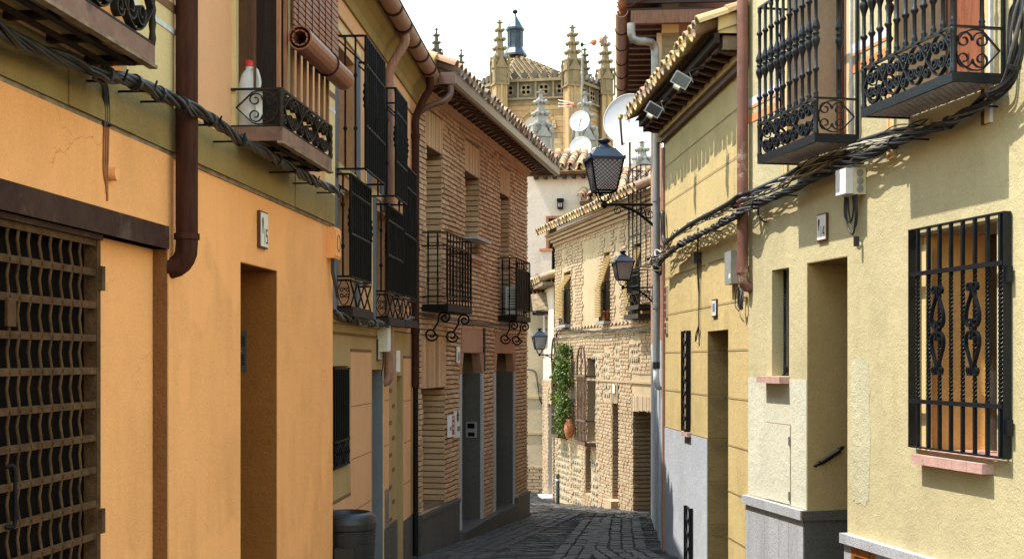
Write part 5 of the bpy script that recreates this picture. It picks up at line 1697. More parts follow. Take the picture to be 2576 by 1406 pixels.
# maroon drainpipe between the yellow and the ochre house
s = E.s(1868, .065)
zE = E.z(1868, 690, .065)
pipe_run('drainpipe', E, [(s, .065, 4.4), (s, .065, 1.5), (s, .065, zE)] + [(s, .065 - .06 + .06 * math.cos(a), zE - .02 - .09 * math.sin(a)) for a in (.4, .8, 1.2, 1.57)] + [(s, -.02, zE - .11)],
         .049, 'pipe_worn', 'peeling maroon drainpipe between the yellow and the ochre house', [((s, .065, zE + .01), (s, .065, zE + .07)), ((s, .065, 1.36), (s, .065, 1.40))])
# coil of spare cable hung below its elbow
ck = thing('cable_coil', 'coil of spare black cable hanging below the maroon drainpipe', 'cable coil', E.P(s, .05, zE - .4))
for k in range(7):
    ph = R() * 6
    rx, rz_ = U(.045, .075), U(.08, .115)
    MB(E).tube([(s + .11 + rx * math.cos(a + ph), .05 + .015 * k / 7 + .01 * math.sin(3 * a), zE - .20 + rz_ * math.sin(a + ph)) for a in [2 * math.pi * j / 22 for j in range(23)]], .0055, 5).build('loop', 'cable' if k % 3 else 'cable_grey', ck)
MB(E).tube(smooth_path([(s + .1, .05, zE - .1), (s + .32, .04, zE - .12), (s + .38, .04, zE - .25), (s + .2, .05, zE - .31)]), .005, 5).build('loop', 'cable', ck)
# meter cabinet beside the pipe
a0, a1 = sE(1858), sE(1845)
zc0, zc1 = E.z(1850, 715), E.z(1850, 633)
mc = thing('cable_cabinet', 'flat grey cable cabinet tucked behind the maroon drainpipe', 'cabinet', E.P(a0, 0, zc0))
MB(E).box(a0, a1 + .05, .001, .07, zc0, zc1).build('case', 'plastic_mid', mc)
MB(E).box(a0 + .02, a0 + .08, .0705, .072, zc0 + .05, zc0 + .09).build('sticker', 'white', mc)
# black junction box with its hanging cables
a0 = sE(1765)
zj0, zj1 = E.z(1756, 665), E.z(1756, 638)
jb = thing('junction_box', 'small black junction box with long hanging cables on the ochre wall', 'box', E.P(a0, 0, zj0))
MB(E).box(a0, a0 + .15, .001, .08, zj0, zj1).build('case', 'plastic_black', jb)
zend = E.z(1765, 870)
for k in range(3):
    x = a0 + .02 + .015 * k
    zz_ = (zend, zend + .12, zend + .3)[k]
    MB(E).tube(smooth_path([(x, .03, zj1 + .25), (x, .035, zj0 - .02), (x + .02 * math.sin(k), .02, zj0 - .25), (x + .03 * math.sin(k * 2 + 1), .02, (zj0 + zz_) / 2 - .1), (x, .02, zz_)]), .006, 5).build('cable_tail', 'cable', jb)
MB(E).tube(smooth_path([(a0 + .02, .02, zend + .22), (a0 + .14, .03, zend + .12), (a0 + .15, .03, zend + .05), (a0 + .03, .02, zend + .2)]), .006, 5).build('cable_tail', 'cable', jb)
# plaques on the ochre wall
p0 = sE(1806); z0, z1 = E.z(1801, 797), E.z(1801, 753)
pl = thing('street_plaque', 'narrow white and blue tile plaque over the ochre doorway', 'plaque', E.P(p0, 0, z0))
MB(E).box(p0, p0 + .20, .001, .016, z0, z1).build('tile', 'wood_dark', pl)
MB(E).box(p0 + .012, p0 + .188, .0162, .019, z0 + .012, z1 - .012).build('face', 'tile_white', pl)
MB(E).box(p0 + .05, p0 + .15, .0192, .0205, z0 + .05, z1 - .04).build('print', 'blue_print', pl)
for (y0, y1, lab) in ((720, 800, 'tall maroon glazed plaque at the far end of the ochre wall'), (810, 840, 'short maroon glazed plaque below the tall one at the end of the ochre wall')):
    p0, p1 = sE(1681), sE(1675)
    z0, z1 = E.z(1678, y1), E.z(1678, y0)
    pl = thing('wall_plaque', lab, 'plaque', E.P(p0, 0, z0))
    MB(E).box(p0, p1, .001, .02, z0, z1).build('frame', 'plastic_cream', pl)
    n = 4 if y1 - y0 > 50 else 2
    for k in range(n):
        MB(E).box(p0 + .012, p1 - .012, .0202, .024, z0 + (z1 - z0) * k / n + .008, z0 + (z1 - z0) * (k + 1) / n - .008).build('tile', 'maroon', pl)
# big ceramic-black hook of cable on the ochre wall
b = MB(E); sK = sE(1677)
b.tube(smooth_path([(sK + .05, .03, E.z(1677, 535)), (sK, .05, E.z(1677, 537)), (sK - .03, .05, E.z(1677, 560)), (sK - .06, .05, E.z(1675, 600)), (sK - .2, .06, E.z(1677, 612)), (sK - .4, .06, E.z(1690, 606))]), .028, 8)
tag(b.build('cable_conduit', 'cable'), 'bent black conduit end above the cables on the ochre wall', 'conduit')

# ================================================================ F: the pale blue house beyond, with the tall eave
Ff = FF
hF = thing('blue_house', 'narrow tall house beyond the ochre one, pale blue below, with a high tiled eave', 'house', Ff.P(1, 0, ground(17)))
LF = 5.6
wall_sheet(Ff, 0.02, LF, -3.4, .25, [(0.5, 1.2, -3.2, -.3, .12), (2.0, 2.8, -3.2, -.3, .12)], 'pale_blue', hF, label='pale blue ground floor')
wall_sheet(Ff, 0.02, LF, .25, 4.3, [], 'pink_brown', hF, label='pinkish brown upper wall')
MB(Ff).box(0.02, LF, -5.5, -.2, -3.4, 4.25).build('house_body', 'pink_brown', hF)
MB(Ff).box(.5, 1.2, -.14, -.12, -3.3, -.3).build('door', 'white', hF)
MB(Ff).box(2.0, 2.8, -.14, -.12, -3.3, -.3).build('door', 'white', hF)
MB(Ff).quad((.02, 0, 2.6), (.02, -5.5, 2.6), (.02, -5.5, 4.6), (.02, 0, 4.6)).build('gable_wall', 'cream_trim', hF)
MB(Ff).box(.02, .10, -.30, .06, 2.6, 3.9).build('corner_pilaster', 'sand_wall', hF)
ezF, eoF = 4.0, .42
MB(Ff).box(-.25, LF, -.6, eoF, ezF + .10, ezF + .13).build('soffit', 'wood_dark', hF)
for i in range(18):
    s = -.2 + i * .32
    MB(Ff).box(s, s + .09, 0, eoF - .04, ezF - .02, ezF + .098).build('rafter', 'wood', hF)
MB(Ff).box(-.30, -.22, -.6, eoF - .05, ezF - .06, ezF + .09).build('end_rafter', 'wood', hF)
MB(Ff).box(-.27, -.23, -1.0, eoF, ezF + .18, ezF + .40).build('verge_board', 'wood_dark', hF)
gut = part('gutter', hF, 'brown gutter of the tall eave')
arc = [math.pi + math.pi * k / 10 for k in range(11)]
for i in range(7):
    a, c = -.3 + i * .84, -.3 + (i + 1) * .84
    b = MB(Ff)
    b.prism([(eoF + .06 + .075 * math.cos(x), ezF + .09 + .075 * math.sin(x)) for x in arc] + [(eoF + .06 + .069 * math.cos(x), ezF + .09 + .069 * math.sin(x)) for x in arc[::-1]], a, c)
    b.build('gutter_length', 'gutter', gut)
    b = MB(Ff); b.prism([(eoF + .06 + .083 * math.cos(x), ezF + .09 + .083 * math.sin(x)) for x in arc] + [(eoF + .06 + .076 * math.cos(x), ezF + .09 + .076 * math.sin(x)) for x in arc[::-1]], c - .02, c + .02)
    b.build('gutter_joint', 'pipe_brown', gut)
alF = Ff.P(1, 0, 0) - Ff.P(0, 0, 0)
upF = (Ff.P(0, -1, .4) - Ff.P(0, 0, 0)).normalized()
tile_roof(hF, ['tile_red'], Ff.P(-.22, eoF + .03, ezF + .16), alF, upF, 26, 4, .2)
MB(Ff).add([(-.3, eoF, ezF + .14), (LF, eoF, ezF + .14), (LF, -5, ezF + 2.3), (-.3, -5, ezF + 2.3)], [(0, 1, 2, 3)]).build('roof_deck', 'tile_red', hF)
# zinc downpipe from the tall gutter
def ft(px, py, o): 
    s = Ff.s(px, o); return (s, o, Ff.z(px, py, o))
pipe_run('drainpipe', W, [tuple(px3(px, py, d)) for (px, py, d) in ((1588, 60, 15.35), (1588, 82, 15.35), (1592, 98, 15.35), (1604, 104, 15.35), (1625, 105, 15.4), (1638, 107, 15.45), (1646, 116, 15.5), (1648, 132, 15.5), (1648, 200, 15.5), (1648, 300, 15.55))],
         .048, 'zinc', 'bent zinc downpipe from the high gutter behind the ochre eave', seg=12)
p = px3(1651, 500, 15.72)
pipe_run('drainpipe', W, [(p.x, p.y, 2.75), (p.x, p.y, 1), (p.x, p.y, -.02)], .042, 'pipe_grey', 'grey-green drainpipe at the end of the ochre house',
         [((p.x, p.y, z), (p.x, p.y, z + .05)) for z in (1.9, .62)])
b = MB(); b.tube([(p.x, p.y, -.02), (p.x, p.y, -.10)], .045, 12); b.build('dark_sleeve', 'plastic_black', bpy.data.objects['drainpipe.005'])
b = MB(); b.tube(smooth_path([(p.x, p.y, -.10), (p.x, p.y, -.22), (p.x + .02, p.y + .05, -.30), (p.x + .05, p.y + .12, -.33)]), .036, 10); b.build('shoe', 'white', bpy.data.objects['drainpipe.005'])
# ================================================================ G: the pale brick building closing the view
G = FG
sG = G.s
hG = thing('pale_brick_house', 'sunlit pale brick and plaster house at the bend, with reed blinds and an arched passage', 'house', G.P(-3.5, 0, ground(27)))
sG0, sG1 = -9.2, 0.0
ztG = 2.78
g1 = (sG(1437), sG(1418), .78, 1.95, .22)
g2 = (sG(1536), sG(1520), .76, 2.11, .22)
g3 = (sG(1612), sG(1594), .78, 2.1, .22)
a1 = (sG(1428), sG(1412), -1.70, .15, .25)
a2 = (sG(1498), sG(1478), -1.68, .05, .25)
sl1 = (sG(1487), sG(1473), -2.75, -1.75, .3)
sl2 = (sG(1557), sG(1541), -2.75, -.82, .35)
psg = (sG(1680), sG(1592), -3.2, -.86, 2.4)
opsG = [g1, g2, g3, a1, a2, sl1, sl2, psg]
wall_sheet(G, sG0, sG1, -4, ztG, opsG, 'sand_panel', hG, label='sand-coloured plaster and mortar')
for q in opsG[:-1]:
    back_panel(G, q, 'wood_dark', hG, 'window')
back_panel(G, psg, 'sand_wall', hG, 'passage_wall')
MB(G).box(psg[1] + .02, sG1 - .02, -5, -.45, -4, ztG).build('house_body', 'sand_panel', hG)
MB(G).box(sG0, psg[1] + .019, -5, -.45, -.8, ztG).build('house_body', 'sand_panel', hG)
MB(G).quad((sG1, 0, -4), (sG1, -5, -4), (sG1, -5, ztG), (sG1, 0, ztG)).build('end_wall', 'sand_panel', hG)
def proj(fr, s, z):
    p = fr.P(s, 0, z); return CX + F * p.x / p.y
bands_up = [(sG(1507), sG(1466)), (sG(1560), sG(1547)), (sG(1584), sG(1575)), (sG(1423), sG(1413)), (sG(1446), sG(1441))]
rub_lo = [(sG(1508), sG(1489), -1.1, .2), (sG(1535), sG(1519), -.75, .3), (sG(1560), sG(1548), -.7, .35), (sG(1610), sG(1585), -.2, .45), (sG(1462), sG(1440), -3.1, -1.9), (sG(1432), sG(1404), -3.3, -1.8), (sG(1505), sG(1489), -3.1, -1.9)]
def skipG(s, z):
    if z > .62 and z < 2.45 and any(a < s < c for a, c in bands_up): return True
    if z < .5 and any(a < s < c and e < z < f for a, c, e, f in rub_lo): return True
    if psg[0] < s < psg[1] + .05 and -.9 < z < -.25: return True
    if g2[0] - .03 < s < g2[1] + .03 and 2.11 < z < 2.5: return True
    return False
brick_wall(G, sG0 + 1.2, sG1, -3.3, ztG - .05, hG, 'brick_pale', opsG, course=.068, length=.21, gap=.016, proud=.016, singles=300, skip=skipG, jit=.006)
# rubble in the panels of the ground floor
b = MB(G)
for (a, c, e, f) in rub_lo:
    z = e
    while z < f:
        h = U(.08, .2); s = a
        while s < c:
            w = U(.08, .2)
            if s + w * .7 < c and z + h < f + .05 and not any(q[0] - .02 < s + w / 2 < q[1] + .02 and q[2] < z + h / 2 < q[3] for q in opsG):
                k = 7; ph = R()
                ring = [(s + w / 2 + w * .46 * U(.8, 1) * math.cos(2 * math.pi * (i + ph) / k), z + h / 2 + h * .46 * U(.8, 1) * math.sin(2 * math.pi * (i + ph) / k)) for i in range(k)]
                oo = U(.01, .03)
                b.add([(x, -.01, y) for x, y in ring] + [(s + w / 2 + (x - s - w / 2) * .75, oo, z + h / 2 + (y - z - h / 2) * .75) for x, y in ring],
                      [tuple(range(k, 2 * k))] + [(i, (i + 1) % k, k + (i + 1) % k, k + i) for i in range(k)])
            s += w
        z += h
b.build('rubble', 'rubble', hG, kind='stuff')
# soldier course over the passage and its ragged brick jamb
n = 26
for i in range(n):
    a = psg[0] + (psg[1] + .06 - psg[0]) * i / n; c = psg[0] + (psg[1] + .06 - psg[0]) * (i + 1) / n
    t = i / n
    MB(G).box(a + .003, c - .005, -.05, .022 + U(-.006, .006), psg[3] - .06 * t + U(-.02, .01), psg[3] + .22).build('arch_brick', 'brick_pale', hG)
for k in range(30):
    z = psg[2] + .1 + k * .078
    L = U(.55, .95)
    MB(G).box(psg[1] - .035 - U(0, .03), psg[1] - .002, -L, .012, z + .01, z + .06).build('jamb_brick', 'brick_pale', hG)
for q in (sl1, sl2):
    b = MB(G)
    for k in range(int((q[3] - q[2]) / .078)):
        b.box(q[1] - .02 - U(0, .01), q[1] - .001, -.3, .01, q[2] + k * .078 + .01, q[2] + k * .078 + .066)
    b.build('jamb_bricks', 'brick_pale', hG, kind='stuff')
MB(G).box(sl2[0] - .02, sl2[1] + .02, -.02, .03, sl2[3], sl2[3] + .36).build('wooden_lintel', 'wood_old', hG)
MB(G).box(sl2[0] - .02, sl2[1] + .03, -.1, .16, -3.0, -2.66).build('kerb_stone', 'sand_panel', hG)
# string of zigzag bricks and cornice
for z in (.50, .60, .585 - 1.0):
    MB(G).box(sG0 + 1, sG1, .001, .035 if z > 0 else .028, z, z + .045).build('string_course', 'brick_pale', hG)
for i in range(60):
    s = sG0 + 1.2 + i * (sG1 - sG0 - 1.2) / 60
    if any(q[0] - .08 < s < q[1] + .08 for q in (g1, g2, g3)): continue
    sg = 1 if i % 2 else -1
    MB(G).slab([(s, .655 + (.0 if sg > 0 else .07)), (s + .125, .655 + (.07 if sg > 0 else .0)), (s + .125, .68 + (.07 if sg > 0 else .0)), (s, .68 + (.0 if sg > 0 else .07))], 0, .035).build('zigzag_brick', 'brick_pale', hG)
for k, (z0, z1, p) in enumerate(((2.60, 2.665, .05), (2.68, 2.735, .10), (2.75, 2.80, .16), (2.81, 2.86, .22))):
    MB(G).box(sG0, sG1 + p * .6, -.1, p, z0, z1).build('cornice_course', 'brick_pale', hG)
alG = G.P(-1, 0, 0) - G.P(0, 0, 0)
upG = (G.P(0, -1, .42) - G.P(0, 0, 0)).normalized()
MB(G).add([(sG0, .32, 2.86), (sG1 + .2, .32, 2.86), (sG1 + .2, -3.2, 4.34), (sG0, -3.2, 4.34)], [(0, 1, 2, 3)]).build('roof_deck', 'tile', hG)
tile_roof(hG, ['tile', 'tile_gold'], G.P(sG1 + .15, .36, 2.87), alG, upG, 38, 3, .215, r=.09)
# window sills, grilles and balcony
for q in (g1, g2, g3):
    MB(G).box(q[0] - .08, q[1] + .06, -.1, .16, q[2] - .06, q[2] - .002).build('sill', 'stone_grey', hG)
    gr = part('window_grille', hG, 'small black box grille behind the reed blind')
    for i in range(6):
        s = q[0] + (q[1] - q[0]) * i / 5
        MB(G).tube([(s, .10, q[2]), (s, .10, q[2] + .75)], .012, 5).build('bar', 'iron', gr)
    for z in (q[2] + .02, q[2] + .75):
        MB(G).box(q[0], q[1], .09, .11, z - .008, z + .008).build('rail', 'iron', gr)
        MB(G).box(q[0] - .008, q[0] + .008, 0, .09, z - .008, z + .008).build('side_rail', 'iron', gr)
def reed_blind(q, z_break, z_end, label):
    t = thing('reed_blind', label, 'blind', G.P((q[0] + q[1]) / 2, .3, z_end), 'reed blinds on the pale brick house')
    zt_ = q[3] - .08
    n1 = int((zt_ - z_break) / .035); n2 = int((z_break - z_end) / .032)
    for k in range(n1):
        f = k / n1
        MB(G).tube([(q[0] + .02, -.03 + .22 * f, zt_ - (zt_ - z_break) * f), (q[1] + .0, -.03 + .22 * f, zt_ - (zt_ - z_break) * f)], .014, 5).build('reed', 'reed', t)
    for k in range(n2):
        z = z_break - (z_break - z_end) * k / n2
        MB(G).tube([(q[0] + .02, .19 + U(-.003, .003), z), (q[1], .19 + U(-.003, .003), z)], .014, 5).build('reed', 'reed', t)
    return t
reed_blind(g1, 1.55, .90, 'reed blind on the pale brick house nearest the white house')
reed_blind(g2, 1.42, .82, 'middle reed blind of the pale brick house, above the flower pot')
reed_blind(g3, 1.40, .85, 'reed blind of the pale brick house nearest the iron balcony')
cage(G, hG, sG(1650), sG(1618), .30, .95, 1.55, 'black iron balcony at the right end of the pale brick house', True)
cage(G, hG, sG(1650), sG(1618), .27, 1.60, 3.35, 'tall black frame above the iron balcony', False, 4)
MB(G).box(sG(1652), sG(1614), 0, .33, .72, .80).build('balcony_slab', 'wood_dark', hG)

def arch_grille(q, z0, z1, zs, p, label):
    c = part('arched_grille', hG, label)
    a, e = q[0] - .04, q[1] + .02
    m = (a + e) / 2
    for i in range(7):
        s = a + (e - a) * i / 6
        zt_ = zs
        MB(G).tube([(s + .01 * math.sin(k * 1.5), p - .012 * abs(math.sin(k * .9)) , z0 + (zs - z0) * k / 10) for k in range(11)], .013, 6).build('bar', 'grille_brown', c)
    for z in (z0, z0 + .45, zs):
        MB(G).box(a - .01, e + .01, p - .03, p + .015, z - .02, z + .02).build('rail', 'grille_brown', c)
        for s in (a, e):
            MB(G).box(s - .012, s + .012, 0, p - .03, z - .014, z + .014).build('side_rail', 'grille_brown', c)
    R_ = (e - a)
    H_ = z1 - zs
    for sg in (-1, 1):
        pts = [(m + sg * (e - a) / 2 * math.cos(t) ** .7, p, zs + H_ * math.sin(t)) for t in [math.pi / 2 * k / 10 * .999 for k in range(11)]]
        MB(G).strap(pts, (0, 1, 0), .03, .035).build('arch_bar', 'grille_brown', c)
    for k in range(3):
        f = .28 + .22 * k
        MB(G).strap([(x, p, z) for x, z in spiral(m - (.06 if k % 2 else -.06), zs + H_ * f, .07, 0, 1.4 * (1 if k % 2 else -1), 14)], (0, 1, 0), .02, .02).build('scroll', 'grille_brown', c)
    MB(G).box(m - .012, m + .012, p - .01, p + .01, zs, z1).build('mullion', 'grille_brown', c)
    MB(G).box(a - .02, e + .02, 0, p + .02, z0 - .05, z0 - .021).build('base_tray', 'grille_brown', c)
arch_grille(a2, -1.68, .28, -.32, .22, 'maroon arched grille of the middle window')
arch_grille(a1, -1.66, .50, -.05, .22, 'maroon arched grille behind the climbing plant')
# number tiles
b = MB(G); b.box(sG(1553), sG(1548), .04, .055, G.z(1550, 988), G.z(1550, 966))
tag(b.build('number_tile', 'tile_white'), 'tiny white tile over the dark door slit of the pale brick house', 'plaque')

# flower pots
def pot(name, c, r, h, label, mat='terracotta', belly=False):
    t = thing(name, label, 'pot', c)
    if belly:
        prof = [(r * .55, c.z), (r * .9, c.z + h * .3), (r, c.z + h * .5), (r * .85, c.z + h * .75), (r * .5, c.z + h * .9), (r * .62, c.z + h), (r * .5, c.z + h)]
    else:
        prof = [(r * .7, c.z), (r * .95, c.z + h * .8), (r * 1.05, c.z + h * .8), (r * 1.05, c.z + h), (r * .9, c.z + h)]
    MB().lathe((c.x, c.y), prof, 16).build('body', mat, t)
    MB().lathe((c.x, c.y), [(r * (.5 if belly else .88), c.z + h * .96), (r * .1, c.z + h * .965)], 12).build('soil', 'earth', t)
    return t
pot('flower_pot', G.P(g2[0] + .10, .07, .76), .085, .20, 'small terracotta flower pot on the sill under the middle reed blind')
pot('terracotta_jar', G.P(sG(1450), .16, -1.66), .11, .40, 'round-bellied terracotta jar in the arched window with the climbing plant', belly=True)

# climbing plant
cp = thing('climbing_plant', 'bright green climbing plant hanging over the arched window at the bend', 'plant', G.P(sG(1425), .2, -1.7))
b = MB(G)
lf = []
clumps = []
def outline(z):      # ragged half-width of the curtain of leaves
    t = min(1, max(0, (z + 1.75) / 2.2))
    return .06 + .34 * math.sin(math.pi * t) * (.75 + .25 * math.sin(z * 7.3) + .15 * math.sin(z * 17 + 1))
for k in range(85):
    z = U(-1.55, .34)
    hw = outline(z)
    clumps.append((sG(1440) + U(-hw, hw), U(.08, .34), z, U(.05, .15)))
for k in range(16):      # trailing shoots at the edges and below
    s0_, z0_ = sG(1440) + U(-.5, .5), U(-1.3, .1)
    for q in range(5):
        clumps.append((s0_ + .03 * q * U(-1, 1), U(.15, .35), z0_ - q * .08, .035))
for (cs, co, cz, cr) in clumps:
    for k in range(int(10 + 360 * cr)):
        v = Vector((random.gauss(0, 1), random.gauss(0, 1), random.gauss(0, 1.2)))
        v = v.normalized() * cr * R() ** .45
        p = Vector((cs, max(.03, co + v.y), cz)) + Vector((v.x, 0, v.z))
        a = Vector((U(-1, 1), U(-.2, 1), U(-1.2, .3))).normalized() * U(.025, .075)
        c = a.cross(Vector((U(-1, 1), U(-1, 1), U(-1, 1)))).normalized() * U(.010, .030)
        b.add([tuple(p), tuple(p + a * .5 + c), tuple(p + a), tuple(p + a * .5 - c)], [(0, 1, 2, 3)])
fo = b.build('foliage', 'leaf', cp, kind='stuff')
for k in range(7):
    s = sG(1425) + U(-.2, .2)
    MB(G).tube(smooth_path([(s, .05, -1.6), (s + U(-.15, .15), .12, -1.0), (s + U(-.2, .2), .18, -.4), (s + U(-.2, .2), .2, .2)]), .008, 5).build('stem', 'wood_old', cp)

# ================================================================ H: the white house behind, and its lower wing
FH = PlanFrame(px3(1300, 0, 33.3).x, 33.3, 1, -.16)
hH = thing('white_house', 'whitewashed house with tiled roofs and a low wing at the end of the lane', 'house', FH.P(1, 0, ground(33)))
sH = FH.s
dor = (sH(1380), sH(1432), 1.95, 3.58, .25)
wall_sheet(FH, sH(1180), sH(1492), 1.9, 4.72, [dor], 'white_wall', hH, label='upper white wall')
wall_sheet(FH, sH(1180), sH(1400), -4.2, 1.9, [], 'sand_wall', hH, label='lower cream wall')
wall_sheet(FH, sH(1400), sH(1660), 1.9, 3.95, [], 'white_wall', hH, o=-.02, label='right white wall')
MB(FH).box(sH(1180), sH(1492), -6, -.3, -4.2, 4.7).build('house_body', 'white_wall', hH)
back_panel(FH, dor, 'wood_dark', hH, 'terrace_door')
for (a, c, z0, z1) in ((dor[0] - .06, dor[0], dor[2], dor[3]), (dor[0] - .06, dor[1], dor[3], dor[3] + .06)):
    MB(FH).box(a, c, -.1, .02, z0, z1).build('door_frame', 'wood_red', hH)
for z in (-.95, -1.85):
    MB(FH).box(sH(1250), sH(1366), .001, .035, z - .03, z + .03).build('string_course', 'sand_panel', hH)
brick_wall(FH, sH(1300), sH(1372), -3.7, -2.65, hH, 'brick_pale', course=.085, length=.28, gap=.02, proud=.03)
# roofs
alH = FH.P(1, 0, 0) - FH.P(0, 0, 0)
upH = (FH.P(0, -1, .40) - FH.P(0, 0, 0)).normalized()
MB(FH).box(sH(1340), sH(1496), -.2, .26, 4.66, 4.73).build('eave_board', 'wood', hH)
for i in range(7):
    s = sH(1345) + i * .24
    MB(FH).box(s, s + .09, .0, .24, 4.57, 4.655).build('rafter', 'wood_dark', hH)
MB(FH).add([(sH(1330), .28, 4.74), (sH(1496), .28, 4.74), (sH(1480), -1.3, 5.32), (sH(1330), -1.3, 5.52)], [(0, 1, 2, 3)]).build('roof_deck', 'tile', hH)
tile_roof(hH, ['tile', 'tile_gold', 'tile_red'], FH.P(sH(1368), .32, 4.75), alH, upH, 6, 6, .235, r=.10, ln=.36, step=.27)
# right wing roof, lower
MB(FH).box(sH(1462), sH(1660), -.1, .42, 3.88, 3.95).build('eave_board', 'wood', hH)
MB(FH).add([(sH(1462), .45, 3.96), (sH(1660), .45, 3.96), (sH(1660), -2.0, 5.0), (sH(1475), -2.0, 5.0)], [(0, 1, 2, 3)]).build('roof_deck', 'tile', hH)
tile_roof(hH, ['tile', 'tile_gold', 'tile_red', 'tile'], FH.P(sH(1468), .48, 3.97), alH, upH, 9, 9, .235, r=.10, ln=.36, step=.27)
MB(FH).tube([(sH(1475), -1.95, 5.04), (sH(1660), -1.95, 5.04)], .10, 8).build('ridge_tiles', 'tile_red', hH)
# low wing
pA, pB = px3(1366, 0, 33.0), px3(1393, 0, 30.9)
FW = PlanFrame(pA.x, pA.y, pB.x - pA.x, pB.y - pA.y)
LW = math.hypot(pB.x - pA.x, pB.y - pA.y)
hoodw = (.35, .95, .28, 1.15, .15)
archd = (1.15, 1.95, -3.9, -1.05, .5)
wall_sheet(FW, 0, LW, -4.2, 1.75, [hoodw, archd], 'white_wall', hH, label='sunlit side of the low wing')
back_panel(FW, hoodw, 'glass', hH, 'window')
back_panel(FW, archd, 'wood_dark', hH, 'passage_door')
MB(FW).quad((LW, 0, -4.2), (LW, -1.5, -4.2), (LW, -1.5, 1.75), (LW, 0, 1.75)).build('wing_end', 'sand_panel', hH)
MB(FW).box(0.01, LW - .01, -1.5, -.55, -4.2, 1.7).build('wing_body', 'sand_panel', hH)
for k in range(3):
    z = hoodw[2] + .2 + k * .28
    MB(FW).box(hoodw[0], hoodw[1], -.03, -.01, z, z + .02).build('window_bar', 'iron', hH)
hd = part('window_hood', hH, 'little pitched hood over the barred window')
MB(FW).add([(.2, 0, 1.25), (1.1, 0, 1.25), (.65, 0, 1.68), (.2, .38, 1.20), (1.1, .38, 1.20), (.65, .38, 1.62)], [(0, 3, 5, 2), (1, 2, 5, 4)]).build('hood_roof', 'wood_old', hd)
for s in (.28, 1.02):
    MB(FW).box(s, s + .05, 0, .3, 1.12, 1.2).build('hood_bracket', 'wood_dark', hd)
brick_wall(FW, 0.0, LW, -3.7, -.45, hH, 'brick_pale', [archd], course=.085, length=.28, gap=.02, proud=.02, rest='quoin_brickwork')
for k in range(9):
    t = math.pi * k / 8
    c, s = math.cos(t), math.sin(t)
    m = (archd[0] + archd[1]) / 2
    MB(FW).slab([(m + .40 * math.cos(t - .17), archd[3] + .0 + .40 * math.sin(t - .17)), (m + .56 * math.cos(t - .17), archd[3] + .56 * math.sin(t - .17)), (m + .56 * math.cos(t + .17), archd[3] + .56 * math.sin(t + .17)), (m + .40 * math.cos(t + .17), archd[3] + .40 * math.sin(t + .17))], -.02, .03).build('arch_stone', 'brick_pale', hH)
MB(FW).box(1.0, 2.05, -.3, .25, -3.62, -3.25).build('door_step', 'granite', hH)
# small roof over the wing
MB(FH).box(sH(1290), sH(1372), .0, .55, 1.72, 1.80).build('eave_board', 'wood_dark', hH)
for i in range(6):
    s = sH(1326) + i * .1
    MB(FH).box(s, s + .05, .05, .52, 1.63, 1.715).build('rafter', 'wood_red', hH)
MB(FW).box(.0, LW + .1, -.2, .28, 1.76, 1.84).build('eave_board', 'wood_old', hH)
tile_roof(hH, ['tile', 'tile_gold'], FW.P(0.0, .26, 1.86), FW.P(1, 0, 0) - FW.P(0, 0, 0), (FW.P(0, -1, .35) - FW.P(0, 0, 0)).normalized(), 8, 3, .235, r=.10)
tile_roof(hH, ['tile', 'tile_gold'], FH.P(sH(1300), .55, 1.83), alH, upH, 4, 2, .235, r=.10)
# terrace parapet with its barred opening
MB(FH).box(sH(1366), sH(1392), .25, .35, 1.95, 2.72).build('parapet', 'white_wall', hH)
MB(FH).box(sH(1362), sH(1394), .22, .38, 2.725, 2.79).build('parapet_cap', 'terracotta', hH)
for i in range(5):
    s = sH(1394) + i * .06
    MB(FH).tube([(s, .3, 2.1), (s, .3, 2.85)], .012, 5).build('terrace_bar', 'iron', hH)
# wall lantern
wl = thing('wall_lantern', 'small dark wall lantern above the terrace door of the white house', 'lantern', FH.P(sH(1411), .1, 3.82))
a = sH(1404); c = sH(1417)
MB(FH).box(a, c, .02, .16, 3.80, 4.0).build('body', 'iron', wl)
MB(FH).prism([(0, 4.0), (.19, 4.0), (.13, 4.07), (.0, 4.07)], a - .015, c + .015).build('cap', 'iron', wl)
for k in range(2):
    MB(FH).box(a + .03 + k * .055, a + .055 + k * .055, .161, .165, 3.85, 3.95).build('pane', 'lamp_glass', wl)

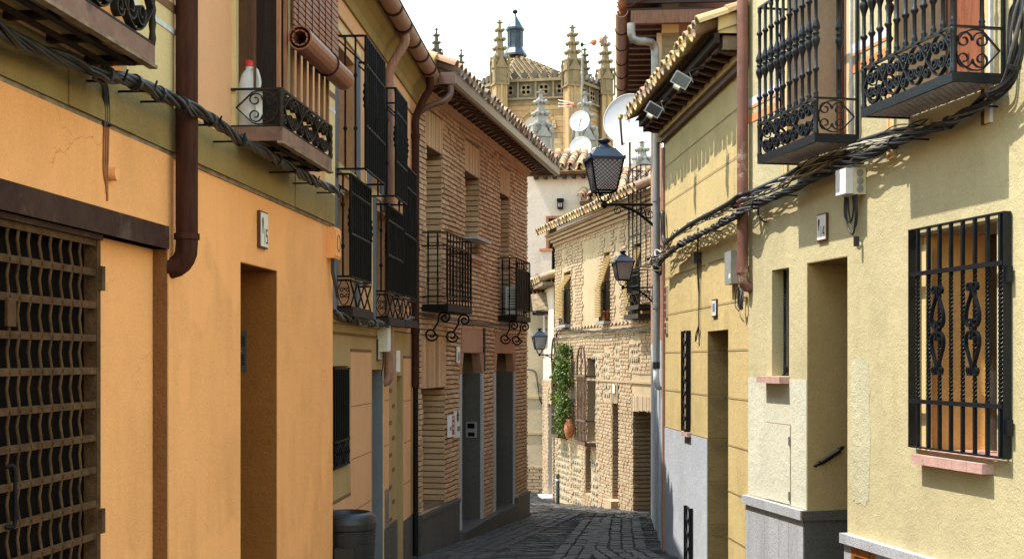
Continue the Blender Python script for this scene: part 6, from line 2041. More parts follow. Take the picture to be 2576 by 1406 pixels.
# ================================================================ street lamps
def street_lamp(ball, wdir, length, k, label, yaw=.15):
    """ball = foot of the lantern; wdir = horizontal direction towards the wall; k = scale"""
    w = Vector(wdir).normalized()
    t = thing('street_lamp', label, 'street lamp', ball + w * length, 'wall lamps along the lane')
    fr = PlanFrame(ball.x, ball.y, w.x, w.y)
    z0 = ball.z
    fl = PlanFrame(ball.x, ball.y, math.cos(yaw), math.sin(yaw))
    hb, ht = .128 * k, .205 * k
    zb, zt = z0 + .165 * k, z0 + .55 * k
    cor = [(-1, -1), (1, -1), (1, 1), (-1, 1)]
    for i in range(4):
        (x0, y0), (x1, y1) = cor[i], cor[(i + 1) % 4]
        b = MB(fl)
        q = .965
        b.add([(x0 * hb * q, y0 * hb * q, zb), (x1 * hb * q, y1 * hb * q, zb), (x1 * ht * q, y1 * ht * q, zt), (x0 * ht * q, y0 * ht * q, zt)], [(0, 1, 2, 3)])
        b.build('pane', 'lamp_glass', t)
        # lozenge mesh in front of the pane
        b = MB(fl)
        n = 7
        A0, A1, A2, A3 = [Vector(p) for p in ((x0 * hb, y0 * hb, zb), (x1 * hb, y1 * hb, zb), (x1 * ht, y1 * ht, zt), (x0 * ht, y0 * ht, zt))]
        def uv(u, v): return (A0.lerp(A1, u)).lerp(A3.lerp(A2, u), v)
        nv = 9
        for a in range(-nv, n + 1):
            for sg in (1, -1):
                pts = []
                for j in range(nv + 1):
                    u = (a + j) / n if sg > 0 else 1 - (a + j) / n
                    if -1e-6 <= u <= 1 + 1e-6: pts.append(tuple(uv(u, j / nv)))
                if len(pts) > 1: b.tube([pts[0], pts[-1]],   .0034 * k, 4, False)
        b.build('lattice', 'iron', t, kind='stuff')
        MB(fl).tube([(x0 * hb, y0 * hb, zb), (x0 * ht, y0 * ht, zt)], .012 * k, 6).build('corner_bar', 'iron', t)
        MB(fl).tube([(x0 * hb, y0 * hb, zb), (x1 * hb, y1 * hb, zb)], .014 * k, 6).build('bottom_rail', 'iron', t)
    b = MB(fl)
    lv = [(ht * 1.10, zt - .005 * k), (ht * 1.10, zt + .025 * k), (ht * 1.02, zt + .03 * k), (ht * .62, zt + .13 * k), (ht * .60, zt + .145 * k), (ht * .40, zt + .15 * k), (ht * .20, zt + .20 * k)]
    pts = [(x * h, y * h, z) for h, z in lv for x, y in cor]
    fs = [(i * 4 + j, i * 4 + (j + 1) % 4, i * 4 + 4 + (j + 1) % 4, i * 4 + 4 + j) for i in range(len(lv) - 1) for j in range(4)] + [(3, 2, 1, 0)]
    b.add(pts, fs); b.build('roof', 'slate', t)
    b = MB(fl); b.lathe((0, 0), [(.04 * k, zt + .195 * k), (.05 * k, zt + .215 * k), (.085 * k, zt + .24 * k), (.085 * k, zt + .25 * k), (.05 * k, zt + .27 * k), (.01 * k, zt + .28 * k)], 12); b.build('chimney_cap', 'iron_blue', t)
    for x, y in cor:
        MB(fl).lathe((x * ht * 1.05, y * ht * 1.05), [(.008 * k, zt + .02 * k), (.014 * k, zt + .035 * k), (.004 * k, zt + .055 * k)], 6).build('corner_knob', 'iron', t)
        MB(fl).tube(smooth_path([(0, 0, z0 + .03 * k), (x * .05 * k, y * .05 * k, z0 + .055 * k), (x * .07 * k, y * .07 * k, z0 + .10 * k), (x * hb * .75, y * hb * .75, zb)]), .009 * k, 5).build('cradle_arm', 'iron', t)
    b = MB(); b.lathe((ball.x, ball.y), [(.01 * k, z0 - .05 * k), (.035 * k, z0 - .02 * k), (.04 * k, z0), (.025 * k, z0 + .03 * k), (.015 * k, z0 + .05 * k)], 12); b.build('socket', 'iron', t)
    # bracket
    MB(fr).tube([(0, 0, z0), (length, 0, z0 + .0)], .017 * k, 8).build('arm', 'iron', t)
    MB(fr).tube(smooth_path([(length * .30, 0, z0 - .02 * k), (length * .55, 0, z0 - .08 * k), (length * .85, 0, z0 - .24 * k), (length, 0, z0 - .33 * k)]), .018 * k, 8).build('strut', 'iron', t)
    for (cx_, cz_, r_, a0, tn) in ((.25, -.07, .06, 1.2, 1.4), (.66, -.08, .055, 2.2, -1.4), (.82, -.12, .07, 1.6, 1.4), (.93, -.22, .05, .8, -1.4)):
        MB(fr).strap([(x, 0, z) for x, z in spiral(length * cx_, z0 + cz_ * k, r_ * k, a0, tn, 16)], (0, 1, 0), .018 * k, .012 * k).build('scroll', 'iron', t)
    MB(fr).box(length - .012, length + .012, -.03 * k, .03 * k, z0 - .4 * k, z0 + .06 * k).build('wall_plate', 'iron', t)
    return t
bl = px3(1520, 515, 16.4)
street_lamp(bl, (1, 0, 0), 1.786 + .0824 * (16.4 - 15.63) - bl.x, 1.0, 'large street lamp on a scrolled bracket in front of the tiled roofs')
bl = px3(1567, 723, 19.8)
street_lamp(bl, (1, 0, 0), 1.786 + .0824 * (19.8 - 15.63) - bl.x, .68, 'middle-sized street lamp beside the reed blind of the pale brick house')
bl = px3(1357, 892, 29.6)
street_lamp(bl, (1, .02, 0), .995 + .1 - bl.x - .02, .73, 'smallest street lamp, beside the climbing plant')

# bollard
bp = px3(1403, 1275, 28.3)
bg = ground(28.3)
bo = thing('bollard', 'slim dark metal bollard in the sun at the end of the lane', 'bollard', (bp.x, bp.y, bg))
MB().lathe((bp.x, bp.y), [(.042, bg), (.042, bg + .60), (.038, bg + .605)], 12).build('post', 'bollard', bo)
MB().lathe((bp.x, bp.y), [(.046, bg + .612), (.046, bg + .66), (.03, bg + .675)], 12).build('head', 'bollard', bo)
MB().lathe((bp.x, bp.y), [(.0445, bg + .52), (.0445, bg + .56)], 12).build('reflective_band', 'plastic_grey', bo)
# ================================================================ church lantern tower over the roofs
church = thing('church', 'gothic stone church tower with pinnacles, tiled roof and blue slate lantern', 'church', px3(1345, 0, 98) * 1 + Vector((0, 0, -30)))
church.location.z = -4; ORG['church'] = Vector((church.location.x, church.location.y, -4))
plan = [(px3(p, 0, d).x, d) for p, d in ((1178, 100.5), (1257, 96), (1435, 95), (1521, 99.5), (1521, 107), (1435, 112), (1257, 112), (1178, 108))]
zpar0, zpar1 = 19.1, 20.4
def face(i, j): 
    (x0, y0), (x1, y1) = plan[i], plan[j]
    return PlanFrame(x0, y0, x1 - x0, y1 - y0), math.hypot(x1 - x0, y1 - y0)
for i in range(8):
    fr, L = face(i, (i + 1) % 8)
    if i in (0, 1, 2):
        wall_sheet(fr, 0, L, -4, zpar0, [], 'stone_warm', church, name='tower_wall')
        arch = (L * .28, L * .78, 2, 11.2, 0) if i == 1 else None
        def skp(s, z, L=L, i=i):
            if i != 1: return False
            r = 1.24; m = L * .53
            return abs(s - m) < r and (z < 16.8 or (s - m) ** 2 + (z - 16.8) ** 2 < r * r)
        brick_wall(fr, 0.02, L - .02, 10.2, zpar0 - .5, church, 'ashlar', course=.42, length=.85, gap=.025, proud=.03, singles=90 if i == 1 else 30, name='stone_block', rest='ashlar_work', skip=skp, jit=.012)
        if i == 1:
            m, r = L * .53, 1.24
            MB(fr).slab([(m + r * .93 * math.cos(t), 16.8 + r * .93 * math.sin(t)) for t in [math.pi * k / 16 for k in range(17)]] + [(m - r * .93, 10), (m + r * .93, 10)], -.02, .035).build('blind_window', 'white_wall', church)
            for rr, w in ((1.0, .22), (.88, .14)):
                for k in range(14):
                    t0, t1 = math.pi * k / 14 + .01, math.pi * (k + 1) / 14 - .01
                    MB(fr).slab([(m + r * rr * math.cos(t0), 16.8 + r * rr * math.sin(t0)), (m + (r * rr + w) * math.cos(t0), 16.8 + (r * rr + w) * math.sin(t0)), (m + (r * rr + w) * math.cos(t1), 16.8 + (r * rr + w) * math.sin(t1)), (m + r * rr * math.cos(t1), 16.8 + r * rr * math.sin(t1))], 0, .14 + (rr > .9) * .08).build('arch_stone', 'ashlar', church)
        # cornice mouldings, parapet with quatrefoils, cresting
        for (z0, z1, p) in ((18.55, 18.7, .1), (18.95, 19.1, .2), (20.25, 20.45, .25)):
            MB(fr).box(-.05, L + .05, -.3, p, z0, z1).build('moulding', 'stone_warm', church)
        MB(fr).box(0, L, -.25, .02, 19.1, 20.25).build('parapet', 'stone_dark', church)
        n = max(2, round(L / 1.25))
        for k in range(n):
            c = L * (k + .5) / n
            for (dx, dz) in ((-.17, .17), (.17, .17), (-.17, -.17), (.17, -.17)):
                MB(fr).slab([(c + dx + .13 * math.cos(a), 19.68 + dz + .13 * math.sin(a)) for a in [math.pi * q / 4 for q in range(8)]], .021, .035).build('quatrefoil_eye', 'dark', church)
            MB(fr).box(c - L / n / 2, c - L / n / 2 + .14, .021, .12, 19.1, 20.25).build('parapet_post', 'stone_warm', church)
            MB(fr).slab([(c + .42 * math.cos(a), 19.68 + .42 * math.sin(a)) for a in [math.pi * q / 10 for q in range(20)]] , .02, .0205).build('roundel', 'stone_warm', church)
        nc = max(3, round(L / .78))
        for k in range(nc):
            c = L * (k + .5) / nc
            MB(fr).slab([(c + x, 20.46 + z * .68) for x, z in ((-.16, 0), (.16, 0), (.13, .24), (.26, .39), (.20, .64), (.08, .70), (0, .99), (-.08, .70), (-.20, .64), (-.26, .39), (-.13, .24))], -.15, .1).build('crest', 'stone_dark', church)
    else:
        wall_sheet(fr, 0, L, -4, 20.4, [], 'stone_warm', church, name='tower_wall')
# tiled roof in eight rows of ribs
apx = Vector((px3(1296, 0, 103).x, 103, 23.9))
for i in range(8):
    (x0, y0), (x1, y1) = plan[i], plan[(i + 1) % 8]
    a, b_ = Vector((x0, y0, 20.3)), Vector((x1, y1, 20.3))
    b = MB(); b.add([tuple(a), tuple(b_), tuple(apx)], [(0, 1, 2)]); b.build('roof_slope', 'tile_church', church)
    if i in (0, 1, 2, 7):
        n = max(4, round((b_ - a).length / .34))
        nrm = (b_ - a).cross(apx - a).normalized()
        if nrm.z < 0: nrm = -nrm
        mid = (a + b_) / 2
        upv = (apx - mid); 
        bt = MB()
        for k in range(n):
            p = a.lerp(b_, (k + .5) / n)
            f = 1 - abs((k + .5) / n - .5) * 2
            q = p + upv * (f * .97)
            m = max(2, int((q - p).length / .42))
            for j in range(m):
                p0, p1 = p.lerp(q, j / m) + nrm * .09, p.lerp(q, min(1, (j + 1.08) / m)) + nrm * .03
                bt.tube([tuple(p0), tuple(p1)], [.125, .10], 6, False)
        bt.build('roof_tiles', 'tile_church', church, kind='stuff')
# slate lantern
def poly_lathe(cx_, cy_, prof, seg, name, mat):
    b = MB(); b.lathe((cx_, cy_), prof, seg, False); return b.build(name, mat, church)
lx, ly = apx.x, apx.y
kk = 103 / F
zz = lambda y: (HY - y) * kk
poly_lathe(lx, ly, [(.95, zz(143)), (.92, zz(138)), (.62, zz(124)), (.58, zz(118))], 8, 'lantern_base', 'slate')
poly_lathe(lx, ly, [(.57, zz(119)), (.57, zz(78))], 8, 'lantern_shaft', 'slate')
poly_lathe(lx, ly, [(.62, zz(84)), (.62, zz(82)), (.74, zz(77)), (.74, zz(73)), (.66, zz(71)), (.10, zz(41)), (.05, zz(36))], 8, 'lantern_cap', 'slate')
for k in range(8):
    a = 2 * math.pi * k / 8
    MB().tube([(lx + .58 * math.cos(a), ly + .58 * math.sin(a), zz(119)), (lx + .58 * math.cos(a), ly + .58 * math.sin(a), zz(80))], .05, 6).build('lantern_rib', 'slate', church)
poly_lathe(lx, ly, [(.02, zz(37)), (.17, zz(34)), (.22, zz(31)), (.17, zz(27)), (.02, zz(25))], 12, 'ball', 'iron')
MB().box(lx - .03, lx + .03, ly - .03, ly + .03, zz(28), zz(-14)).build('cross_staff', 'iron', church)
MB().box(lx - .35, lx + .35, ly - .03, ly + .03, zz(-6), zz(-4)).build('cross_arm', 'iron', church)

def pinnacle(px, ytop, ybase, d, wpx, mat, label=None, shaft_to=None, stages=4):
    k = d / F
    c = px3(px, 0, d)
    z0, z1 = (HY - ybase) * k, (HY - ytop) * k
    w = wpx * k / 2
    P = part('pinnacle', church, label)
    fr = PlanFrame(c.x, c.y, 1, .35)
    H = z1 - z0
    if shaft_to is not None:
        zs = (HY - shaft_to) * k
        for (dx, dy) in ((0, 0),):
            MB(fr).box(-w * .78, w * .78, -w * .78, w * .78, zs, z0).build('shaft', 'ashlar', P)
        for (dx, dy) in ((-1, -1), (1, -1), (1, 1), (-1, 1), (0, -1.15), (0, 1.15)):
            MB(fr).tube([(dx * w * .72, dy * w * .72, zs), (dx * w * .72, dy * w * .72, z0)], w * .2, 6).build('colonette', 'ashlar', P)
        MB(fr).box(-w * 1.05, w * 1.05, -w * 1.05, w * 1.05, z0 - H * .03, z0).build('cap_moulding', mat, P)
    # niche stage with gables
    zg = z0 + H * .30
    MB(fr).box(-w * .82, w * .82, -w * .82, w * .82, z0, zg).build('niche_stage', mat, P)
    for (ax, ay) in ((1, 0), (-1, 0), (0, 1), (0, -1)):
        b = MB(fr)
        if ax == 0:
            b.add([(-w * .9, ay * w * .83, zg - H * .06), (w * .9, ay * w * .83, zg - H * .06), (0, ay * w * .83, zg + H * .13), (-w * .9, ay * w * 1.0, zg - H * .06), (w * .9, ay * w * 1.0, zg - H * .06), (0, ay * w * 1.0, zg + H * .13)], [(0, 1, 2), (5, 4, 3), (0, 3, 4, 1), (1, 4, 5, 2), (2, 5, 3, 0)])
            b.box(-w * .35, w * .35, ay * w * .85 - .02, ay * w * .85 + .02, z0 + H * .04, zg - H * .07)
        else:
            b.add([(ax * w * .83, -w * .9, zg - H * .06), (ax * w * .83, w * .9, zg - H * .06), (ax * w * .83, 0, zg + H * .13), (ax * w * 1.0, -w * .9, zg - H * .06), (ax * w * 1.0, w * .9, zg - H * .06), (ax * w * 1.0, 0, zg + H * .13)], [(0, 1, 2), (5, 4, 3), (0, 3, 4, 1), (1, 4, 5, 2), (2, 5, 3, 0)])
            b.box(ax * w * .85 - .02, ax * w * .85 + .02, -w * .35, w * .35, z0 + H * .04, zg - H * .07)
        b.build('gable', mat, P)
        for q in (-1, 1):
            e = MB(fr)
            x, y = (q * w * .98, ay * w * .98) if ax == 0 else (ax * w * .98, q * w * .98)
            if (ax == 0): e.lathe((x, y), [(w * .16, z0 - H * .02), (w * .16, zg), (w * .26, zg + H * .01), (w * .1, zg + H * .10), (w * .17, zg + H * .115), (w * .02, zg + H * .15)], 6); e.build('corner_pinnacle', mat, P)
    # spire
    b = MB(fr)
    zs0 = zg + H * .02
    b.add([(-w * .62, -w * .62, zs0), (w * .62, -w * .62, zs0), (w * .62, w * .62, zs0), (-w * .62, w * .62, zs0), (-w * .14, -w * .14, z1 - H * .06), (w * .14, -w * .14, z1 - H * .06), (w * .14, w * .14, z1 - H * .06), (-w * .14, w * .14, z1 - H * .06)],
          [(0, 1, 5, 4), (1, 2, 6, 5), (2, 3, 7, 6), (3, 0, 4, 7), (4, 5, 6, 7)])
    b.build('spire', mat, P)
    for s_i in range(stages):
        t = (s_i + .6) / (stages + .35)
        z = zs0 + (z1 - H * .06 - zs0) * t
        r = w * (.62 - .48 * t) + w * .17
        kr = w * (.33 - .08 * t)
        b = MB(fr)
        for (dx, dy) in ((-1, -1), (1, -1), (1, 1), (-1, 1)):
            b.lathe((dx * r, dy * r), [(kr * .2, z - kr * 1.1), (kr, z - kr * .2), (kr * 1.15, z + kr * .3), (kr * .5, z + kr * .9)], 6)
        for (dx, dy) in ((0, -1), (1, 0), (0, 1), (-1, 0)):
            b.lathe((dx * r * 1.1, dy * r * 1.1), [(kr * .2, z - kr * .8), (kr * .8, z), (kr * .3, z + kr * .6)], 6)
        b.build('crockets', mat, P, kind='stuff')
    b = MB(fr)
    f = w * .5
    b.lathe((0, 0), [(w * .12, z1 - H * .07), (f * .95, z1 - H * .05), (f, z1 - H * .04), (w * .12, z1 - H * .028), (w * .12, z1 - H * .018), (w * .28, z1 - H * .012), (w * .05, z1)], 6)
    b.build('finial', mat, P)
pinnacle(1257, 50, 212, 95.4, 36, 'stone_warm', 'tall pinnacle at the left of the tower', 420, 4)
pinnacle(1440, 63, 216, 94.4, 40, 'stone_warm', 'tall pinnacle at the middle of the tower', 540, 4)
pinnacle(1523, 88, 238, 98.8, 36, 'stone_warm', 'tall pinnacle at the right of the tower', 540, 4)
pinnacle(1471, 120, 240, 108, 26, 'stone_dark', 'darker pinnacle behind the aerial', 330, 4)
pinnacle(1098, 70, 170, 104, 24, 'stone_dark', 'small dark pinnacle above the brick house gable', 320, 3)
pinnacle(1160, 123, 215, 100, 20, 'stone_dark', 'second small dark pinnacle over the brick house roof', 320, 3)
pinnacle(1360, 226, 385, 88, 48, 'stone_grey', 'pale grey pinnacle in front of the arch', 560, 3)
pinnacle(1472, 230, 395, 89, 46, 'stone_grey', 'pale grey pinnacle behind the dishes', 560, 3)
pinnacle(1545, 380, 480, 86, 46, 'stone_warm', 'low pinnacle behind the large street lamp', 620, 2)
pinnacle(1615, 355, 440, 86, 46, 'stone_grey', 'low grey pinnacle beside the grey-green drainpipe', 620, 2)

# ================================================================ dishes and aerials
def dish(px, py, d, r, face_dir, label, lnb_dir, mat='dish', pole_z=None):
    c = px3(px, py, d)
    t = thing('satellite_dish', label, 'satellite dish', c + Vector((0, .1, -r)), 'satellite dishes above the roofs')
    n = Vector(face_dir).normalized()
    u = n.cross(Vector((0, 0, 1))).normalized()
    v = u.cross(n)
    b = MB()
    pts, fs = [], []
    rings, seg = 7, 36
    dep = r * .22
    for i in range(rings + 1):
        rr = r * i / rings
        for k in range(seg):
            a = 2 * math.pi * k / seg
            p = c + u * rr * math.cos(a) + v * rr * 1.08 * math.sin(a) - n * dep * (1 - (rr / r) ** 2)
            pts.append(tuple(p))
    for i in range(rings):
        for k in range(seg):
            fs.append((i * seg + k, i * seg + (k + 1) % seg, (i + 1) * seg + (k + 1) % seg, (i + 1) * seg + k))
    b.add(pts, fs, True); b.build('reflector', mat, t)
    b = MB(); b.tube([tuple(c + u * r * math.cos(a) + v * r * 1.08 * math.sin(a)) for a in [2 * math.pi * k / 36 for k in range(37)]], r * .018, 5, False); b.build('rim', 'plastic_grey', t)
    tip = c + n * r * .75 + u * lnb_dir[0] * r + v * lnb_dir[1] * r
    bot = c - v * r * 1.1 + u * .05 * r
    b = MB(); b.tube([tuple(bot), tuple(bot + n * r * .2 - v * r * .18), tuple(tip)], r * .05, 6); b.build('feed_arm', 'zinc', t)
    b = MB(); b.tube([tuple(tip + v * r * .12), tuple(tip - v * .02 * r)], [r * .12, r * .10], 8); b.build('feed_horn', 'brass', t)
    back = c - n * dep - n * r * .15
    b = MB(); b.tube([tuple(c - n * dep * .9), tuple(back), tuple(back - Vector((0, 0, pole_z or r * 2)))], r * .05, 8); b.build('mount', 'zinc', t)
    return t
dish(1458, 305, 35.0, .27, (-.35, -1, .25), 'small white satellite dish, upper one of the two over the tiled roof', (-.35, -.25))
dish(1460, 372, 34.6, .29, (-.30, -1, .25), 'small white satellite dish, lower one of the two over the tiled roof', (-.2, -.55))
dish(1578, 298, 17.6, .33, (-.40, -1, .30), 'large white satellite dish beside the tiled eave on the right', (.05, -.35))

mast = px3(1464, 110, 35.5)
an = thing('tv_aerial', 'tall thin aerial mast with a grid reflector and orange yagi above the dishes', 'aerial', px3(1464, 400, 35.5))
zq = lambda y: (HY - y) * 35.5 / F
kx = 35.5 / F
MB().tube([(mast.x, mast.y, zq(420)), (mast.x, mast.y, zq(112))], .022, 8).build('mast', 'zinc', an)
def rod(p0, p1, r, mat='zinc', name='rod'):
    b = MB(); b.tube([(mast.x + p0[0] * kx, mast.y + p0[2], zq(p0[1])), (mast.x + p1[0] * kx, mast.y + p1[2], zq(p1[1]))], r, 5); return b.build(name, mat, an)
for k in range(7):
    t = k / 6
    rod((0 + 20 * t, 112 - 6 * t - 24, -.3 + .1 * t), (0 + 20 * t - 3, 112 - 2 * t, -.05), .004, name='reflector_rod')
    rod((8 + 16 * t, 115 + 4 * t, -.05), (20 + 14 * t, 150 - 12 * t, .25), .006, 'iron', 'reflector_rod')
for k in range(3):
    rod((-1 + k * 1, 112 - k * 10, -.1), (22 + k * 1, 106 - k * 10, -.1), .004, name='reflector_rod')
for dy in (-7, 0, 6):
    rod((20, 108 + dy * .4, 0), (78, 102 + dy, -.1), .010, name='boom')
for (x, y) in ((30, 107), (50, 103)):
    b = MB(); b.lathe((mast.x + x * kx, mast.y), [(.03, zq(y + 8)), (.07, zq(y + 5)), (.07, zq(y - 5)), (.03, zq(y - 7))], 8); b.build('director', 'terracotta', an)
b = MB(); b.lathe((mast.x, mast.y), [(.04, zq(117)), (.05, zq(112)), (.03, zq(108))], 8); b.build('mast_head', 'iron', an)
rod((0, 115, 0), (25, 109, 0), .014, 'iron', 'boom')
for dy in (-8, 0, 8):
    rod((-60, 264 + dy, -.2), (-18, 264 + dy * .4, 0), .012, 'white', 'boom')
rod((-40, 264, -.1), (0, 268, 0), .012, 'terracotta', 'boom')
for (x, y) in ((-36, 264), (-20, 265)):
    b = MB(); b.lathe((mast.x + x * kx, mast.y), [(.03, zq(y + 7)), (.06, zq(y + 4)), (.06, zq(y - 4)), (.03, zq(y - 7))], 8); b.build('director', 'terracotta', an)
for k in range(4):
    rod((-18 + k * 6, 262, 0), (-28 + k * 7, 240, -.2), .008, 'zinc', 'reflector_rod')
    rod((-18 + k * 6, 268, 0), (-34 + k * 7, 295, .2), .008, 'zinc', 'reflector_rod')

# ================================================================ cables
def bundle(name, label, pts, n, spread, r, twist, mats, ties=(), seg=6, sub=7, seed=1, loose=0.0):
    rnd = random.Random(seed)
    path = smooth_path(pts, sub)
    t = thing(name, label, 'cables', path[len(path) // 2])
    L = 0
    acc = [0]
    for i in range(1, len(path)):
        L += (path[i] - path[i - 1]).length; acc.append(L)
    for k in range(n):
        ph = 2 * math.pi * k / n + rnd.random()
        rad = spread * (.45 + .55 * rnd.random())
        lo = loose * (rnd.random() - .35)
        q = []
        ph2 = rnd.random() * 6
        for i, p in enumerate(path):
            tg = (path[min(i + 1, len(path) - 1)] - path[max(i - 1, 0)]).normalized()
            a = tg.cross(Vector((0, 0, 1))).normalized(); b_ = tg.cross(a)
            an = ph + twist * acc[i]
            w = 1 + .3 * math.sin(acc[i] * 3 + ph2)
            q.append(tuple(p + a * rad * w * math.cos(an) + b_ * rad * w * math.sin(an) + Vector((0, 0, lo * math.sin(acc[i] * 4.2 + ph2)))))
        MB().tube(q, r * rnd.uniform(.7, 1.2), seg).build('strand', rnd.choice(mats), t)
    for i in ties:
        i = int(i * (len(path) - 1))
        p = path[i]
        tg = (path[min(i + 1, len(path) - 1)] - path[i - 1]).normalized()
        MB().tube([tuple(p - tg * .012), tuple(p + tg * .012)], spread + r * 1.4, 10).build('tie', 'cable', t)
    return t
def fp(fr, px, py, o):
    s = fr.s(px, o); return fr.P(s, o, fr.z(px, py, o))
oc = .155
LP = [(-60, 40), (0, 75), (60, 108), (130, 142), (200, 168), (245, 182), (300, 195), (355, 214), (400, 236), (450, 258), (500, 283), (560, 322), (620, 362), (690, 398), (760, 440), (820, 470), (862, 487)]
cl = bundle('cable_bundle', 'thick twisted black cable bundle on iron spikes along the orange house', [fp(A, x, y, oc if x > 240 else .12) for x, y in LP], 7, .021, .0098, 8.0, ['cable', 'cable', 'cable_grey'], [.34, .42, .50, .58, .66, .74, .82, .9], sub=10)
for (x, y) in ((300, 195), (375, 222), (430, 248), (540, 308), (600, 350), (735, 428), (790, 456), (845, 480)):
    s = A.s(x, oc); z = A.z(x, y, oc)
    MB(A).tube([(s, 0, z - .012), (s, oc + .02, z - .012)], .0055, 5).build('spike', 'iron', cl)
    MB(A).tube([(s, oc + .02, z - .014), (s, oc + .035, z + .03)], .0045, 5).build('spike', 'iron', cl)
bundle('cable_bundle', 'tangled black cables under the iron cages of the salmon house', [fp(B, x, y, .09) for x, y in ((838, 782), (860, 795), (890, 803), (920, 812), (950, 812), (985, 818), (1040, 800))], 6, .026, .011, 8, ['cable', 'cable_grey'], [.3, .6], seed=3, loose=.02)
bundle('cable_bundle', 'thin sagging cables along the brick house under its balconies', [fp(C, x, y, .05) for x, y in ((1052, 790), (1100, 800), (1150, 806), (1200, 812), (1260, 818), (1320, 822))], 3, .014, .008, 4, ['cable'], seed=4)
vd = thing('cable_drop', 'black and orange cables dropping down the orange wall to a round fitting', 'cables', fp(A, 270, 500, .02))
for k in range(3):
    x0 = 262 + 5 * k
    MB().tube([tuple(v) for v in smooth_path([fp(A, 235 + k * 14, 196 + k * 2, .10), fp(A, 258 + k * 5, 215, .05), fp(A, x0, 260, .02), fp(A, x0 + 1, 320, .018)], 6)], .007, 6).build('strand', 'cable', vd)
    MB().tube([tuple(v) for v in smooth_path([fp(A, x0 + 1, 320, .018), fp(A, x0, 380, .018), fp(A, 262 + 4 * k, 430, .018), fp(A, 268 + k, 470 + 18 * k, .016)], 6)], .0042, 6).build('strand', 'cable_orange', vd)
c_ = fp(A, 278, 438, .02); sX = A.s(278, .02); zX = A.z(278, 438, .02)
MB(A).tube([(sX, .004, zX), (sX, .05, zX)], .028, 14).build('round_fitting', 'orange', vd)
MB(A).tube([(A.s(280, .02), .02, A.z(280, 316, .02)), (A.s(268, .02), .03, A.z(268, 316, .02))], .006, 6).build('clip', 'iron', vd)
b = MB(C); s = C.s(1213)
b.tube([(s, .03, .45), (s, .03, -.15)], .018, 6)
tag(b.build('cable_conduit', 'cable'), 'vertical black conduit right of the first lintel of the brick house', 'conduit')
# right-hand side: main bundle, conduit above it, loose strands
RP = [(2566, -30), (2562, 60), (2556, 130), (2545, 185), (2520, 222), (2480, 252), (2430, 285), (2380, 312), (2330, 330), (2280, 348), (2220, 372), (2170, 392), (2130, 408), (2080, 432), (2020, 462), (1960, 490), (1900, 515)]
EP = [(1862, 535), (1830, 552), (1790, 575), (1740, 598), (1700, 622), (1672, 646), (1656, 660)]
main = [fp(Dd, x, y, .10) for x, y in RP] + [fp(E, x, y, .13) for x, y in EP]
cr = bundle('cable_bundle', 'heavy twisted black cable bundle sagging across the yellow and ochre walls', main, 9, .029, .0092, 7.5, ['cable', 'cable', 'cable_grey'], [.12, .2, .3, .42, .55, .7, .8, .9], sub=9, seed=5)
for (fr, x, y) in ((Dd, 2470, 258), (Dd, 2300, 342), (Dd, 2140, 404), (Dd, 1975, 485), (E, 1790, 575), (E, 1690, 630)):
    s = fr.s(x, .1); z = fr.z(x, y, .1)
    MB(fr).tube([(s, 0, z - .02), (s, .13, z - .02)], .006, 5).build('spike', 'iron', cr)
bundle('cable_bundle', 'loose pale and black wires above the heavy bundle on the ochre wall', [fp(Dd, x, y, .07) for x, y in ((2330, 318), (2230, 345), (2150, 370), (2060, 410), (1980, 455), (1905, 488))] + [fp(E, x, y, .10) for x, y in ((1850, 515), (1800, 535), (1750, 560), (1700, 590), (1665, 632))], 10, .032, .005, 5, ['cable', 'cable_pale', 'cable_grey', 'cable'], [.6, .75], seed=8, loose=.10, sub=9)
bundle('cable_conduit', 'thick black conduit running above the cables from the yellow to the ochre wall', [fp(Dd, x, y, .05) for x, y in ((2310, 322), (2250, 330), (2200, 345), (2160, 358))], 1, .001, .018, 0, ['cable'], seed=2)
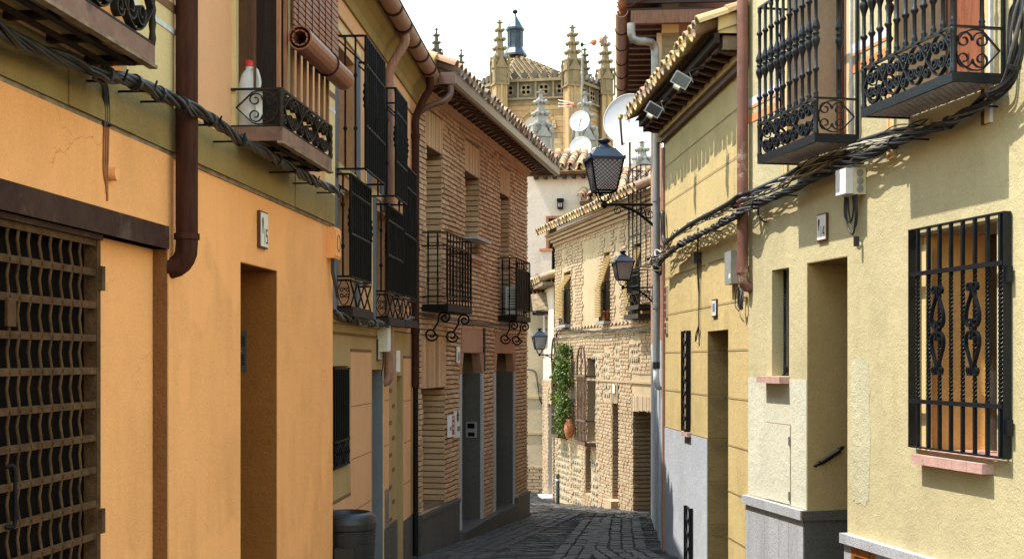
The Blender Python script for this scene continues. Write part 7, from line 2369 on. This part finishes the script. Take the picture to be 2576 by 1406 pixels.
bundle('cable_conduit', 'black conduit crossing the maroon drainpipe', [fp(Dd, x, y, .07) for x, y in ((2010, 425), (1960, 452), (1910, 475), (1890, 484))] + [fp(E, x, y, .15) for x, y in ((1860, 492), (1835, 510), (1800, 530), (1740, 562), (1700, 590), (1675, 612))], 1, .001, .021, 0, ['cable'], seed=2)
# cables rising at the right edge
bundle('cable_bundle', 'grey cables rising beside the large balcony at the right edge', [fp(Dd, x, y, .06) for x, y in ((2510, 232), (2530, 200), (2537, 120), (2540, 60), (2548, 20), (2575, 0), (2620, -10))], 2, .02, .011, 2, ['cable_grey', 'cable'], seed=9)
bundle('cable_bundle', 'black cable strung along the pale brick house above its arched windows', [fp(G, x, y, .07) for x, y in ((1400, 850), (1404, 832), (1430, 830), (1480, 833), (1530, 832), (1580, 828), (1610, 832), (1642, 830))], 3, .02, .013, 3, ['cable'], seed=11, loose=.02)
bundle('cable_bundle', 'dark cable on the cream wall left of the climbing plant', [fp(FH, x, y, .06) for x, y in ((1322, 928), (1345, 934), (1352, 960), (1357, 1000), (1366, 1020))], 2, .015, .012, 3, ['cable'], seed=12)
# small hook of cable on the yellow wall
b = MB(); b.tube([tuple(v) for v in smooth_path([fp(Dd, 1925, 500, .06), fp(Dd, 1910, 515, .05), fp(Dd, 1908, 540, .05), fp(Dd, 1918, 555, .04), fp(Dd, 1928, 558, .02)], 6)], .008, 6)
tag(b.build('cable_end', 'cable'), 'curled black cable end below the bundle at the edge of the yellow wall', 'cable')
# tangle of straps at the end of the ochre wall
tg = thing('cable_knot', 'tangle of black cables and tape tied round the grey-green drainpipe', 'cables', px3(1655, 690, 15.55))
rnd = random.Random(4)
for k in range(14):
    c = px3(1660 + rnd.uniform(-12, 14), 655 + rnd.uniform(-18, 22), 15.5)
    pts = [c + Vector((rnd.uniform(-.10, .10), rnd.uniform(-.06, .06), rnd.uniform(-.10, .10))) for _ in range(4)]
    MB().tube([tuple(v) for v in smooth_path(pts, 5)], rnd.uniform(.007, .016), 6).build('strand', 'cable' if k % 4 else 'cable_pale', tg)
